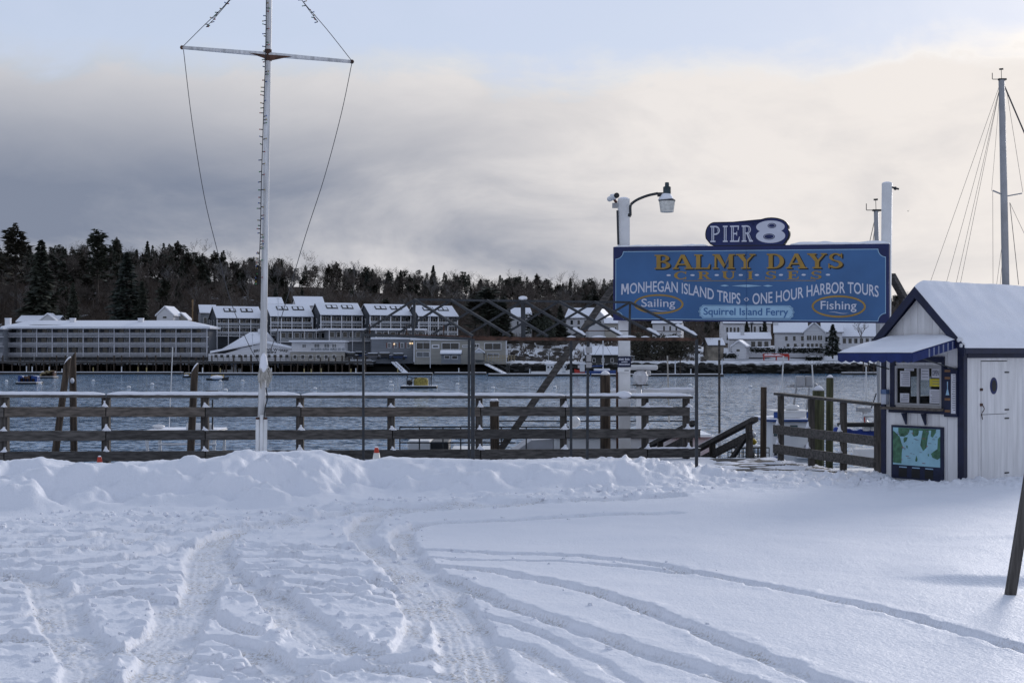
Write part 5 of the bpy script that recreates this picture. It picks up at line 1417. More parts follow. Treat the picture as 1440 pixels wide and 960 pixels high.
raft(291, 321, 534.5, 'dark skiff with snow cover and yellow hoops left of the flagpole', 'skiff')
raft(257, 269, 531, 'little snow covered skiff beside the slant topped piling', 'skiff')
raft(564, 615, 545.5, 'black raft carrying a yellow net pile right of the flagpole', 'net')
# ------------------------------------------------------------------ far shore: terrain
def ridge(px): return np.interp(px, [-600, 0, 130, 350, 500, 600, 700, 860, 1290, 2000], [26, 28, 29, 25.5, 23.2, 21.3, 19.6, 17.2, 13.8, 11])
def land(x, y):
    px = 720+F*x/y; zr = ridge(px); k = zr/28
    sh = pn(x*.03, x*0+3.3)*5+pn(x*.13, x*0+8)*1.8+np.interp(px, [-200, 690, 730, 1440], [7, 7, 0, 0])
    y2 = y-sh
    ys = [326, 331, 334, 342, 350, 364, 390]; zs = [-5, -2.9, -.9, .3, .9, 5.4, 7.6]
    low = np.interp(y2, ys, zs)
    low = np.where(y2 > 342, .3+(low-.3)*np.interp(px, [650, 760, 1000, 1400], [1, .85, .62, .55]), low)
    up = sst(y2, 375, 475); z = low*(1-up)+zr*up
    z = np.where(y2 > 475, zr-(y2-475)*.015, z)
    return z+fbm(x*.06, y*.06, 3)*.7*sst(y2, 340, 380)+fbm(x*.4, y*.4, 3)*.35*(1-sst(y2, 333, 345))
def landz(x, y): return float(land(np.array([float(x)]), np.array([float(y)]))[0])
def terrain():
    u = np.linspace(-.75, .75, 420); yy = np.concatenate([np.linspace(326, 352, 40), np.linspace(353, 480, 60), np.linspace(490, 1500, 20)])
    X = u[None, :]*yy[:, None]*1.0; Y = np.repeat(yy[:, None], len(u), 1); Z = land(X, Y); px = 720+F*X/Y
    nz = fbm(X*.09+3, Y*.09, 3)
    s = np.where(Y < 372, 1, 0)*1.0
    forest = sst(Y, 360, 384)
    S = np.clip(1.1-forest*.95+nz*.5-.35*(np.abs(px-745) < 75)*(.5-nz), 0, 1)
    me = bpy.data.meshes.new('hillside'); nr, nc = X.shape
    idx = np.arange(nr*nc).reshape(nr, nc); q = np.stack([idx[:-1, :-1], idx[:-1, 1:], idx[1:, 1:], idx[1:, :-1]], -1).reshape(-1, 4)
    me.from_pydata(np.stack([X, Y, Z], -1).reshape(-1, 3).tolist(), [], q.tolist())
    me.polygons.foreach_set('use_smooth', [True]*len(me.polygons))
    at = me.attributes.new('snowy', 'FLOAT', 'POINT'); at.data.foreach_set('value', S.reshape(-1).astype(np.float32))
    m = bpy.data.materials.new('hillside'); m.use_nodes = True; nt = m.node_tree; L = nt.links; b = nt.nodes['Principled BSDF']; b.inputs['Roughness'].default_value = .85
    b.inputs['Specular IOR Level'].default_value = .1
    tc = nt.nodes.new('ShaderNodeTexCoord'); sep = nt.nodes.new('ShaderNodeSeparateXYZ'); L.new(tc.outputs['Object'], sep.inputs[0])
    n = nt.nodes.new('ShaderNodeTexNoise'); n.inputs['Scale'].default_value = .5; n.inputs['Detail'].default_value = 6; L.new(tc.outputs['Object'], n.inputs['Vector'])
    a = nt.nodes.new('ShaderNodeAttribute'); a.attribute_name = 'snowy'
    def mth(op, x, y, cl=False):
        k = nt.nodes.new('ShaderNodeMath'); k.operation = op; k.use_clamp = cl
        for i, v in enumerate((x, y)):
            if isinstance(v, (int, float)): k.inputs[i].default_value = v
            else: L.new(v, k.inputs[i])
        return k.outputs[0]
    def mr(v, lo, hi):
        k = nt.nodes.new('ShaderNodeMapRange'); k.inputs[1].default_value = lo; k.inputs[2].default_value = hi; L.new(v, k.inputs[0]); return k.outputs[0]
    def mix(f, x, y):
        k = nt.nodes.new('ShaderNodeMix'); k.data_type = 'RGBA'; L.new(f, k.inputs[0])
        for i, v in ((6, x), (7, y)):
            if isinstance(v, tuple): k.inputs[i].default_value = v+(1,)
            else: L.new(v, k.inputs[i])
        return k.outputs[2]
    sn = mr(mth('ADD', a.outputs['Fac'], mth('SUBTRACT', n.outputs[0], .5)), .42, .58)
    c = mix(sn, (.055, .040, .030), (.84, .85, .88))
    tide = mr(mth('ADD', sep.outputs[2], mth('MULTIPLY', mth('SUBTRACT', n.outputs[0], .5), 1.6)), -.55, .05)
    c = mix(tide, (.010, .010, .009), c)
    L.new(c, b.inputs['Base Color']); me.materials.append(m)
    tag(link(bpy.data.objects.new('hillside', me)), kind='structure')
terrain()

# ------------------------------------------------------------------ far shore: buildings
SID_D = mat('siding_slate', (.04, .046, .056), .7, .12, 1.5, stretch=(.3, .3, 4)); SID_W = mat('siding_white', (.62, .62, .64), .6, .08, 1, stretch=(.3, .3, 5)); SID_G = mat('siding_grey', (.20, .21, .23), .7, .1, 1, stretch=(.3, .3, 4))
SID_T = mat('siding_tan', (.36, .34, .30), .7, .1, 1, stretch=(.3, .3, 4)); SID_B = mat('siding_dark', (.05, .05, .05), .7, .2, 1); TRIM = mat('trim_white', (.74, .74, .76), .6, .06, 2)
HOTW = mat('hotel_wall', (.095, .10, .11), .7, .15, .8); SHINGLE = mat('roof_shingle', (.05, .05, .055), .8, .2, 3); STONE = mat('stone', (.24, .21, .17), .8, .3, 1.2)
REDB = mat('brick_red', (.18, .07, .05), .8, .2, 2)
def win(par, x0, x1, z0, z1, y=0.0, glass=PANE, trim=TRIM, fr=.10, mull=False):
    w = MB().box(x0, x1, y-.06, y-.002, z0, z1).build('window', trim, par)
    if mull and x1-x0 > .9:
        c = (x0+x1)/2
        for a, b in ((x0+fr, c-.05), (c+.05, x1-fr)): MB().box(a, b, y-.09, y-.061, z0+fr, z1-fr).build('pane', glass, w)
    else: MB().box(x0+fr, x1-fr, y-.09, y-.061, z0+fr, z1-fr).build('pane', glass, w)
    return w
def gable_roof(par, x0, x1, y0, y1, he, hr, along='x', ov=.4, snow=.28, wall=None, xs=0.0):
    """roof over the rectangle; ridge along x or y, with a snow blanket on each slope"""
    th = .14
    if along == 'x':
        c = (y0+y1)/2; sl = (hr-he)/(c-y0)
        for s in (0, 1):
            f = (lambda y: y) if s == 0 else (lambda y: 2*c-y)
            ya = y0-ov; za = he-sl*ov
            def slab_(a0, a1, o0, o1): return [(a0, f(ya), za+o0), (a1, f(ya), za+o0), (a1, f(c), hr+o0), (a0, f(c), hr+o0), (a0, f(ya), za+o1), (a1, f(ya), za+o1), (a1, f(c), hr+o1), (a0, f(c), hr+o1)]
            r = MB().hexa(slab_(x0-ov, x1+ov, .02, th)).build('roof', SHINGLE, par)
            MB().hexa(slab_(x0-ov+.04, x1+ov-.04, th+.003, th+snow)).build('snow_blanket', SNOW, r, bevel=.07)
        if wall:
            for xx in (x0+.01, x1-.16): MB().prism([(y0, he-.01), (y1, he-.01), (c, hr-.02)], lambda u, v, k: (k, u, v), xx, xx+.15).build('gable_wall', wall, par)
    else:
        c = (x0+x1)/2; sl = (hr-he)/(c-x0)
        for s in (0, 1):
            f = (lambda x: x) if s == 0 else (lambda x: 2*c-x)
            xa = x0-ov; za = he-sl*ov
            def slab_(b0, b1, o0, o1): return [(f(xa), b0, za+o0), (f(xa), b1, za+o0), (f(c), b1, hr+o0), (f(c), b0, hr+o0), (f(xa), b0, za+o1), (f(xa), b1, za+o1), (f(c), b1, hr+o1), (f(c), b0, hr+o1)]
            r = MB().hexa(slab_(y0-ov, y1+ov, .02, th)).build('roof', TRIM, par)
            MB().hexa(slab_(y0-ov+.04, y1+ov-.04, th+.003, th+snow)).build('snow_blanket', SNOW, r, bevel=.07)
        if wall:
            for yy in (y0+.01, y1-.16): MB().prism([(x0, he-.01), (x1, he-.01), (c, hr-.02)], lambda u, v, k: (u, k, v), yy, yy+.15).build('gable_wall', wall, par)
def flat_roof(par, x0, x1, y0, y1, z, snow=.3, ov=.3):
    r = MB().box(x0-ov, x1+ov, y0-ov, y1+ov, z+.002, z+.2).build('roof', TRIM, par)
    MB().box(x0-ov+.05, x1+ov-.05, y0-ov+.05, y1+ov-.05, z+.203, z+.2+snow).build('snow_blanket', SNOW, r, bevel=.1)
def base_at(pxc, ybase, d): 
    p = P(pxc, ybase, d); return p
def house(name, label, px0, px1, yb, ye, yr, d, depth, wall, rz=0.0, along='x', wins=(), chim=(), cat='house', mull=False, foot=1.5, trim=TRIM, snow=.28):
    p = P((px0+px1)/2, yb, d); w = (px1-px0)/F*d/max(.5, math.cos(rz)); he = (yb-ye)/F*d; hr = (yb-yr)/F*d
    t = thing(name, label, cat, p, rz)
    MB().box(-w/2, w/2, 0, depth, -foot, he).build('wall', wall, t)
    gable_roof(t, -w/2, w/2, 0, depth, he, hr, along, .35, snow, wall)
    for (u0, u1, v0, v1) in wins: win(t, -w/2+u0*w, -w/2+u1*w, v0*he, v1*he, 0, PANE, trim, .09, mull)
    for (u, yy, h, s) in chim: MB().box(-w/2+u*w-s/2, -w/2+u*w+s/2, yy, yy+s, he, hr+h).build('chimney', wall, t)
    return t, w, he, hr
def row(n, u0, u1, v0, v1, fill=.6):
    s = (u1-u0)/n; return [(u0+s*(i+.5-fill/2), u0+s*(i+.5+fill/2), v0, v1) for i in range(n)]

HTRIM = mat('hotel_trim', (.50, .50, .53), .6, .12, 1.5)
def hotel():
    d = 342; p = P(149.5, 501, d); w = 283/F*d; t = thing('waterfront_hotel', 'long three storey hotel with white balconies on the far waterfront', 'hotel', p)
    x0 = -w/2; dep = 11; fh = [0, 2.45, 4.75, 6.75]
    MB().box(x0, w/2, 1.6, dep, -1.2, 6.75).build('wall', HOTW, t)
    nb = 13; bw = w/nb
    for k in range(3):
        MB().box(x0-.1, w/2+.1, 0, 1.6, fh[k]-.16, fh[k]+.0).build('balcony_floor', HTRIM, t)
        for i in range(nb):
            a = x0+i*bw
            m = MB(); m.box(a+.16, a+bw-.16, .02, .07, fh[k]+.12, fh[k]+.78); rl = m.build('balcony_rail', mat('rail_pale', (.27, .275, .29), .6, .1, 1), t)
            MB().box(a+.14, a+bw-.14, .0, .1, fh[k]+.79, fh[k]+.9).build('handrail', HTRIM, rl)
            h = fh[k+1]-fh[k]
            rv = (i*7+k*5) % 6; sh_ = .35*((i*3+k) % 3-1)
            g = win(t, a+.5+max(0, sh_), a+1.85+sh_*.5, fh[k]+.1, fh[k]+h-.3, 1.6, PANE, HOTW, .05); g.name = 'window'
            win(t, a+2.1, a+3.3, fh[k]+.1, fh[k]+h-.35, 1.6, (mat('curtain_glass', (.10, .11, .12), .2, .3, .7) if rv < 2 else PANE if rv < 4 else mat('curtain_drawn', (.2, .2, .2), .4, .25, .5)), HTRIM, .12, rv != 3)
    for i in range(nb+1): MB().box(x0+i*bw-.11, x0+i*bw+.11, -.02, .2, -.1, 6.75).build('post', HTRIM, t)
    # shallow hipped roof
    hz, rz_ = 6.76, 8.35; ov = .9
    A = [(x0-ov, -ov, hz), (w/2+ov, -ov, hz), (w/2+ov, dep+ov, hz), (x0-ov, dep+ov, hz)]; Rg = [(x0+4, dep/2, rz_), (w/2-6, dep/2, rz_)]
    r = MB().add(A+Rg, [(0, 1, 5, 4), (1, 2, 5), (2, 3, 4, 5), (3, 0, 4), (0, 3, 2, 1)]).build('roof', SHINGLE, t)
    up = lambda q, h: (q[0], q[1], q[2]+h)
    m = MB(); B0 = [up(q, .16) for q in A]; B1 = [up(q, .42) for q in A]; R1 = [up(q, .42) for q in Rg]
    m.add(B0+B1+R1, [(0, 1, 5, 4), (1, 2, 6, 5), (2, 3, 7, 6), (3, 0, 4, 7), (4, 5, 9, 8), (5, 6, 9), (6, 7, 8, 9), (7, 4, 8), (0, 3, 2, 1)]); m.build('snow_blanket', SNOW, r)
    MB().box(x0-ov, w/2+ov, -ov, dep+ov, hz-.001-.1, hz+.15).build('eaves_board', TRIM, r)
    for px in (95, 192, 3): 
        x = (px-149.5)/F*d; MB().box(x-.6, x+.6, dep/2-2, dep/2-.8, rz_-.9, rz_+.75).build('roof_vent', TRIM, t); MB().box(x-.65, x+.65, dep/2-2.05, dep/2-.75, rz_+.751, rz_+.95).build('vent_snow', SNOW, t)
    # dark bare streak where snow slid off the roof
    sl_ = (rz_-hz)/(dep/2+ov)
    pts = [(-19, .6), (-16, .45), (-12, .7), (-11, .9), (-14.5, 1.0), (-18, 1.0)]
    MB().add([(x, y, hz+.44+sl_*(y+ov)) for x, y in pts], [tuple(range(6))]).build('bare_patch', SHINGLE, r)
    # wing at the left
    p2 = P(-22, 501, 338); t2 = thing('hotel_wing', 'hotel wing cut by the left edge of the photo', 'hotel', p2)
    MB().box(-5, 4.2, 1, 9, -1.2, 6.4).build('wall', SID_G, t2); flat_roof(t2, -5, 4.2, 0, 9, 6.4)
    for k in range(3):
        MB().box(-5, 4.3, 0, 1, fh[k]-.15, fh[k]).build('balcony_floor', TRIM, t2); MB().box(-5, 4.3, .0, .06, fh[k]+.15, fh[k]+.85).build('balcony_rail', MATS['rail_pale'], t2)
        for x in (-4, -1.5, 1.2): win(t2, x, x+1.4, fh[k]+.1, fh[k]+1.9, 1)
hotel()

def condo(pxl, pxr, ye, yr, yb, d, label, terr=None, sky=4):
    a = R(24); p = P((pxl+pxr)/2, yb, d); w = (pxr-pxl)/F*d/math.cos(a); he = (yb-ye)/F*d; hr = he+(ye-yr)/F*d*.95; dep = 6.0
    t = thing('balcony_house', label, 'house', p, a)
    MB().box(-w/2, w/2, 1.5, dep+1.5, -5, he).build('wall', SID_D, t)
    gable_roof(t, -w/2, w/2, 0, dep+3, he, hr, 'x', .3, .25, SID_D)
    sl = (hr-he)/((dep+3)/2)
    for i in range(sky):
        x = -w/2+w*(.14+.76*(i+.5)/sky)+(-.3 if i % 2 else .3); y = 2.6; z = he+sl*y+.42
        s = MB().hexa([(x-.75, y-.7, z-sl*.7), (x+.75, y-.7, z-sl*.7), (x+.75, y+.7, z+sl*.7), (x-.75, y+.7, z+sl*.7), (x-.75, y-.7, z-sl*.7+.14), (x+.75, y-.7, z-sl*.7+.14), (x+.75, y+.7, z+sl*.7+.14), (x-.75, y+.7, z+sl*.7+.14)]).build('skylight', SID_B, t)
        MB().hexa([(x-.5, y-.45, z-sl*.45+.145), (x+.5, y-.45, z-sl*.45+.145), (x+.5, y+.45, z+sl*.45+.145), (x-.5, y+.45, z+sl*.45+.145), (x-.5, y-.45, z-sl*.45+.2), (x+.5, y-.45, z-sl*.45+.2), (x+.5, y+.45, z+sl*.45+.2), (x-.5, y+.45, z+sl*.45+.2)]).build('skylight_snow', SNOW, s)
    fh = he/2; n = 4
    for k in range(2):
        z = k*fh
        MB().box(-w/2, w/2, 0, 1.5, z-.15, z).build('balcony_floor', TRIM, t)
        for i in range(n):
            x0 = -w/2+w*i/n; x1 = -w/2+w*(i+1)/n
            MB().box(x0+.12, x1-.12, .02, .06, z+.35, z+.85).build('balcony_rail', mat('rail_thin', (.30, .31, .33), .6, .1), t)
            MB().box(x0+.1, x1-.1, .0, .1, z+.86, z+.98).build('handrail', TRIM, t)
            for j in range(2):
                xa = x0+.25+j*(x1-x0)/2; win(t, xa, xa+(x1-x0)/2-.4, z+.1, z+fh-.35, 1.5, PANE, TRIM, .10)
    for i in range(n+1): MB().box(-w/2+w*i/n-.1, -w/2+w*i/n+.1, -.03, .16, -4.5, he).build('post', TRIM, t)
    # side windows in the gable
    for z in (.5, fh+.4):
        for y in (3.5, 6.5):
            s = MB().box(-w/2-.06, -w/2-.002, y, y+.9, z, z+1.3).build('window', TRIM, t); MB().box(-w/2-.09, -w/2-.061, y+.1, y+.8, z+.1, z+1.2).build('pane', PANE, s)
    if terr:
        x0, x1, yt = terr; k = d/F; c = (pxl+pxr)/2
        xa, xb = (x0-c)*k, (x1-c)*k; zt = (yb-yt)*k
        lower = MB().box(xa+.8, xb, -5.2, -1.5, -6.5, zt).build('lower_storey', SID_G, t)
        flat_roof(lower, xa-.6, xb+.3, -6.4, -1.6, zt, .3, .2)
        for i in range(7):
            u = xa+.8+(xb-xa-.8)*i/7; win(lower, u+.3, u+(xb-xa-.8)/7-.15, zt-1.75, zt-.35, -5.2, PANE, TRIM, .1)
        MB().box(xa+.8, xb+.2, -6.3, -6.22, zt-2.5, zt-1.9).build('terrace_rail', MATS['rail_thin'], lower)
        MB().box(xa+.6, xb+.3, -6.35, -5.25, zt-2.75, zt-2.55).build('terrace_floor', TRIM, lower)
        for i in range(5): u = xa+.7+(xb-xa-.6)*i/4; MB().box(u-.08, u+.08, -6.3, -6.15, -6.5, zt).build('post', TRIM, lower)
condo(308, 366, 447.5, 431, 472, 358, 'leftmost dark house with white balconies and skylights above the inn')
condo(383, 438, 445, 428, 471, 358, 'dark balcony house just right of the flagpole above the round white building', (381, 452, 466))
condo(453, 508, 443, 426, 471, 358, 'dark balcony house third in the row, above the parked cars', (448, 518, 465))
condo(522, 577, 443.5, 428, 471, 358, 'dark balcony house fourth in the row, behind the canopy frame end', (512, 588, 465))
condo(590, 643, 445, 430, 471, 358, 'rightmost dark balcony house in the row, beside tall evergreens')
# houses showing behind that row
house('cottage', 'white gabled house behind the first two balcony houses', 374, 397, 450, 428, 419, 372, 8, SID_W, R(18), 'x')
house('cottage', 'white house with snowy double roof between second and third balcony houses', 418, 455, 450, 430, 418, 372, 8, SID_W, R(18), 'x')
house('cottage', 'small snow roofed annex left of the leftmost balcony house', 283, 303, 470, 440, 430, 364, 6, SID_G, R(18), 'x', row(2, .1, .9, .5, .8))
house('cottage', 'small white gabled house on the hill above the hotel', 220, 244, 456, 443, 432, 368, 6, SID_W, R(-8), 'y', [(.35, .62, .62, .9)])
house('cottage', 'low pale shed right of the small white gabled house', 246, 263, 456, 449, 441, 372, 5, SID_T, 0, 'y')
house('cottage', 'long snowy roof showing above the hotel roof at left', 24, 80, 462, 453, 445, 366, 8, SID_G, 0, 'x')
house('cottage', 'little snowy gable showing above the hotel roof at left', 57, 77, 462, 450, 442, 364, 4, SID_W, 0, 'y')

def inn():
    d = 341; p = P(364, 508, d); t = thing('wharf_inn', 'low white wharf inn with lettered gable beside the long hotel', 'inn', p); k = d/F; X = lambda px: (px-364)*k; Z = lambda y: (508-y)*k
    MB().box(X(293), X(436), 0, 12, -1, Z(497)).build('wall', SID_W, t)
    # broad low front gable with the name
    ap = (X(370), Z(482)); e = Z(496.9)
    MB().prism([(X(316), e), (X(436), e), ap], lambda u, v, q: (u, q, v), .0, .3).build('gable_front', SID_W, t)
    for a, b in (((X(296), Z(496.5)), ap), (ap, (X(438), Z(496.5)))):
        r = MB().hexa([(a[0], -.5, a[1]), (b[0], -.5, b[1]), (b[0], 6, b[1]), (a[0], 6, a[1]), (a[0], -.5, a[1]+.2), (b[0], -.5, b[1]+.2), (b[0], 6, b[1]+.2), (a[0], 6, a[1]+.2)]).build('roof', TRIM, t)
        MB().hexa([(a[0], -.45, a[1]+.203), (b[0], -.45, b[1]+.203), (b[0], 6, b[1]+.203), (a[0], 6, a[1]+.203), (a[0], -.45, a[1]+.5), (b[0], -.45, b[1]+.5), (b[0], 6, b[1]+.5), (a[0], 6, a[1]+.5)]).build('snow_blanket', SNOW, r)
    # taller house behind with a steep snowy roof
    up = MB().box(X(312), X(384), 6.2, 14, 0, Z(490)).build('upper_house', SID_W, t)
    r0, r1 = Z(490), Z(466)
    A = [(X(306), 5.6, r0-.6), (X(342), 10, r1), (X(366), 10, r1), (X(388), 5.6, r0)]
    rf = MB().add([(X(298), 5.6, r0-.8), (X(384), 5.6, r0), (X(366), 10, r1), (X(341), 10, r1), (X(312), 14.5, r0), (X(384), 14.5, r0)], [(0, 1, 2, 3), (1, 5, 2), (5, 4, 3, 2), (4, 0, 3)]).build('roof', SNOW, t)
    MB().prism([(X(366), Z(489)), (X(386), Z(489)), (X(369), r1-.3)], lambda u, v, q: (u, q, v), 6.9, 7.0).build('gable_end', SID_W, t)
    MB().box(X(353), X(358), 9, 10, r1-.2, r1+.8).build('chimney', TRIM, t)
    for x in (319, 325): MB().hexa([(X(x), 6.9, Z(483.5)+.3), (X(x+4), 6.9, Z(483)+.3), (X(x+6), 7.6, Z(479.5)+.3), (X(x+2), 7.6, Z(480)+.3)]*2).build('skylight', SHINGLE, t) if False else None
    for i in range(16):
        x = X(301+i*8.3); win(t, x, x+5.6*k, Z(503.5), Z(498), 0, PANE, TRIM, .1)
    def txt(s, x0, x1, yb, h, arch):
        vs, fs = font_tris(s, .03); vv = fit(vs, x0, x1, 0, h); m = MB()
        m.add([(u, -.02, yb+v-arch*((u-X(381))/(X(404)-X(381)))**2) for u, v in vv], fs); m.build('lettering', BLACK, t)
    txt("BROWN'S WHARF", X(357), X(405), Z(493.2), .62, .35); txt('INN', X(375), X(388), Z(496.6), .5, 0)
inn()

def round_house():
    d = 338; p = P(446, 507, d); t = thing('round_house', 'white flat roofed building with rounded upper balcony beside the inn', 'building', p); k = d/F; X = lambda px: (px-446)*k; Z = lambda y: (507-y)*k
    oct_ = lambda x0, x1, y0, y1, c: [(x0, y0+c*.6), (x0+c*.6, y0), (x1-c, y0), (x1, y0+c), (x1, y1), (x0, y1)]
    f = lambda u, v, q: (u, v, q)
    MB().prism(oct_(X(407), X(483), 0, 10, 2), f, -1, Z(494.5)).build('lower_wall', SID_T, t)
    MB().prism(oct_(X(406), X(486), -1, 9, 3), f, Z(494.4), Z(493.2)).build('balcony_floor', TRIM, t)
    MB().prism(oct_(X(408), X(482), .8, 10, 2.5), f, Z(493.1), Z(481)).build('upper_wall', SID_W, t)
    rf = MB().prism(oct_(X(404), X(484), -.2, 10.5, 3), f, Z(480.9), Z(480)).build('roof', TRIM, t)
    MB().prism(oct_(X(404.5), X(483.5), -.1, 10.4, 3), f, Z(480)+.003, Z(478.4)).build('snow_blanket', SNOW, rf)
    for a, b, y0, y1 in ((441, 449, 492.5, 483), (455, 463, 492.5, 483), (424, 430, 489, 483.5), (466, 473, 492.5, 483)): win(t, X(a), X(b), Z(y0), Z(y1), .8, mat('curtain_glass2', (.16, .17, .18), .2, .2, .7), TRIM, .1, True)
    for i in range(9): x = X(438+i*5.4); MB().box(x, x+.7, -1.0, -.93, Z(493), Z(489)).build('balcony_rail', MATS['rail_thin'], t)
    MB().box(X(436), X(483), -1.05, -.9, Z(489)+.01, Z(488.3)).build('handrail', TRIM, t)
    for i in range(6): x = X(412+i*11); win(t, x, x+5.5*k, Z(504.5), Z(498.5), 0, PANE, TRIM, .1)
round_house()

def restaurant():
    d = 338; p = P(620, 506, d); t = thing('restaurant', 'two storey tan waterfront restaurant with snowy flat roof and wide dark windows', 'restaurant', p); k = d/F; X = lambda px: (px-620)*k; Z = lambda y: (506-y)*k
    MB().box(X(582), X(712), 0, 10, -1, Z(478.5)).build('wall', SID_T, t); flat_roof(t, X(579), X(712), 0, 10, Z(478.5), .35, .3)
    for a, b, y0, y1 in ((585, 605, 491.5, 481), (621, 646, 491.5, 481.5), (681, 705, 492, 482), (666, 674, 489, 483)):
        win(t, X(a), X(b), Z(y0), Z(y1), 0, PANE, TRIM, .15, True)
    for a, b, y0, y1 in ((585.5, 604, 502, 494.5), (685, 702, 502, 496.5)): win(t, X(a), X(b), Z(y0), Z(y1), 0, mat('curtain_glass2', (.16, .17, .18), .2), TRIM, .12, True)
    MB().box(X(607), X(618), -.1, -.005, Z(490), Z(484)).build('name_board', TRIM, t); MB().box(X(609), X(616), -.14, -.11, Z(488), Z(486)).build('name_print', SID_B, t)
    MB().box(X(650), X(662), -.1, -.005, Z(488.5), Z(485)).build('name_board', TRIM, t); MB().box(X(651), X(661), -.14, -.11, Z(487.3), Z(486.2)).build('name_print', SID_B, t)
    for x in (582.3, 712): MB().box(X(x)-.15, X(x)+.15, -.06, -.003, -.5, Z(478.6)).build('corner_board', TRIM, t)
    pr = MB().box(X(668), X(680), -2.5, -.01, 0, Z(496)).build('porch', SID_T, t); gable_roof(pr, X(667), X(681), -2.6, 0, Z(496), Z(491), 'y', .2, .2, TRIM)
    # slate wing
    t2 = thing('restaurant_wing', 'blue grey wing left of the tan restaurant with lit lamps', 'building', P(553, 505, d+2)); X = lambda px: (px-553)*k; Z = lambda y: (505-y)*k
    MB().box(X(522), X(581), 0, 9, -1, Z(477)).build('wall', SID_G, t2); flat_roof(t2, X(522), X(581), 0, 9, Z(477), .3, .2)
    for i in range(4): win(t2, X(545+i*9), X(550+i*9), Z(489), Z(481.5), 0, mat('curtain_glass2', (.16, .17, .18)), TRIM, .1); MB().box(X(543.3+i*9), X(544.8+i*9), -.05, -.002, Z(489), Z(481.5)).build('shutter', REDB, t2)
    em = bpy.data.materials.new('lit_lamp'); em.use_nodes = True; b = em.node_tree.nodes['Principled BSDF']; b.inputs['Emission Color'].default_value = (1, .7, .35, 1); b.inputs['Emission Strength'].default_value = 1.2
    for x, y in ((554.5, 483.5), (577, 482.5), (580, 482.5)): MB().box(X(x)-.15, X(x)+.15, -.3, -.06, Z(y)-.15, Z(y)+.15).build('wall_lamp', em, t2)
    kq = thing('kiosk', 'small blue grey gabled kiosk in front of the tan restaurant', 'kiosk', P(634, 508, d-7)); kk = (d-7)/F; w = 27*kk
    MB().box(-w/2, w/2, 0, 3.5, -.5, 10*kk).build('wall', SID_G, kq); gable_roof(kq, -w/2, w/2, 0, 3.5, 10*kk, 13.5*kk, 'x', .3, .3, SID_G); win(kq, -w/2+.7, -w/2+2, .6, 1.4, 0); win(kq, .2, 1.6, .5, 1.4, 0)
    # railing and snow heaps on the quay
    ql = thing('quay_railing', 'pale wooden railing on the quay by the tan restaurant', 'railing', P(700, 506, d-8)); 
    for i in range(11): x = (683+i*4-700)*kk; MB().box(x-.07, x+.07, 0, .14, -.3, 1.05).build('post', mat('new_wood', (.42, .33, .2), .7), ql)
    MB().bar((-3, .07, 1.0), (4.2, .07, 1.0), .1, .12).build('rail', MATS['new_wood'], ql); MB().bar((-3, .07, .5), (4.2, .07, .5), .08, .1).build('rail', MATS['new_wood'], ql)
restaurant()

# right-hand shore houses
W4 = row(4, .06, .94, .56, .86, .5)+row(4, .06, .94, .12, .44, .5)
house('shore_house', 'white shuttered house on the slope left of the sign, seen through the canopy frame', 796, 830, 466, 447, 434, 372, 9, SID_W, R(-15), 'x', row(3, .1, .95, .5, .85, .45)+row(3, .1, .95, .08, .4, .45))
house('shore_house', 'white gable front house crossed by the raking brace', 828, 851, 468, 447, 435, 369, 9, SID_W, R(-15), 'y', row(2, .1, .9, .5, .8, .4))
house('shore_house', 'small pale house low beside the raking brace, snowy roof', 851, 872, 470, 455, 448, 366, 6, SID_T, 0, 'x', row(2, .1, .9, .3, .7, .4))
house('shore_house', 'pale house half hidden by evergreens behind the canopy king post', 722, 748, 466, 446, 434, 374, 8, SID_W, R(10), 'x', row(3, .1, .9, .4, .75, .45))
house('boathouse', 'dark shingled boathouse with broad snowy roof at the water left of the sign post', 824, 872, 514, 499, 489, 338, 6, SID_B, 0, 'x', row(3, .1, .9, .3, .7, .35))
house('shore_house', 'white house just under the sign, right of the left sign post', 918, 957, 470, 455, 447, 364, 8, SID_W, R(-12), 'x', row(3, .3, .95, .3, .8, .4))
house('shore_house', 'white house with dark window row directly under the middle of the sign', 1018, 1058, 474, 455, 446, 366, 8, SID_W, 0, 'x', row(7, .05, .95, .35, .75, .75))
house('shore_house', 'white house with porch posts left of the large white house', 1056, 1084, 478, 455, 446, 366, 8, SID_W, 0, 'x', row(3, .05, .9, .45, .85, .5))
house('cottage', 'low white cottage with tall chimney below the sign', 1026, 1083, 494, 477, 469, 352, 7, SID_W, R(-6), 'x', row(2, .05, .35, .3, .75, .5)+row(3, .5, .98, .25, .85, .75), [(.33, 1.5, 1.6, .9)])
house('garden_shed', 'tiny white gabled shed in front of the low cottage', 1030, 1048, 495.5, 487, 480, 346, 3, SID_W, R(-25), 'y', [(.3, .6, .1, .6)])
house('stone_hut', 'small tan stone hut right of the dark evergreen clump', 996, 1018, 500, 485, 477, 347, 4, STONE, R(10), 'x')
t_, w_, he_, hr_ = house('shore_house', 'large white house with dark shuttered windows under the sign right of centre', 1090, 1134, 494, 468, 455, 352, 9, SID_W, R(-10), 'x', row(3, .24, .98, .56, .84, .42)+row(3, .3, .98, .1, .44, .5), [(.04, 3, .8, 1.2)], mull=True)
house('shore_house', 'white gabled wing of the large white house', 1131, 1159, 493.5, 467, 454, 349, 10, SID_W, R(-10), 'y', [(.12, .38, .56, .84), (.42, .62, .56, .84), (.66, .9, .56, .84)]+row(4, .1, .92, .08, .42, .8), mull=True)
house('shore_house', 'white annex with snowy roof behind the blue spruce', 1157, 1184, 487, 467, 455, 356, 8, SID_W, R(-10), 'x', row(3, .05, .95, .3, .7, .5))
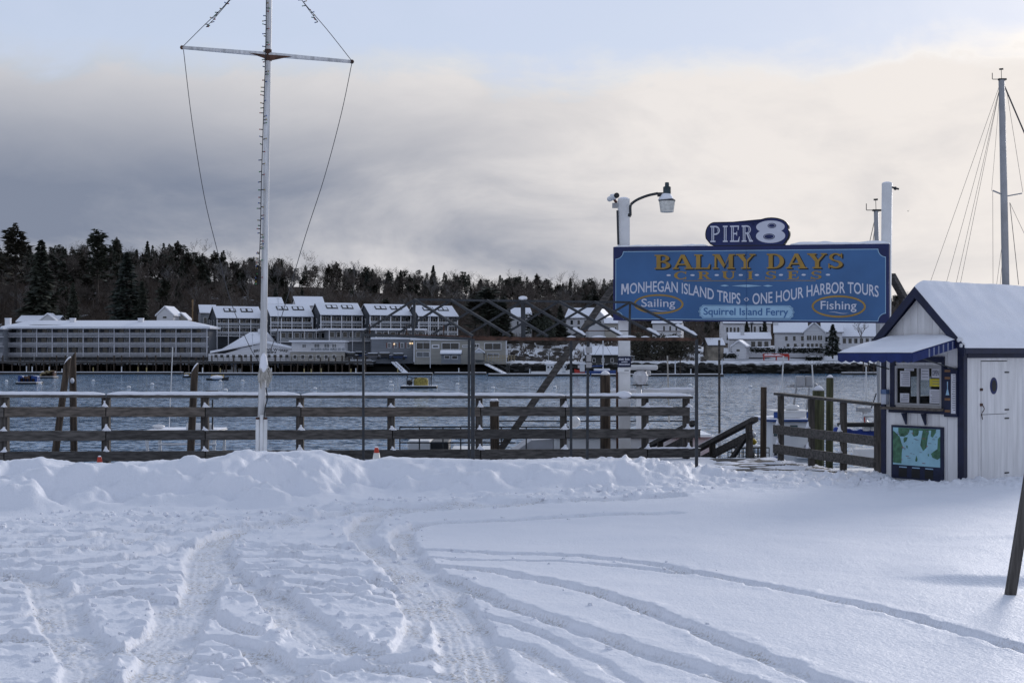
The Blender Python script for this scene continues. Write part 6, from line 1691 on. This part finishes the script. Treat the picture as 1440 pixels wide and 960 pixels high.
house('shore_house', 'house with a broad snowy roof and dark porch above the awning', 1174, 1233, 485, 473, 453, 358, 11, SID_W, R(-8), 'x', row(7, .04, .96, .15, .8, .7))
house('shore_house', 'grey house at the right end of the far shore by the sign post', 1228, 1262, 486, 466, 455, 362, 9, SID_G, R(12), 'x', row(3, .1, .9, .3, .7, .4))
house('shore_house', 'white house hidden beyond the ticket booth on the far shore', 1330, 1400, 490, 466, 452, 362, 10, SID_W, R(8), 'x', row(5, .1, .9, .3, .7, .4))
rb = thing('red_bench', 'long low red bench on the snowy lawn below the white houses', 'bench', P(1092, 503, 345)); MB().box(-3.2, 3.2, 0, .8, .25, .5).build('seat', RED, rb); MB().box(-3.2, 3.2, .81, .95, .25, 1.0).build('backrest', RED, rb)
for x in (-3, 0, 3): MB().box(x-.1, x+.1, .02, .78, -.6, .249).build('leg', RED, rb)
m = MB(); snow_strip(m, (-3, .4, .5), (1.5, .4, .5), .6, .3, 5, .3, .5); m.build('snow_strip', SNOW, rb, smooth=True)

# wharf in front of hotel and inn
def wharf():
    d = 331; p = P(230, 508, d); t = thing('timber_wharf', 'long dark timber wharf on pilings under the hotel and inn', 'wharf', p); k = d/F; X = lambda px: (px-230)*k
    rg = random.Random(9)
    MB().box(X(-80), X(523), 0, 10, -.35, 0).build('deck', WOODX2, t); MB().box(X(-80), X(523), .3, 9, .002, .1).build('snow_blanket', SNOW, t)
    MB().box(X(-80), X(523), -.06, -.002, -.45, .12).build('fascia', WOODX, t)
    x = -78
    while x < 522:
        MB().tube([(X(x), .25, -4), (X(x)+rg.uniform(-.1, .1), .25, rg.choice((.0, .9, 1.4)))], .17, 7).build('piling', PILE, t); x += rg.uniform(9, 13)
    for y in (3.5, 7): 
        for i in range(30): MB().tube([(X(-70+i*20), y, -4), (X(-70+i*20), y, -.36)], .17, 6).build('piling', PILE, t)
    for i in range(75):
        if rg.random() < .85: MB().box(X(-78+i*8)-.05, X(-78+i*8)+.05, .1, .2, .1, 1.0).build('rail_post', WOODX, t)
    MB().bar((X(-78), .15, 1.02), (X(520), .15, 1.02), .1, .1).build('handrail', WOODX, t); MB().bar((X(-78), .15, .55), (X(520), .15, .55), .06, .08).build('mid_rail', WOODX, t)
wharf()
def float_dock(px0, px1, y, label, posts=()):
    d = (EYE-WL)*F/(y-HOR); k = d/F; c = (px0+px1)/2; t = thing('float_dock', label, 'dock', Vector(((c-720)*k, d, WL)))
    w = (px1-px0)*k; MB().box(-w/2, w/2, 0, 2.6, -.2, .45).build('float', WOODX2, t); MB().box(-w/2+.1, w/2-.1, .1, 2.5, .451, .58).build('snow_blanket', SNOW, t, bevel=.05)
    rg = random.Random(int(px0)+500)
    for x, h, m_ in posts: MB().box((x-c)*k-.1, (x-c)*k+.1, .5, .7, .58, .58+h*.8).build('dock_post', m_, t)
YEL = mat('post_yellow', (.35, .28, .12), .7, .3)
float_dock(-70, 255, 526.3, 'long snowy float dock under the hotel at left', ((36, 1.6, BW), (44, 1.5, BW), (68, 1.5, BW), (86, .9, BW), (130, 1.3, YEL), (170, 1.5, BW), (193, 1.4, YEL), (205, 1.2, YEL)))
float_dock(258, 608, 527.6, 'long snowy float dock in front of the inn', ((284, 1.4, BW), (309, 1.2, YEL), (381, 1.3, BW), (427, 1.1, YEL), (437, 1.0, YEL), (451, 1.2, YEL), (493, 1.1, YEL), (500, 1.2, BW), (559, 1.3, YEL)))
float_dock(610, 684, 527, 'short float dock below the tan restaurant', ((645, 1.2, BW),))
float_dock(686, 830, 529, 'float dock with fishing boats below the snowy slope', ((745, 1.2, BW), (716, 2.6, WOODX2), (713, 2.6, WOODX2)))
float_dock(832, 1018, 529.5, 'float dock with lamp posts right of the left sign post', ((972, 1.3, BW), (950, 3.4, TRIM), (957, 4, PILE), (1013, 4, PILE), (1016, 3.8, TRIM)))
float_dock(1186, 1250, 527, 'float dock beyond the side railing near the awning', ((1215, 4, PILE), (1222, 4, PILE), (1230, 4, PILE)))
def far_gangway(px0, y0, px1, y1, d, label):
    a = P(px0, y0, d); b = P(px1, y1, d-3); t = thing('dock_gangway', label, 'gangway', a)
    MB(a).bar(a, b, 1.6, .2).build('ramp', SNOW, t)
    for s in (-.8, .8):
        o = Vector((s, 0, .9)); MB(a).bar(a+o, b+o, .08, .08).build('handrail', STEEL, t)
        for i in range(6): q = a.lerp(b, i/5)+Vector((s, 0, .1)); MB(a).bar(q, q+Vector((0, 0, .85)), .06, .06).build('baluster', STEEL, t)
far_gangway(554, 509, 571, 525, 331, 'snowy gangway down to the inn float dock')
far_gangway(684, 512, 712, 526, 331, 'gangway with dark rails below the tan restaurant')
def work_boat(pxc, y, L, label, red=False, mastpx=None):
    d = (EYE-WL)*F/(y-HOR); t = thing('fishing_boat', label, 'boat', Vector(((pxc-720)/F*d, d, WL)), PI if red else 0)
    hull_mesh(MB(), L, L*.33, .9, .3, .5).build('hull', RED if red else BW, t, smooth=True)
    MB().box(.0, L*.25, -.8, .8, .7, 2.3).build('wheelhouse', BW, t, bevel=.05); MB().box(-.3, L*.28, -.9, .9, 2.301, 2.45).build('roof', BW, t); MB().box(-.25, L*.27, -.85, .85, 2.451, 2.6).build('snow_blanket', SNOW, t, bevel=.04)
    for x in (.15, .9): win(t, x, x+.55, 1.5, 2.1, -.8)
    MB().tube([(.5, 0, 2.6), (.5, 0, 4.6)], .05, 6).build('mast', TRIM, t); MB().tube([(-L*.3, -.6, .9), (-L*.3, -.6, 2.2), (-.1, -.6, 2.3)], .05, 6).build('frame', STEEL, t)
work_boat(768, 528, 6.5, 'white fishing boat moored at the far float dock, left of two')
work_boat(787, 527.5, 5, 'white fishing boat moored at the far float dock, right of two')
work_boat(822, 527, 4.2, 'red hulled boat moored at the far float dock', True)
work_boat(326, 525, 4.6, 'small white boat at the inn float dock')
work_boat(45, 524.5, 4.0, 'small white boat at the float dock under the hotel')
def far_sail(px, ytop, y, label):
    d = (EYE-WL)*F/(y-HOR); t = thing('moored_sailboat', label, 'sailboat', Vector(((px-720)/F*d, d, WL)))
    hull_mesh(MB(), 8, 2.4, .9, .3, .3).build('hull', BBL, t, smooth=True); MB().box(-2, 1.5, -.7, .7, .85, 1.4).build('snowy_cabin', SNOW, t, bevel=.1)
    h = EYE-(ytop-HOR)/F*d-WL; MB().tube([(0, 0, .8), (0, 0, h)], .12, 7).build('mast', TRIM, t); MB().tube([(-3.2, 0, 1.9), (0, 0, 2.0)], .14, 7).build('boom', BBL, t)
    for x in (3.8, -3.8): MB().tube([(x, 0, .9), (0, 0, h)], .03, 4).build('stay', WIRE, t)
far_sail(848, 478, 527, 'blue hulled sailboat moored before the dark boathouse')
def far_pole(px, y0, y1, d, r, label, m=TRIM):
    a = P(px, y1, d); t = thing('pole', label, 'pole', a); MB().tube([(0, 0, -2), (0, 0, (y1-y0)/F*d)], r, 7).build('shaft', m, t); MB().bar((-.4, 0, (y1-y0)/F*d-.5), (.4, 0, (y1-y0)/F*d-.5), .1, .1).build('crossarm', m, t)
far_pole(271, 421, 452, 366, .2, 'tan utility pole beside the leftmost balcony house', mat('pole_tan', (.25, .16, .08), .8))
far_pole(391, 417, 505, 334, .07, 'thin white pole in front of the second balcony house')
far_pole(355, 468, 512, 332, .08, 'thin white pole standing on the wharf left of the flagpole')
far_pole(605, 430, 505, 330, .08, 'thin white pole in front of the tan restaurant')
nf = P(1012, 612, 31.8); tt = thing('thin_pole', 'thin dark pole rising from the water beside the gangway', 'pole', Vector((nf.x, nf.y, -3))); MB().tube([(0, 0, 0), (-.01, 0, P(1012, 478, 31.8).z+3)], .028, 6).build('shaft', WOODX, tt); MB().tube([(0, 0, 0), (0, 0, P(1012, 620, 31.8).z+3)], .04, 6).build('sleeve', TRIM, tt)

def parked_car(px, y, d, m_, label):
    t = thing('parked_car', label, 'car', P(px, y, d), random.uniform(-.3, .3), 'cars parked beside the restaurant')
    MB().box(-2.1, 2.1, -.85, .85, .3, .85).build('body', m_, t, bevel=.12); MB().box(-1.2, 1.3, -.75, .75, .851, 1.4).build('cabin', PANE, t, bevel=.15); MB().box(-1.1, 1.2, -.7, .7, 1.401, 1.58).build('snow_cap', SNOW, t, bevel=.06)
    MB().box(1.35, 2.05, -.7, .7, .852, .95).build('snow_patch', SNOW, t, bevel=.03)
    for x in (-1.35, 1.35):
        for yy in (-.87, .87): MB().tube([(x, yy-.1, .32), (x, yy+.1, .32)], .32, 12).build('wheel', BLACK, t)
CM = [mat('car_black', (.02, .02, .025), .3), mat('car_blue', (.02, .04, .10), .3), mat('car_grey', (.10, .10, .11), .3)]
for i, (px, y, d, l) in enumerate(((492, 504, 342, 'leftmost parked dark car beside the round white building'), (507, 503, 346, 'second parked car from the round white building'), (524, 505, 340, 'third parked car, before the grey wing left end'), (541, 504.5, 340, 'fourth parked car, before the grey wing middle'), (560, 505.5, 338, 'rightmost parked car before the grey wing'))): parked_car(px, y, d, CM[i % 3], l)

# stony rubble and brush on the shore slope
def lumps(name, n, pick, m_, smin, smax, seed):
    rg = random.Random(seed); mb = MB()
    for i in range(n):
        x, y = pick(rg); r = rg.uniform(smin, smax); z = landz(x, y)+r*.2
        vs = []
        for k in range(4):
            for j in range(6):
                an = 2*PI*j/6+k*.3; rr = r*(math.sin(PI*(k+.5)/4))*rg.uniform(.7, 1.2); vs.append((x+rr*math.cos(an)*1.4, y+rr*math.sin(an), z-r*.6*math.cos(PI*(k+.5)/4)))
        fs = [(k*6+j, k*6+(j+1) % 6, (k+1)*6+(j+1) % 6, (k+1)*6+j) for k in range(3) for j in range(6)]+[tuple(range(6))[::-1], tuple(range(18, 24))]
        mb.add(vs, fs)
    return tag(mb.build(name, m_), kind='stuff')
def pk1(rg): y = rg.uniform(330, 336); px = rg.uniform(690, 1300); return ((px-720)/F*y, y)
def pk2(rg): y = rg.uniform(342, 366); px = rg.choice((rg.uniform(690, 800), rg.uniform(700, 1000))); return ((px-720)/F*y, y)
lumps('shore_rocks', 380, pk1, mat('wet_rock', (.022, .021, .02), .7, .3, 1), .3, .8, 31)
lumps('slope_rocks', 110, pk2, mat('dry_rock', (.07, .06, .052), .8, .3, 1), .35, 1.1, 32)

# ------------------------------------------------------------------ trees
NEED = mat('evergreen_needles', (.075, .083, .058), .8, .4, .8, col2=(.045, .052, .040)); NEED2 = mat('evergreen_needles_brown', (.092, .082, .058), .8, .4, .8, col2=(.05, .048, .038))
NEEDS = mat('evergreen_snowy', (.045, .058, .045), .8, .4, 1.6, col2=(.22, .235, .25), lo=.55, hi=.8)
BARK = mat('bark', (.055, .045, .038), .9, .35, 2); TWIG = mat('bare_twigs', (.115, .096, .083), .9, .3, .6); TWIG2 = mat('bare_twigs_grey', (.20, .19, .185), .9, .3, .6); TWIG3 = mat('bare_twigs_rust', (.105, .080, .064), .9, .3, .6)
def conifer(seed, H=13.0, Rb=2.8, pine=False, m_=NEED, lv=20):
    """crown of drooping needle sprays spread through an uneven cone (spruce) or lobed head (pine); lv sets how many"""
    rg = random.Random(seed); t = MB(); t.tube([(0, 0, -1), (0, 0, H*.5), (0, 0, H*.95)], [.28, .17, .03], 6)
    tm = t.mesh('trunk', BARK); vs = []; fs = []; ph = [rg.uniform(0, 6.28) for _ in range(6)]
    lob = [(rg.uniform(.45, .95), rg.uniform(0, 6.28), rg.uniform(.2, .75), rg.uniform(.45, .75)) for _ in range(8)]
    for i in range(lv*62):
        an = rg.uniform(0, 2*PI)
        if pine and rg.random() < .8:
            lz, la, lr, ls = rg.choice(lob); q = Vector((rg.gauss(0, 1), rg.gauss(0, 1), rg.gauss(0, .7))).normalized()*ls*Rb*rg.uniform(.5, 1.05)*(1.25-.6*lz)
            p = Vector((math.cos(la)*lr*Rb*(1.3-lz), math.sin(la)*lr*Rb*(1.3-lz), lz*H*.97))+q; rad = Rb*.5
        else:
            u = rg.random()**1.25; z = H*((.3 if pine else .08)+(.7 if pine else .92)*u)
            rad = Rb*(1-u)**.8*(.82+.22*math.sin(3*an+ph[0]+u*9)+.16*math.sin(5*an+ph[1]-u*17)+.12*math.sin(u*31+ph[2]))+.13
            k = rg.uniform(.35, 1.0)**.6; p = Vector((math.cos(an)*rad*k, math.sin(an)*rad*k, z-.22*rad*k))
        d = Vector((p.x, p.y, 0)); d = d.normalized() if d.length > .01 else Vector((math.cos(an), math.sin(an), 0))
        L_ = .42+.30*rad*rg.uniform(.4, 1); w = rg.uniform(.22, .42)+.06*rad; sd = Vector((-d.y, d.x, 0))*w
        tip = p+d*L_*.7+Vector((rg.uniform(-.2, .2), rg.uniform(-.2, .2), -L_*rg.uniform(.05, .55) if not pine else L_*rg.uniform(-.3, .4))); rt = p-d*L_*.45
        tw = Vector((0, 0, rg.uniform(-.3, .3)))
        j = len(vs); vs += [tuple(rt+sd+tw), tuple(rt-sd-tw), tuple(tip)]; fs.append((j, j+1, j+2))
    me = bpy.data.meshes.new('crown'); me.from_pydata(vs, [], fs); me.materials.append(m_)
    return tm, me
def bare(seed, H=12.0, m_=TWIG, spread=.55, full=True):
    rg = random.Random(seed); wood = MB(); vs = []; fs = []
    def twig(a, b, w):
        t = (b-a); s = t.cross(Vector((rg.uniform(-1, 1), rg.uniform(-1, 1), rg.uniform(-1, 1)))).normalized()*w; j = len(vs)
        vs.extend([tuple(a-s), tuple(a+s), tuple(b)]); fs.append((j, j+1, j+2))
    def grow(p, d, L_, r, lev):
        e = p+d*L_*.55+Vector((rg.uniform(-.1, .1), rg.uniform(-.1, .1), 0))*L_*.6; q = e+(d+Vector((0, 0, .15))).normalized()*L_*.45
        if lev < 2: wood.tube([p, e, q], [r, r*.8, r*.55], 4 if lev else 5, False)
        else: twig(p, e, r); twig(e, q, r*.8)
        if lev >= 4: return
        n = ((6, 5, 4, 4) if full else (6, 5, 4, 3))[lev]
        for i in range(n):
            f = rg.uniform(.35, 1.0) if lev else rg.uniform(.45, 1.0); b = p.lerp(e, f/.6) if f < .6 else e.lerp(q, (f-.6)/.4)
            ax = Vector((rg.uniform(-1, 1), rg.uniform(-1, 1), rg.uniform(-.1, .5))).normalized(); nd = (d*(1-spread)+ax*spread+Vector((0, 0, .12))).normalized()
            grow(b, nd, L_*rg.uniform(.45, .66), max(r*.5, .045), lev+1)
    grow(Vector((0, 0, -.5)), Vector((rg.uniform(-.06, .06), rg.uniform(-.06, .06), 1)).normalized(), H*.58, .26, 0)
    tm = wood.mesh('trunk', m_); me = bpy.data.meshes.new('crown'); me.from_pydata(vs, [], fs); me.materials.append(m_)
    return tm, me
CON = [conifer(1), conifer(2, 13, 2.3, False, NEED2), conifer(3, 14, 3.2, False, NEEDS), conifer(4, 14, 3.1, True, NEED2, 13), conifer(5, 13, 3.5, True, NEED, 12), conifer(6, 13, 1.9, False, NEED)]
BAR = [bare(11), bare(12, 12, TWIG2, .5), bare(13, 11, TWIG3, .6), bare(14, 12.5, TWIG, .5), bare(15, 11, TWIG2, .62)]
def tree(name, proto, loc, s, label, group=None, sz=None):
    t = thing(name, label, 'tree', loc, random.uniform(0, 6.28), group); t.scale = (s, s, sz or s*random.uniform(.85, 1.15))
    inst('trunk', proto[0], t); inst('crown', proto[1], t)
rg = random.Random(21); nc = nb_ = 0; tries = 0
while (nc < 285 or nb_ < 290) and tries < 6000:
    tries += 1
    y = 384+95*rg.random()**.75; px = rg.uniform(-120, 1300) if rg.random() < .85 else rg.uniform(1250, 1620)
    x = (px-720)/F*y; k = (y-384)/95
    pc = .18+.60*max(0, (k-.55)/.45)+.25*(px < 280)*(k > .2)
    if rg.random() < pc:
        if nc >= 285: continue
        nc += 1; pr = CON[rg.choice((0, 1, 2, 5, 3, 4, 3, 4) if px > 300 else (0, 1, 3, 4, 4, 3, 2))]; sc = rg.uniform(.55, .85)*(1.0 if px < 330 else .80)
        tree('conifer_tree', pr, (x, y, landz(x, y)), sc, 'dark conifer among the trees on the wooded hill across the harbour', 'conifers on the wooded hill')
    else:
        if nb_ >= 290: continue
        nb_ += 1; sc = rg.uniform(.6, 1.0)*(1.0 if px < 500 else .82)
        tree('bare_tree', BAR[rg.randrange(5)], (x, y, landz(x, y)), sc, 'leafless grey brown tree on the wooded hill across the harbour', 'bare trees on the wooded hill')
# the rest of the wood, farther up and behind, as one mass
def woods():
    rg = random.Random(77); parts = {}
    protos = [conifer(61, 13, 3.0, False, NEED, 9), conifer(62, 13, 3.3, True, NEED2, 9), conifer(63, 13, 3.3, True, NEED, 9), conifer(66, 13, 2.5, False, NEED2, 8)]
    bprotos = [bare(64, 12, TWIG, .55, False), bare(65, 11.5, TWIG3, .6, False)]
    def arr(me):
        v = np.empty(len(me.vertices)*3, np.float32); me.vertices.foreach_get('co', v); return v.reshape(-1, 3), np.array([list(p.vertices)+[-1]*(4-len(p.vertices)) for p in me.polygons])
    src = {'c': [arr(p[1]) for p in protos], 'b': [arr(p[1]) for p in bprotos]}
    for kind, n, mt in (('c', 520, NEED), ('b', 600, TWIG)):
        V = []; T = []; off = 0
        for i in range(n):
            if kind == 'c': y = rg.uniform(452, 494); px = rg.uniform(-160, 1450)
            else: y = rg.uniform(384, 486); px = rg.uniform(-120, 1400)
            x = (px-720)/F*y; z = landz(x, y); s = (rg.uniform(.5, .8)*(1.0 if px < 330 else .80) if kind == 'c' else rg.uniform(.6, .95)*(1.0 if px < 500 else .85)); sz = s*rg.uniform(.85, 1.2); an = rg.uniform(0, 6.28)
            v, t = rg.choice(src[kind]); c_, s_ = math.cos(an)*s*1.15, math.sin(an)*s*1.15
            V.append(np.stack([x+v[:, 0]*c_-v[:, 1]*s_, y+v[:, 0]*s_+v[:, 1]*c_, z+v[:, 2]*sz], -1)); T.append(t[:, :3]+off); off += len(v)
        V = np.concatenate(V); T = np.concatenate(T)
        me = bpy.data.meshes.new('woods'); me.vertices.add(len(V)); me.vertices.foreach_set('co', V.reshape(-1).astype(np.float32))
        me.loops.add(len(T)*3); me.loops.foreach_set('vertex_index', T.reshape(-1).astype(np.int32)); me.polygons.add(len(T)); me.polygons.foreach_set('loop_start', np.arange(0, len(T)*3, 3, dtype=np.int32)); me.update(calc_edges=True)
        me.materials.append(mt); tag(link(bpy.data.objects.new('evergreen_woods' if kind == 'c' else 'bare_woods', me)), kind='stuff')
woods()
def special(px, ytop, ybase, d, pr, label, wide=1.0, name='conifer_tree'):
    p = P(px, ybase, d); H = (ybase-ytop)/F*d; s = H/13.0; x, y = p.x, p.y; t = thing(name, label, 'tree', p, random.uniform(0, 6)); t.scale = (s*wide, s*wide, s); inst('trunk', pr[0], t); inst('crown', pr[1], t)
special(58, 338, 452, 376, CON[0], 'broad dark spruce rising above the hotel left end', 1.15)
special(178, 362, 455, 374, CON[2], 'broad dark spruce above the hotel left of the small white house', 1.25)
special(103, 397, 450, 372, CON[0], 'shorter dark spruce between the two broad ones above the hotel', .9)
special(22, 322, 430, 400, CON[3], 'tall ragged pine on the skyline at far left')
special(137, 324, 420, 410, CON[4], 'bushy topped pine on the skyline above the hotel')
special(200, 395, 456, 371, CON[5], 'narrow dark evergreen beside the small white house', 1.2)
special(687, 405, 480, 360, CON[4], 'tall dark evergreen right of the balcony house row', 1.5); special(668, 415, 480, 362, CON[3], 'dark pine close behind the rightmost balcony house', 1.2); special(708, 418, 478, 362, CON[0], 'dark spruce behind the restaurant right end', 1.3)
special(768, 434, 478, 362, CON[3], 'dark rounded evergreen left of the white shuttered house', 1.5); special(788, 430, 475, 368, CON[0], 'dark spruce touching the white shuttered house', 1.3); special(750, 440, 482, 360, CON[4], 'squat dark evergreen by the half hidden pale house', 1.6)
def bush(px0, px1, ytop, ybase, d, label, seed, name='evergreen_clump', m_=None):
    p = P((px0+px1)/2, ybase, d); w = (px1-px0)/F*d/2; h = (ybase-ytop)/F*d; t = thing(name, label, 'tree', p); rg = random.Random(seed); vs = []; fs = []
    lob = [(rg.uniform(-.6, .6)*w, rg.uniform(-.4, .6)*w*.5, h*rg.uniform(.25, .62), rg.uniform(.35, .5)*w, rg.uniform(.25, .4)*h) for _ in range(7)]
    for i in range(5200):
        lx, ly, lz, lr, lh = rg.choice(lob); a = rg.uniform(0, 2*PI); e = math.acos(rg.uniform(-1, 1)); q = rg.uniform(.75, 1.08)
        c = Vector((lx+lr*q*math.sin(e)*math.cos(a), ly+lr*q*math.sin(e)*math.sin(a), max(-.3, lz+lh*q*math.cos(e)))); j = len(vs)
        for _ in range(3): vs.append(tuple(c+Vector((rg.uniform(-.38, .38), rg.uniform(-.38, .38), rg.uniform(-.3, .3)))))
        fs.append((j, j+1, j+2))
    me = bpy.data.meshes.new('crown'); me.from_pydata(vs, [], fs); me.materials.append(m_ or NEED2); link(bpy.data.objects.new('crown', me), t)
    m = MB()
    for lx, ly, lz, lr, lh in lob[:4]: m.tube([(lx*.3, ly*.3, -.8), (lx*.7, ly*.7, lz*.5), (lx, ly, lz)], [.2, .14, .06], 6)
    m.build('trunk', BARK, t)
bush(884, 940, 464, 517, 344, 'wide dark evergreen clump right of the left sign post', 3); bush(925, 976, 466, 515, 347, 'dark evergreen mass under the sign left of the stone hut', 4); bush(745, 780, 440, 478, 360, 'rounded dark evergreen clump left of the white shuttered house', 5, m_=NEED); bush(672, 705, 410, 480, 361, 'tall dark evergreen mass right of the balcony house row', 6, m_=NEED)
special(1171, 459, 501, 344, CON[2], 'blue grey spruce in front of the white annex', 1.35)
special(1050, 452, 480, 362, CON[5], 'slim dark evergreen under the middle of the sign', 1.5); special(1075, 448, 478, 362, CON[5], 'slim dark evergreen left of the large white house', 1.3); special(1120, 445, 470, 366, CON[5], 'dark evergreen tip over the large white house roof', 1.4)
special(990, 445, 498, 349, BAR[0], 'bare spreading tree beside the stone hut', 1.3, 'bare_tree'); special(975, 452, 498, 350, BAR[3], 'bare tree left of the stone hut', 1.2, 'bare_tree'); special(1212, 445, 485, 352, BAR[1], 'bare tree before the broad snowy roof', 1.0, 'bare_tree'); special(815, 482, 512, 342, BAR[2], 'small bare tree left of the dark boathouse', 1.3, 'bare_tree'); special(1003, 455, 496, 350, BAR[2], 'bare twiggy tree right behind the stone hut', 1.1, 'bare_tree')
special(738, 478, 505, 348, BAR[2], 'small bare brown tree on the snowy slope right of the restaurant', 1.4, 'bare_tree'); special(775, 480, 508, 346, BAR[4], 'small bare grey tree on the snowy slope below evergreens', 1.4, 'bare_tree')
def brush(name, n, pick, m_, h0, h1, seed, wd=.06):
    rg = random.Random(seed); vs = []; fs = []
    for i in range(n):
        x, y = pick(rg); z = landz(x, y); h = rg.uniform(h0, h1)
        for k in range(9):
            a = Vector((x+rg.uniform(-.3, .3), y+rg.uniform(-.3, .3), z)); b = a+Vector((rg.uniform(-.5, .5)*h, rg.uniform(-.4, .4)*h, h*rg.uniform(.5, 1))); s = wd*rg.uniform(.5, 1.3); j = len(vs)
            vs += [(a.x-s, a.y, a.z), (a.x+s, a.y, a.z), tuple(b)]; fs.append((j, j+1, j+2))
    me = bpy.data.meshes.new(name); me.from_pydata(vs, [], fs); me.materials.append(m_); tag(link(bpy.data.objects.new(name, me)), kind='stuff')
def pk3(rg): y = rg.uniform(374, 455); px = rg.uniform(-80, 1100); return ((px-720)/F*y, y)
def pk4(rg): y = rg.uniform(341, 366); px = rg.uniform(690, 990); return ((px-720)/F*y, y)
def pk5(rg): y = rg.uniform(366, 376); px = rg.uniform(-20, 900); return ((px-720)/F*y, y)
brush('underbrush', 3200, pk3, TWIG3, 1.5, 4.5, 51, .09); brush('slope_brush', 380, pk4, TWIG, .6, 2.0, 52); brush('hedge_brush', 700, pk5, TWIG, 1.0, 3.2, 53, .08)
hd = mat('hedge', (.02, .024, .016), .9, .4, 1.5)
for px0, px1, y, l in ((1055, 1090, 494, 'dark clipped shrubs before the low cottage'), (1095, 1158, 494.5, 'dark hedge along the foot of the large white house'), (1134, 1157, 507, 'dark low shrub on the shore by the dock railing'), (1018, 1038, 502, 'dark shrub pair on the lawn by the stone hut')):
    p = P((px0+px1)/2, y, 346); w = (px1-px0)/F*346; t = thing('hedge', l, 'hedge', p); rgx = random.Random(int(px0)); mb = MB(); vs = []; fs = []
    for i in range(int(w*130)):
        c = Vector((rgx.uniform(-w/2, w/2), rgx.uniform(0, 1.2), rgx.uniform(-.3, 1.1)*(.8+.3*math.sin(i)))); j = len(vs)
        for _ in range(3): vs.append(tuple(c+Vector((rgx.uniform(-.3, .3), rgx.uniform(-.3, .3), rgx.uniform(-.25, .25)))))
        fs.append((j, j+1, j+2))
    mb.add(vs, fs); mb.build('foliage', hd, t)
    m = MB(); snow_strip(m, (-w/2+.3, .5, .95), (w/2-.3, .5, .95), .8, .18, int(px0), .5, .5); m.build('snow_strip', SNOW, t, smooth=True)
dk_ = thing('shore_dock', 'pale wooden dock with railing on the far rocky shore', 'dock', P(1158, 514, 336)); k_ = 336/F
MB().box(-26*k_, 26*k_, 0, 3, -.2, 0).build('deck', TRIM, dk_)
for i in range(14): x = (-26+i*4)*k_; MB().box(x-.06, x+.06, 0, .12, 0, 1.0).build('rail_post', TRIM, dk_)
MB().bar((-26*k_, .06, 1.03), (26*k_, .06, 1.03), .1, .1).build('handrail', TRIM, dk_)
for i in range(5): x = (-24+i*12)*k_; MB().tube([(x, .3, -4), (x, .3, -.2)], .15, 6).build('piling', PILE, dk_)
gull = thing('gull', 'tiny dark bird flying right of the right sign post', 'bird', P(1277, 297, 60)); gull.scale = (.3, .3, .3); MB().add([(-.28, 0, .10), (-.12, .08, .12), (0, .08, 0), (.12, .08, .12), (.28, 0, .10), (.12, -.06, .11), (0, -.1, -.03), (-.12, -.06, .11)], [(0, 7, 1), (1, 7, 6, 2), (2, 6, 5, 3), (3, 5, 4)]).build('wings', DARK, gull); MB().tube([(0, -.2, 0), (0, 0, -.02), (0, .22, 0)], [.01, .05, .015], 8).build('body', DARK, gull, smooth=True)
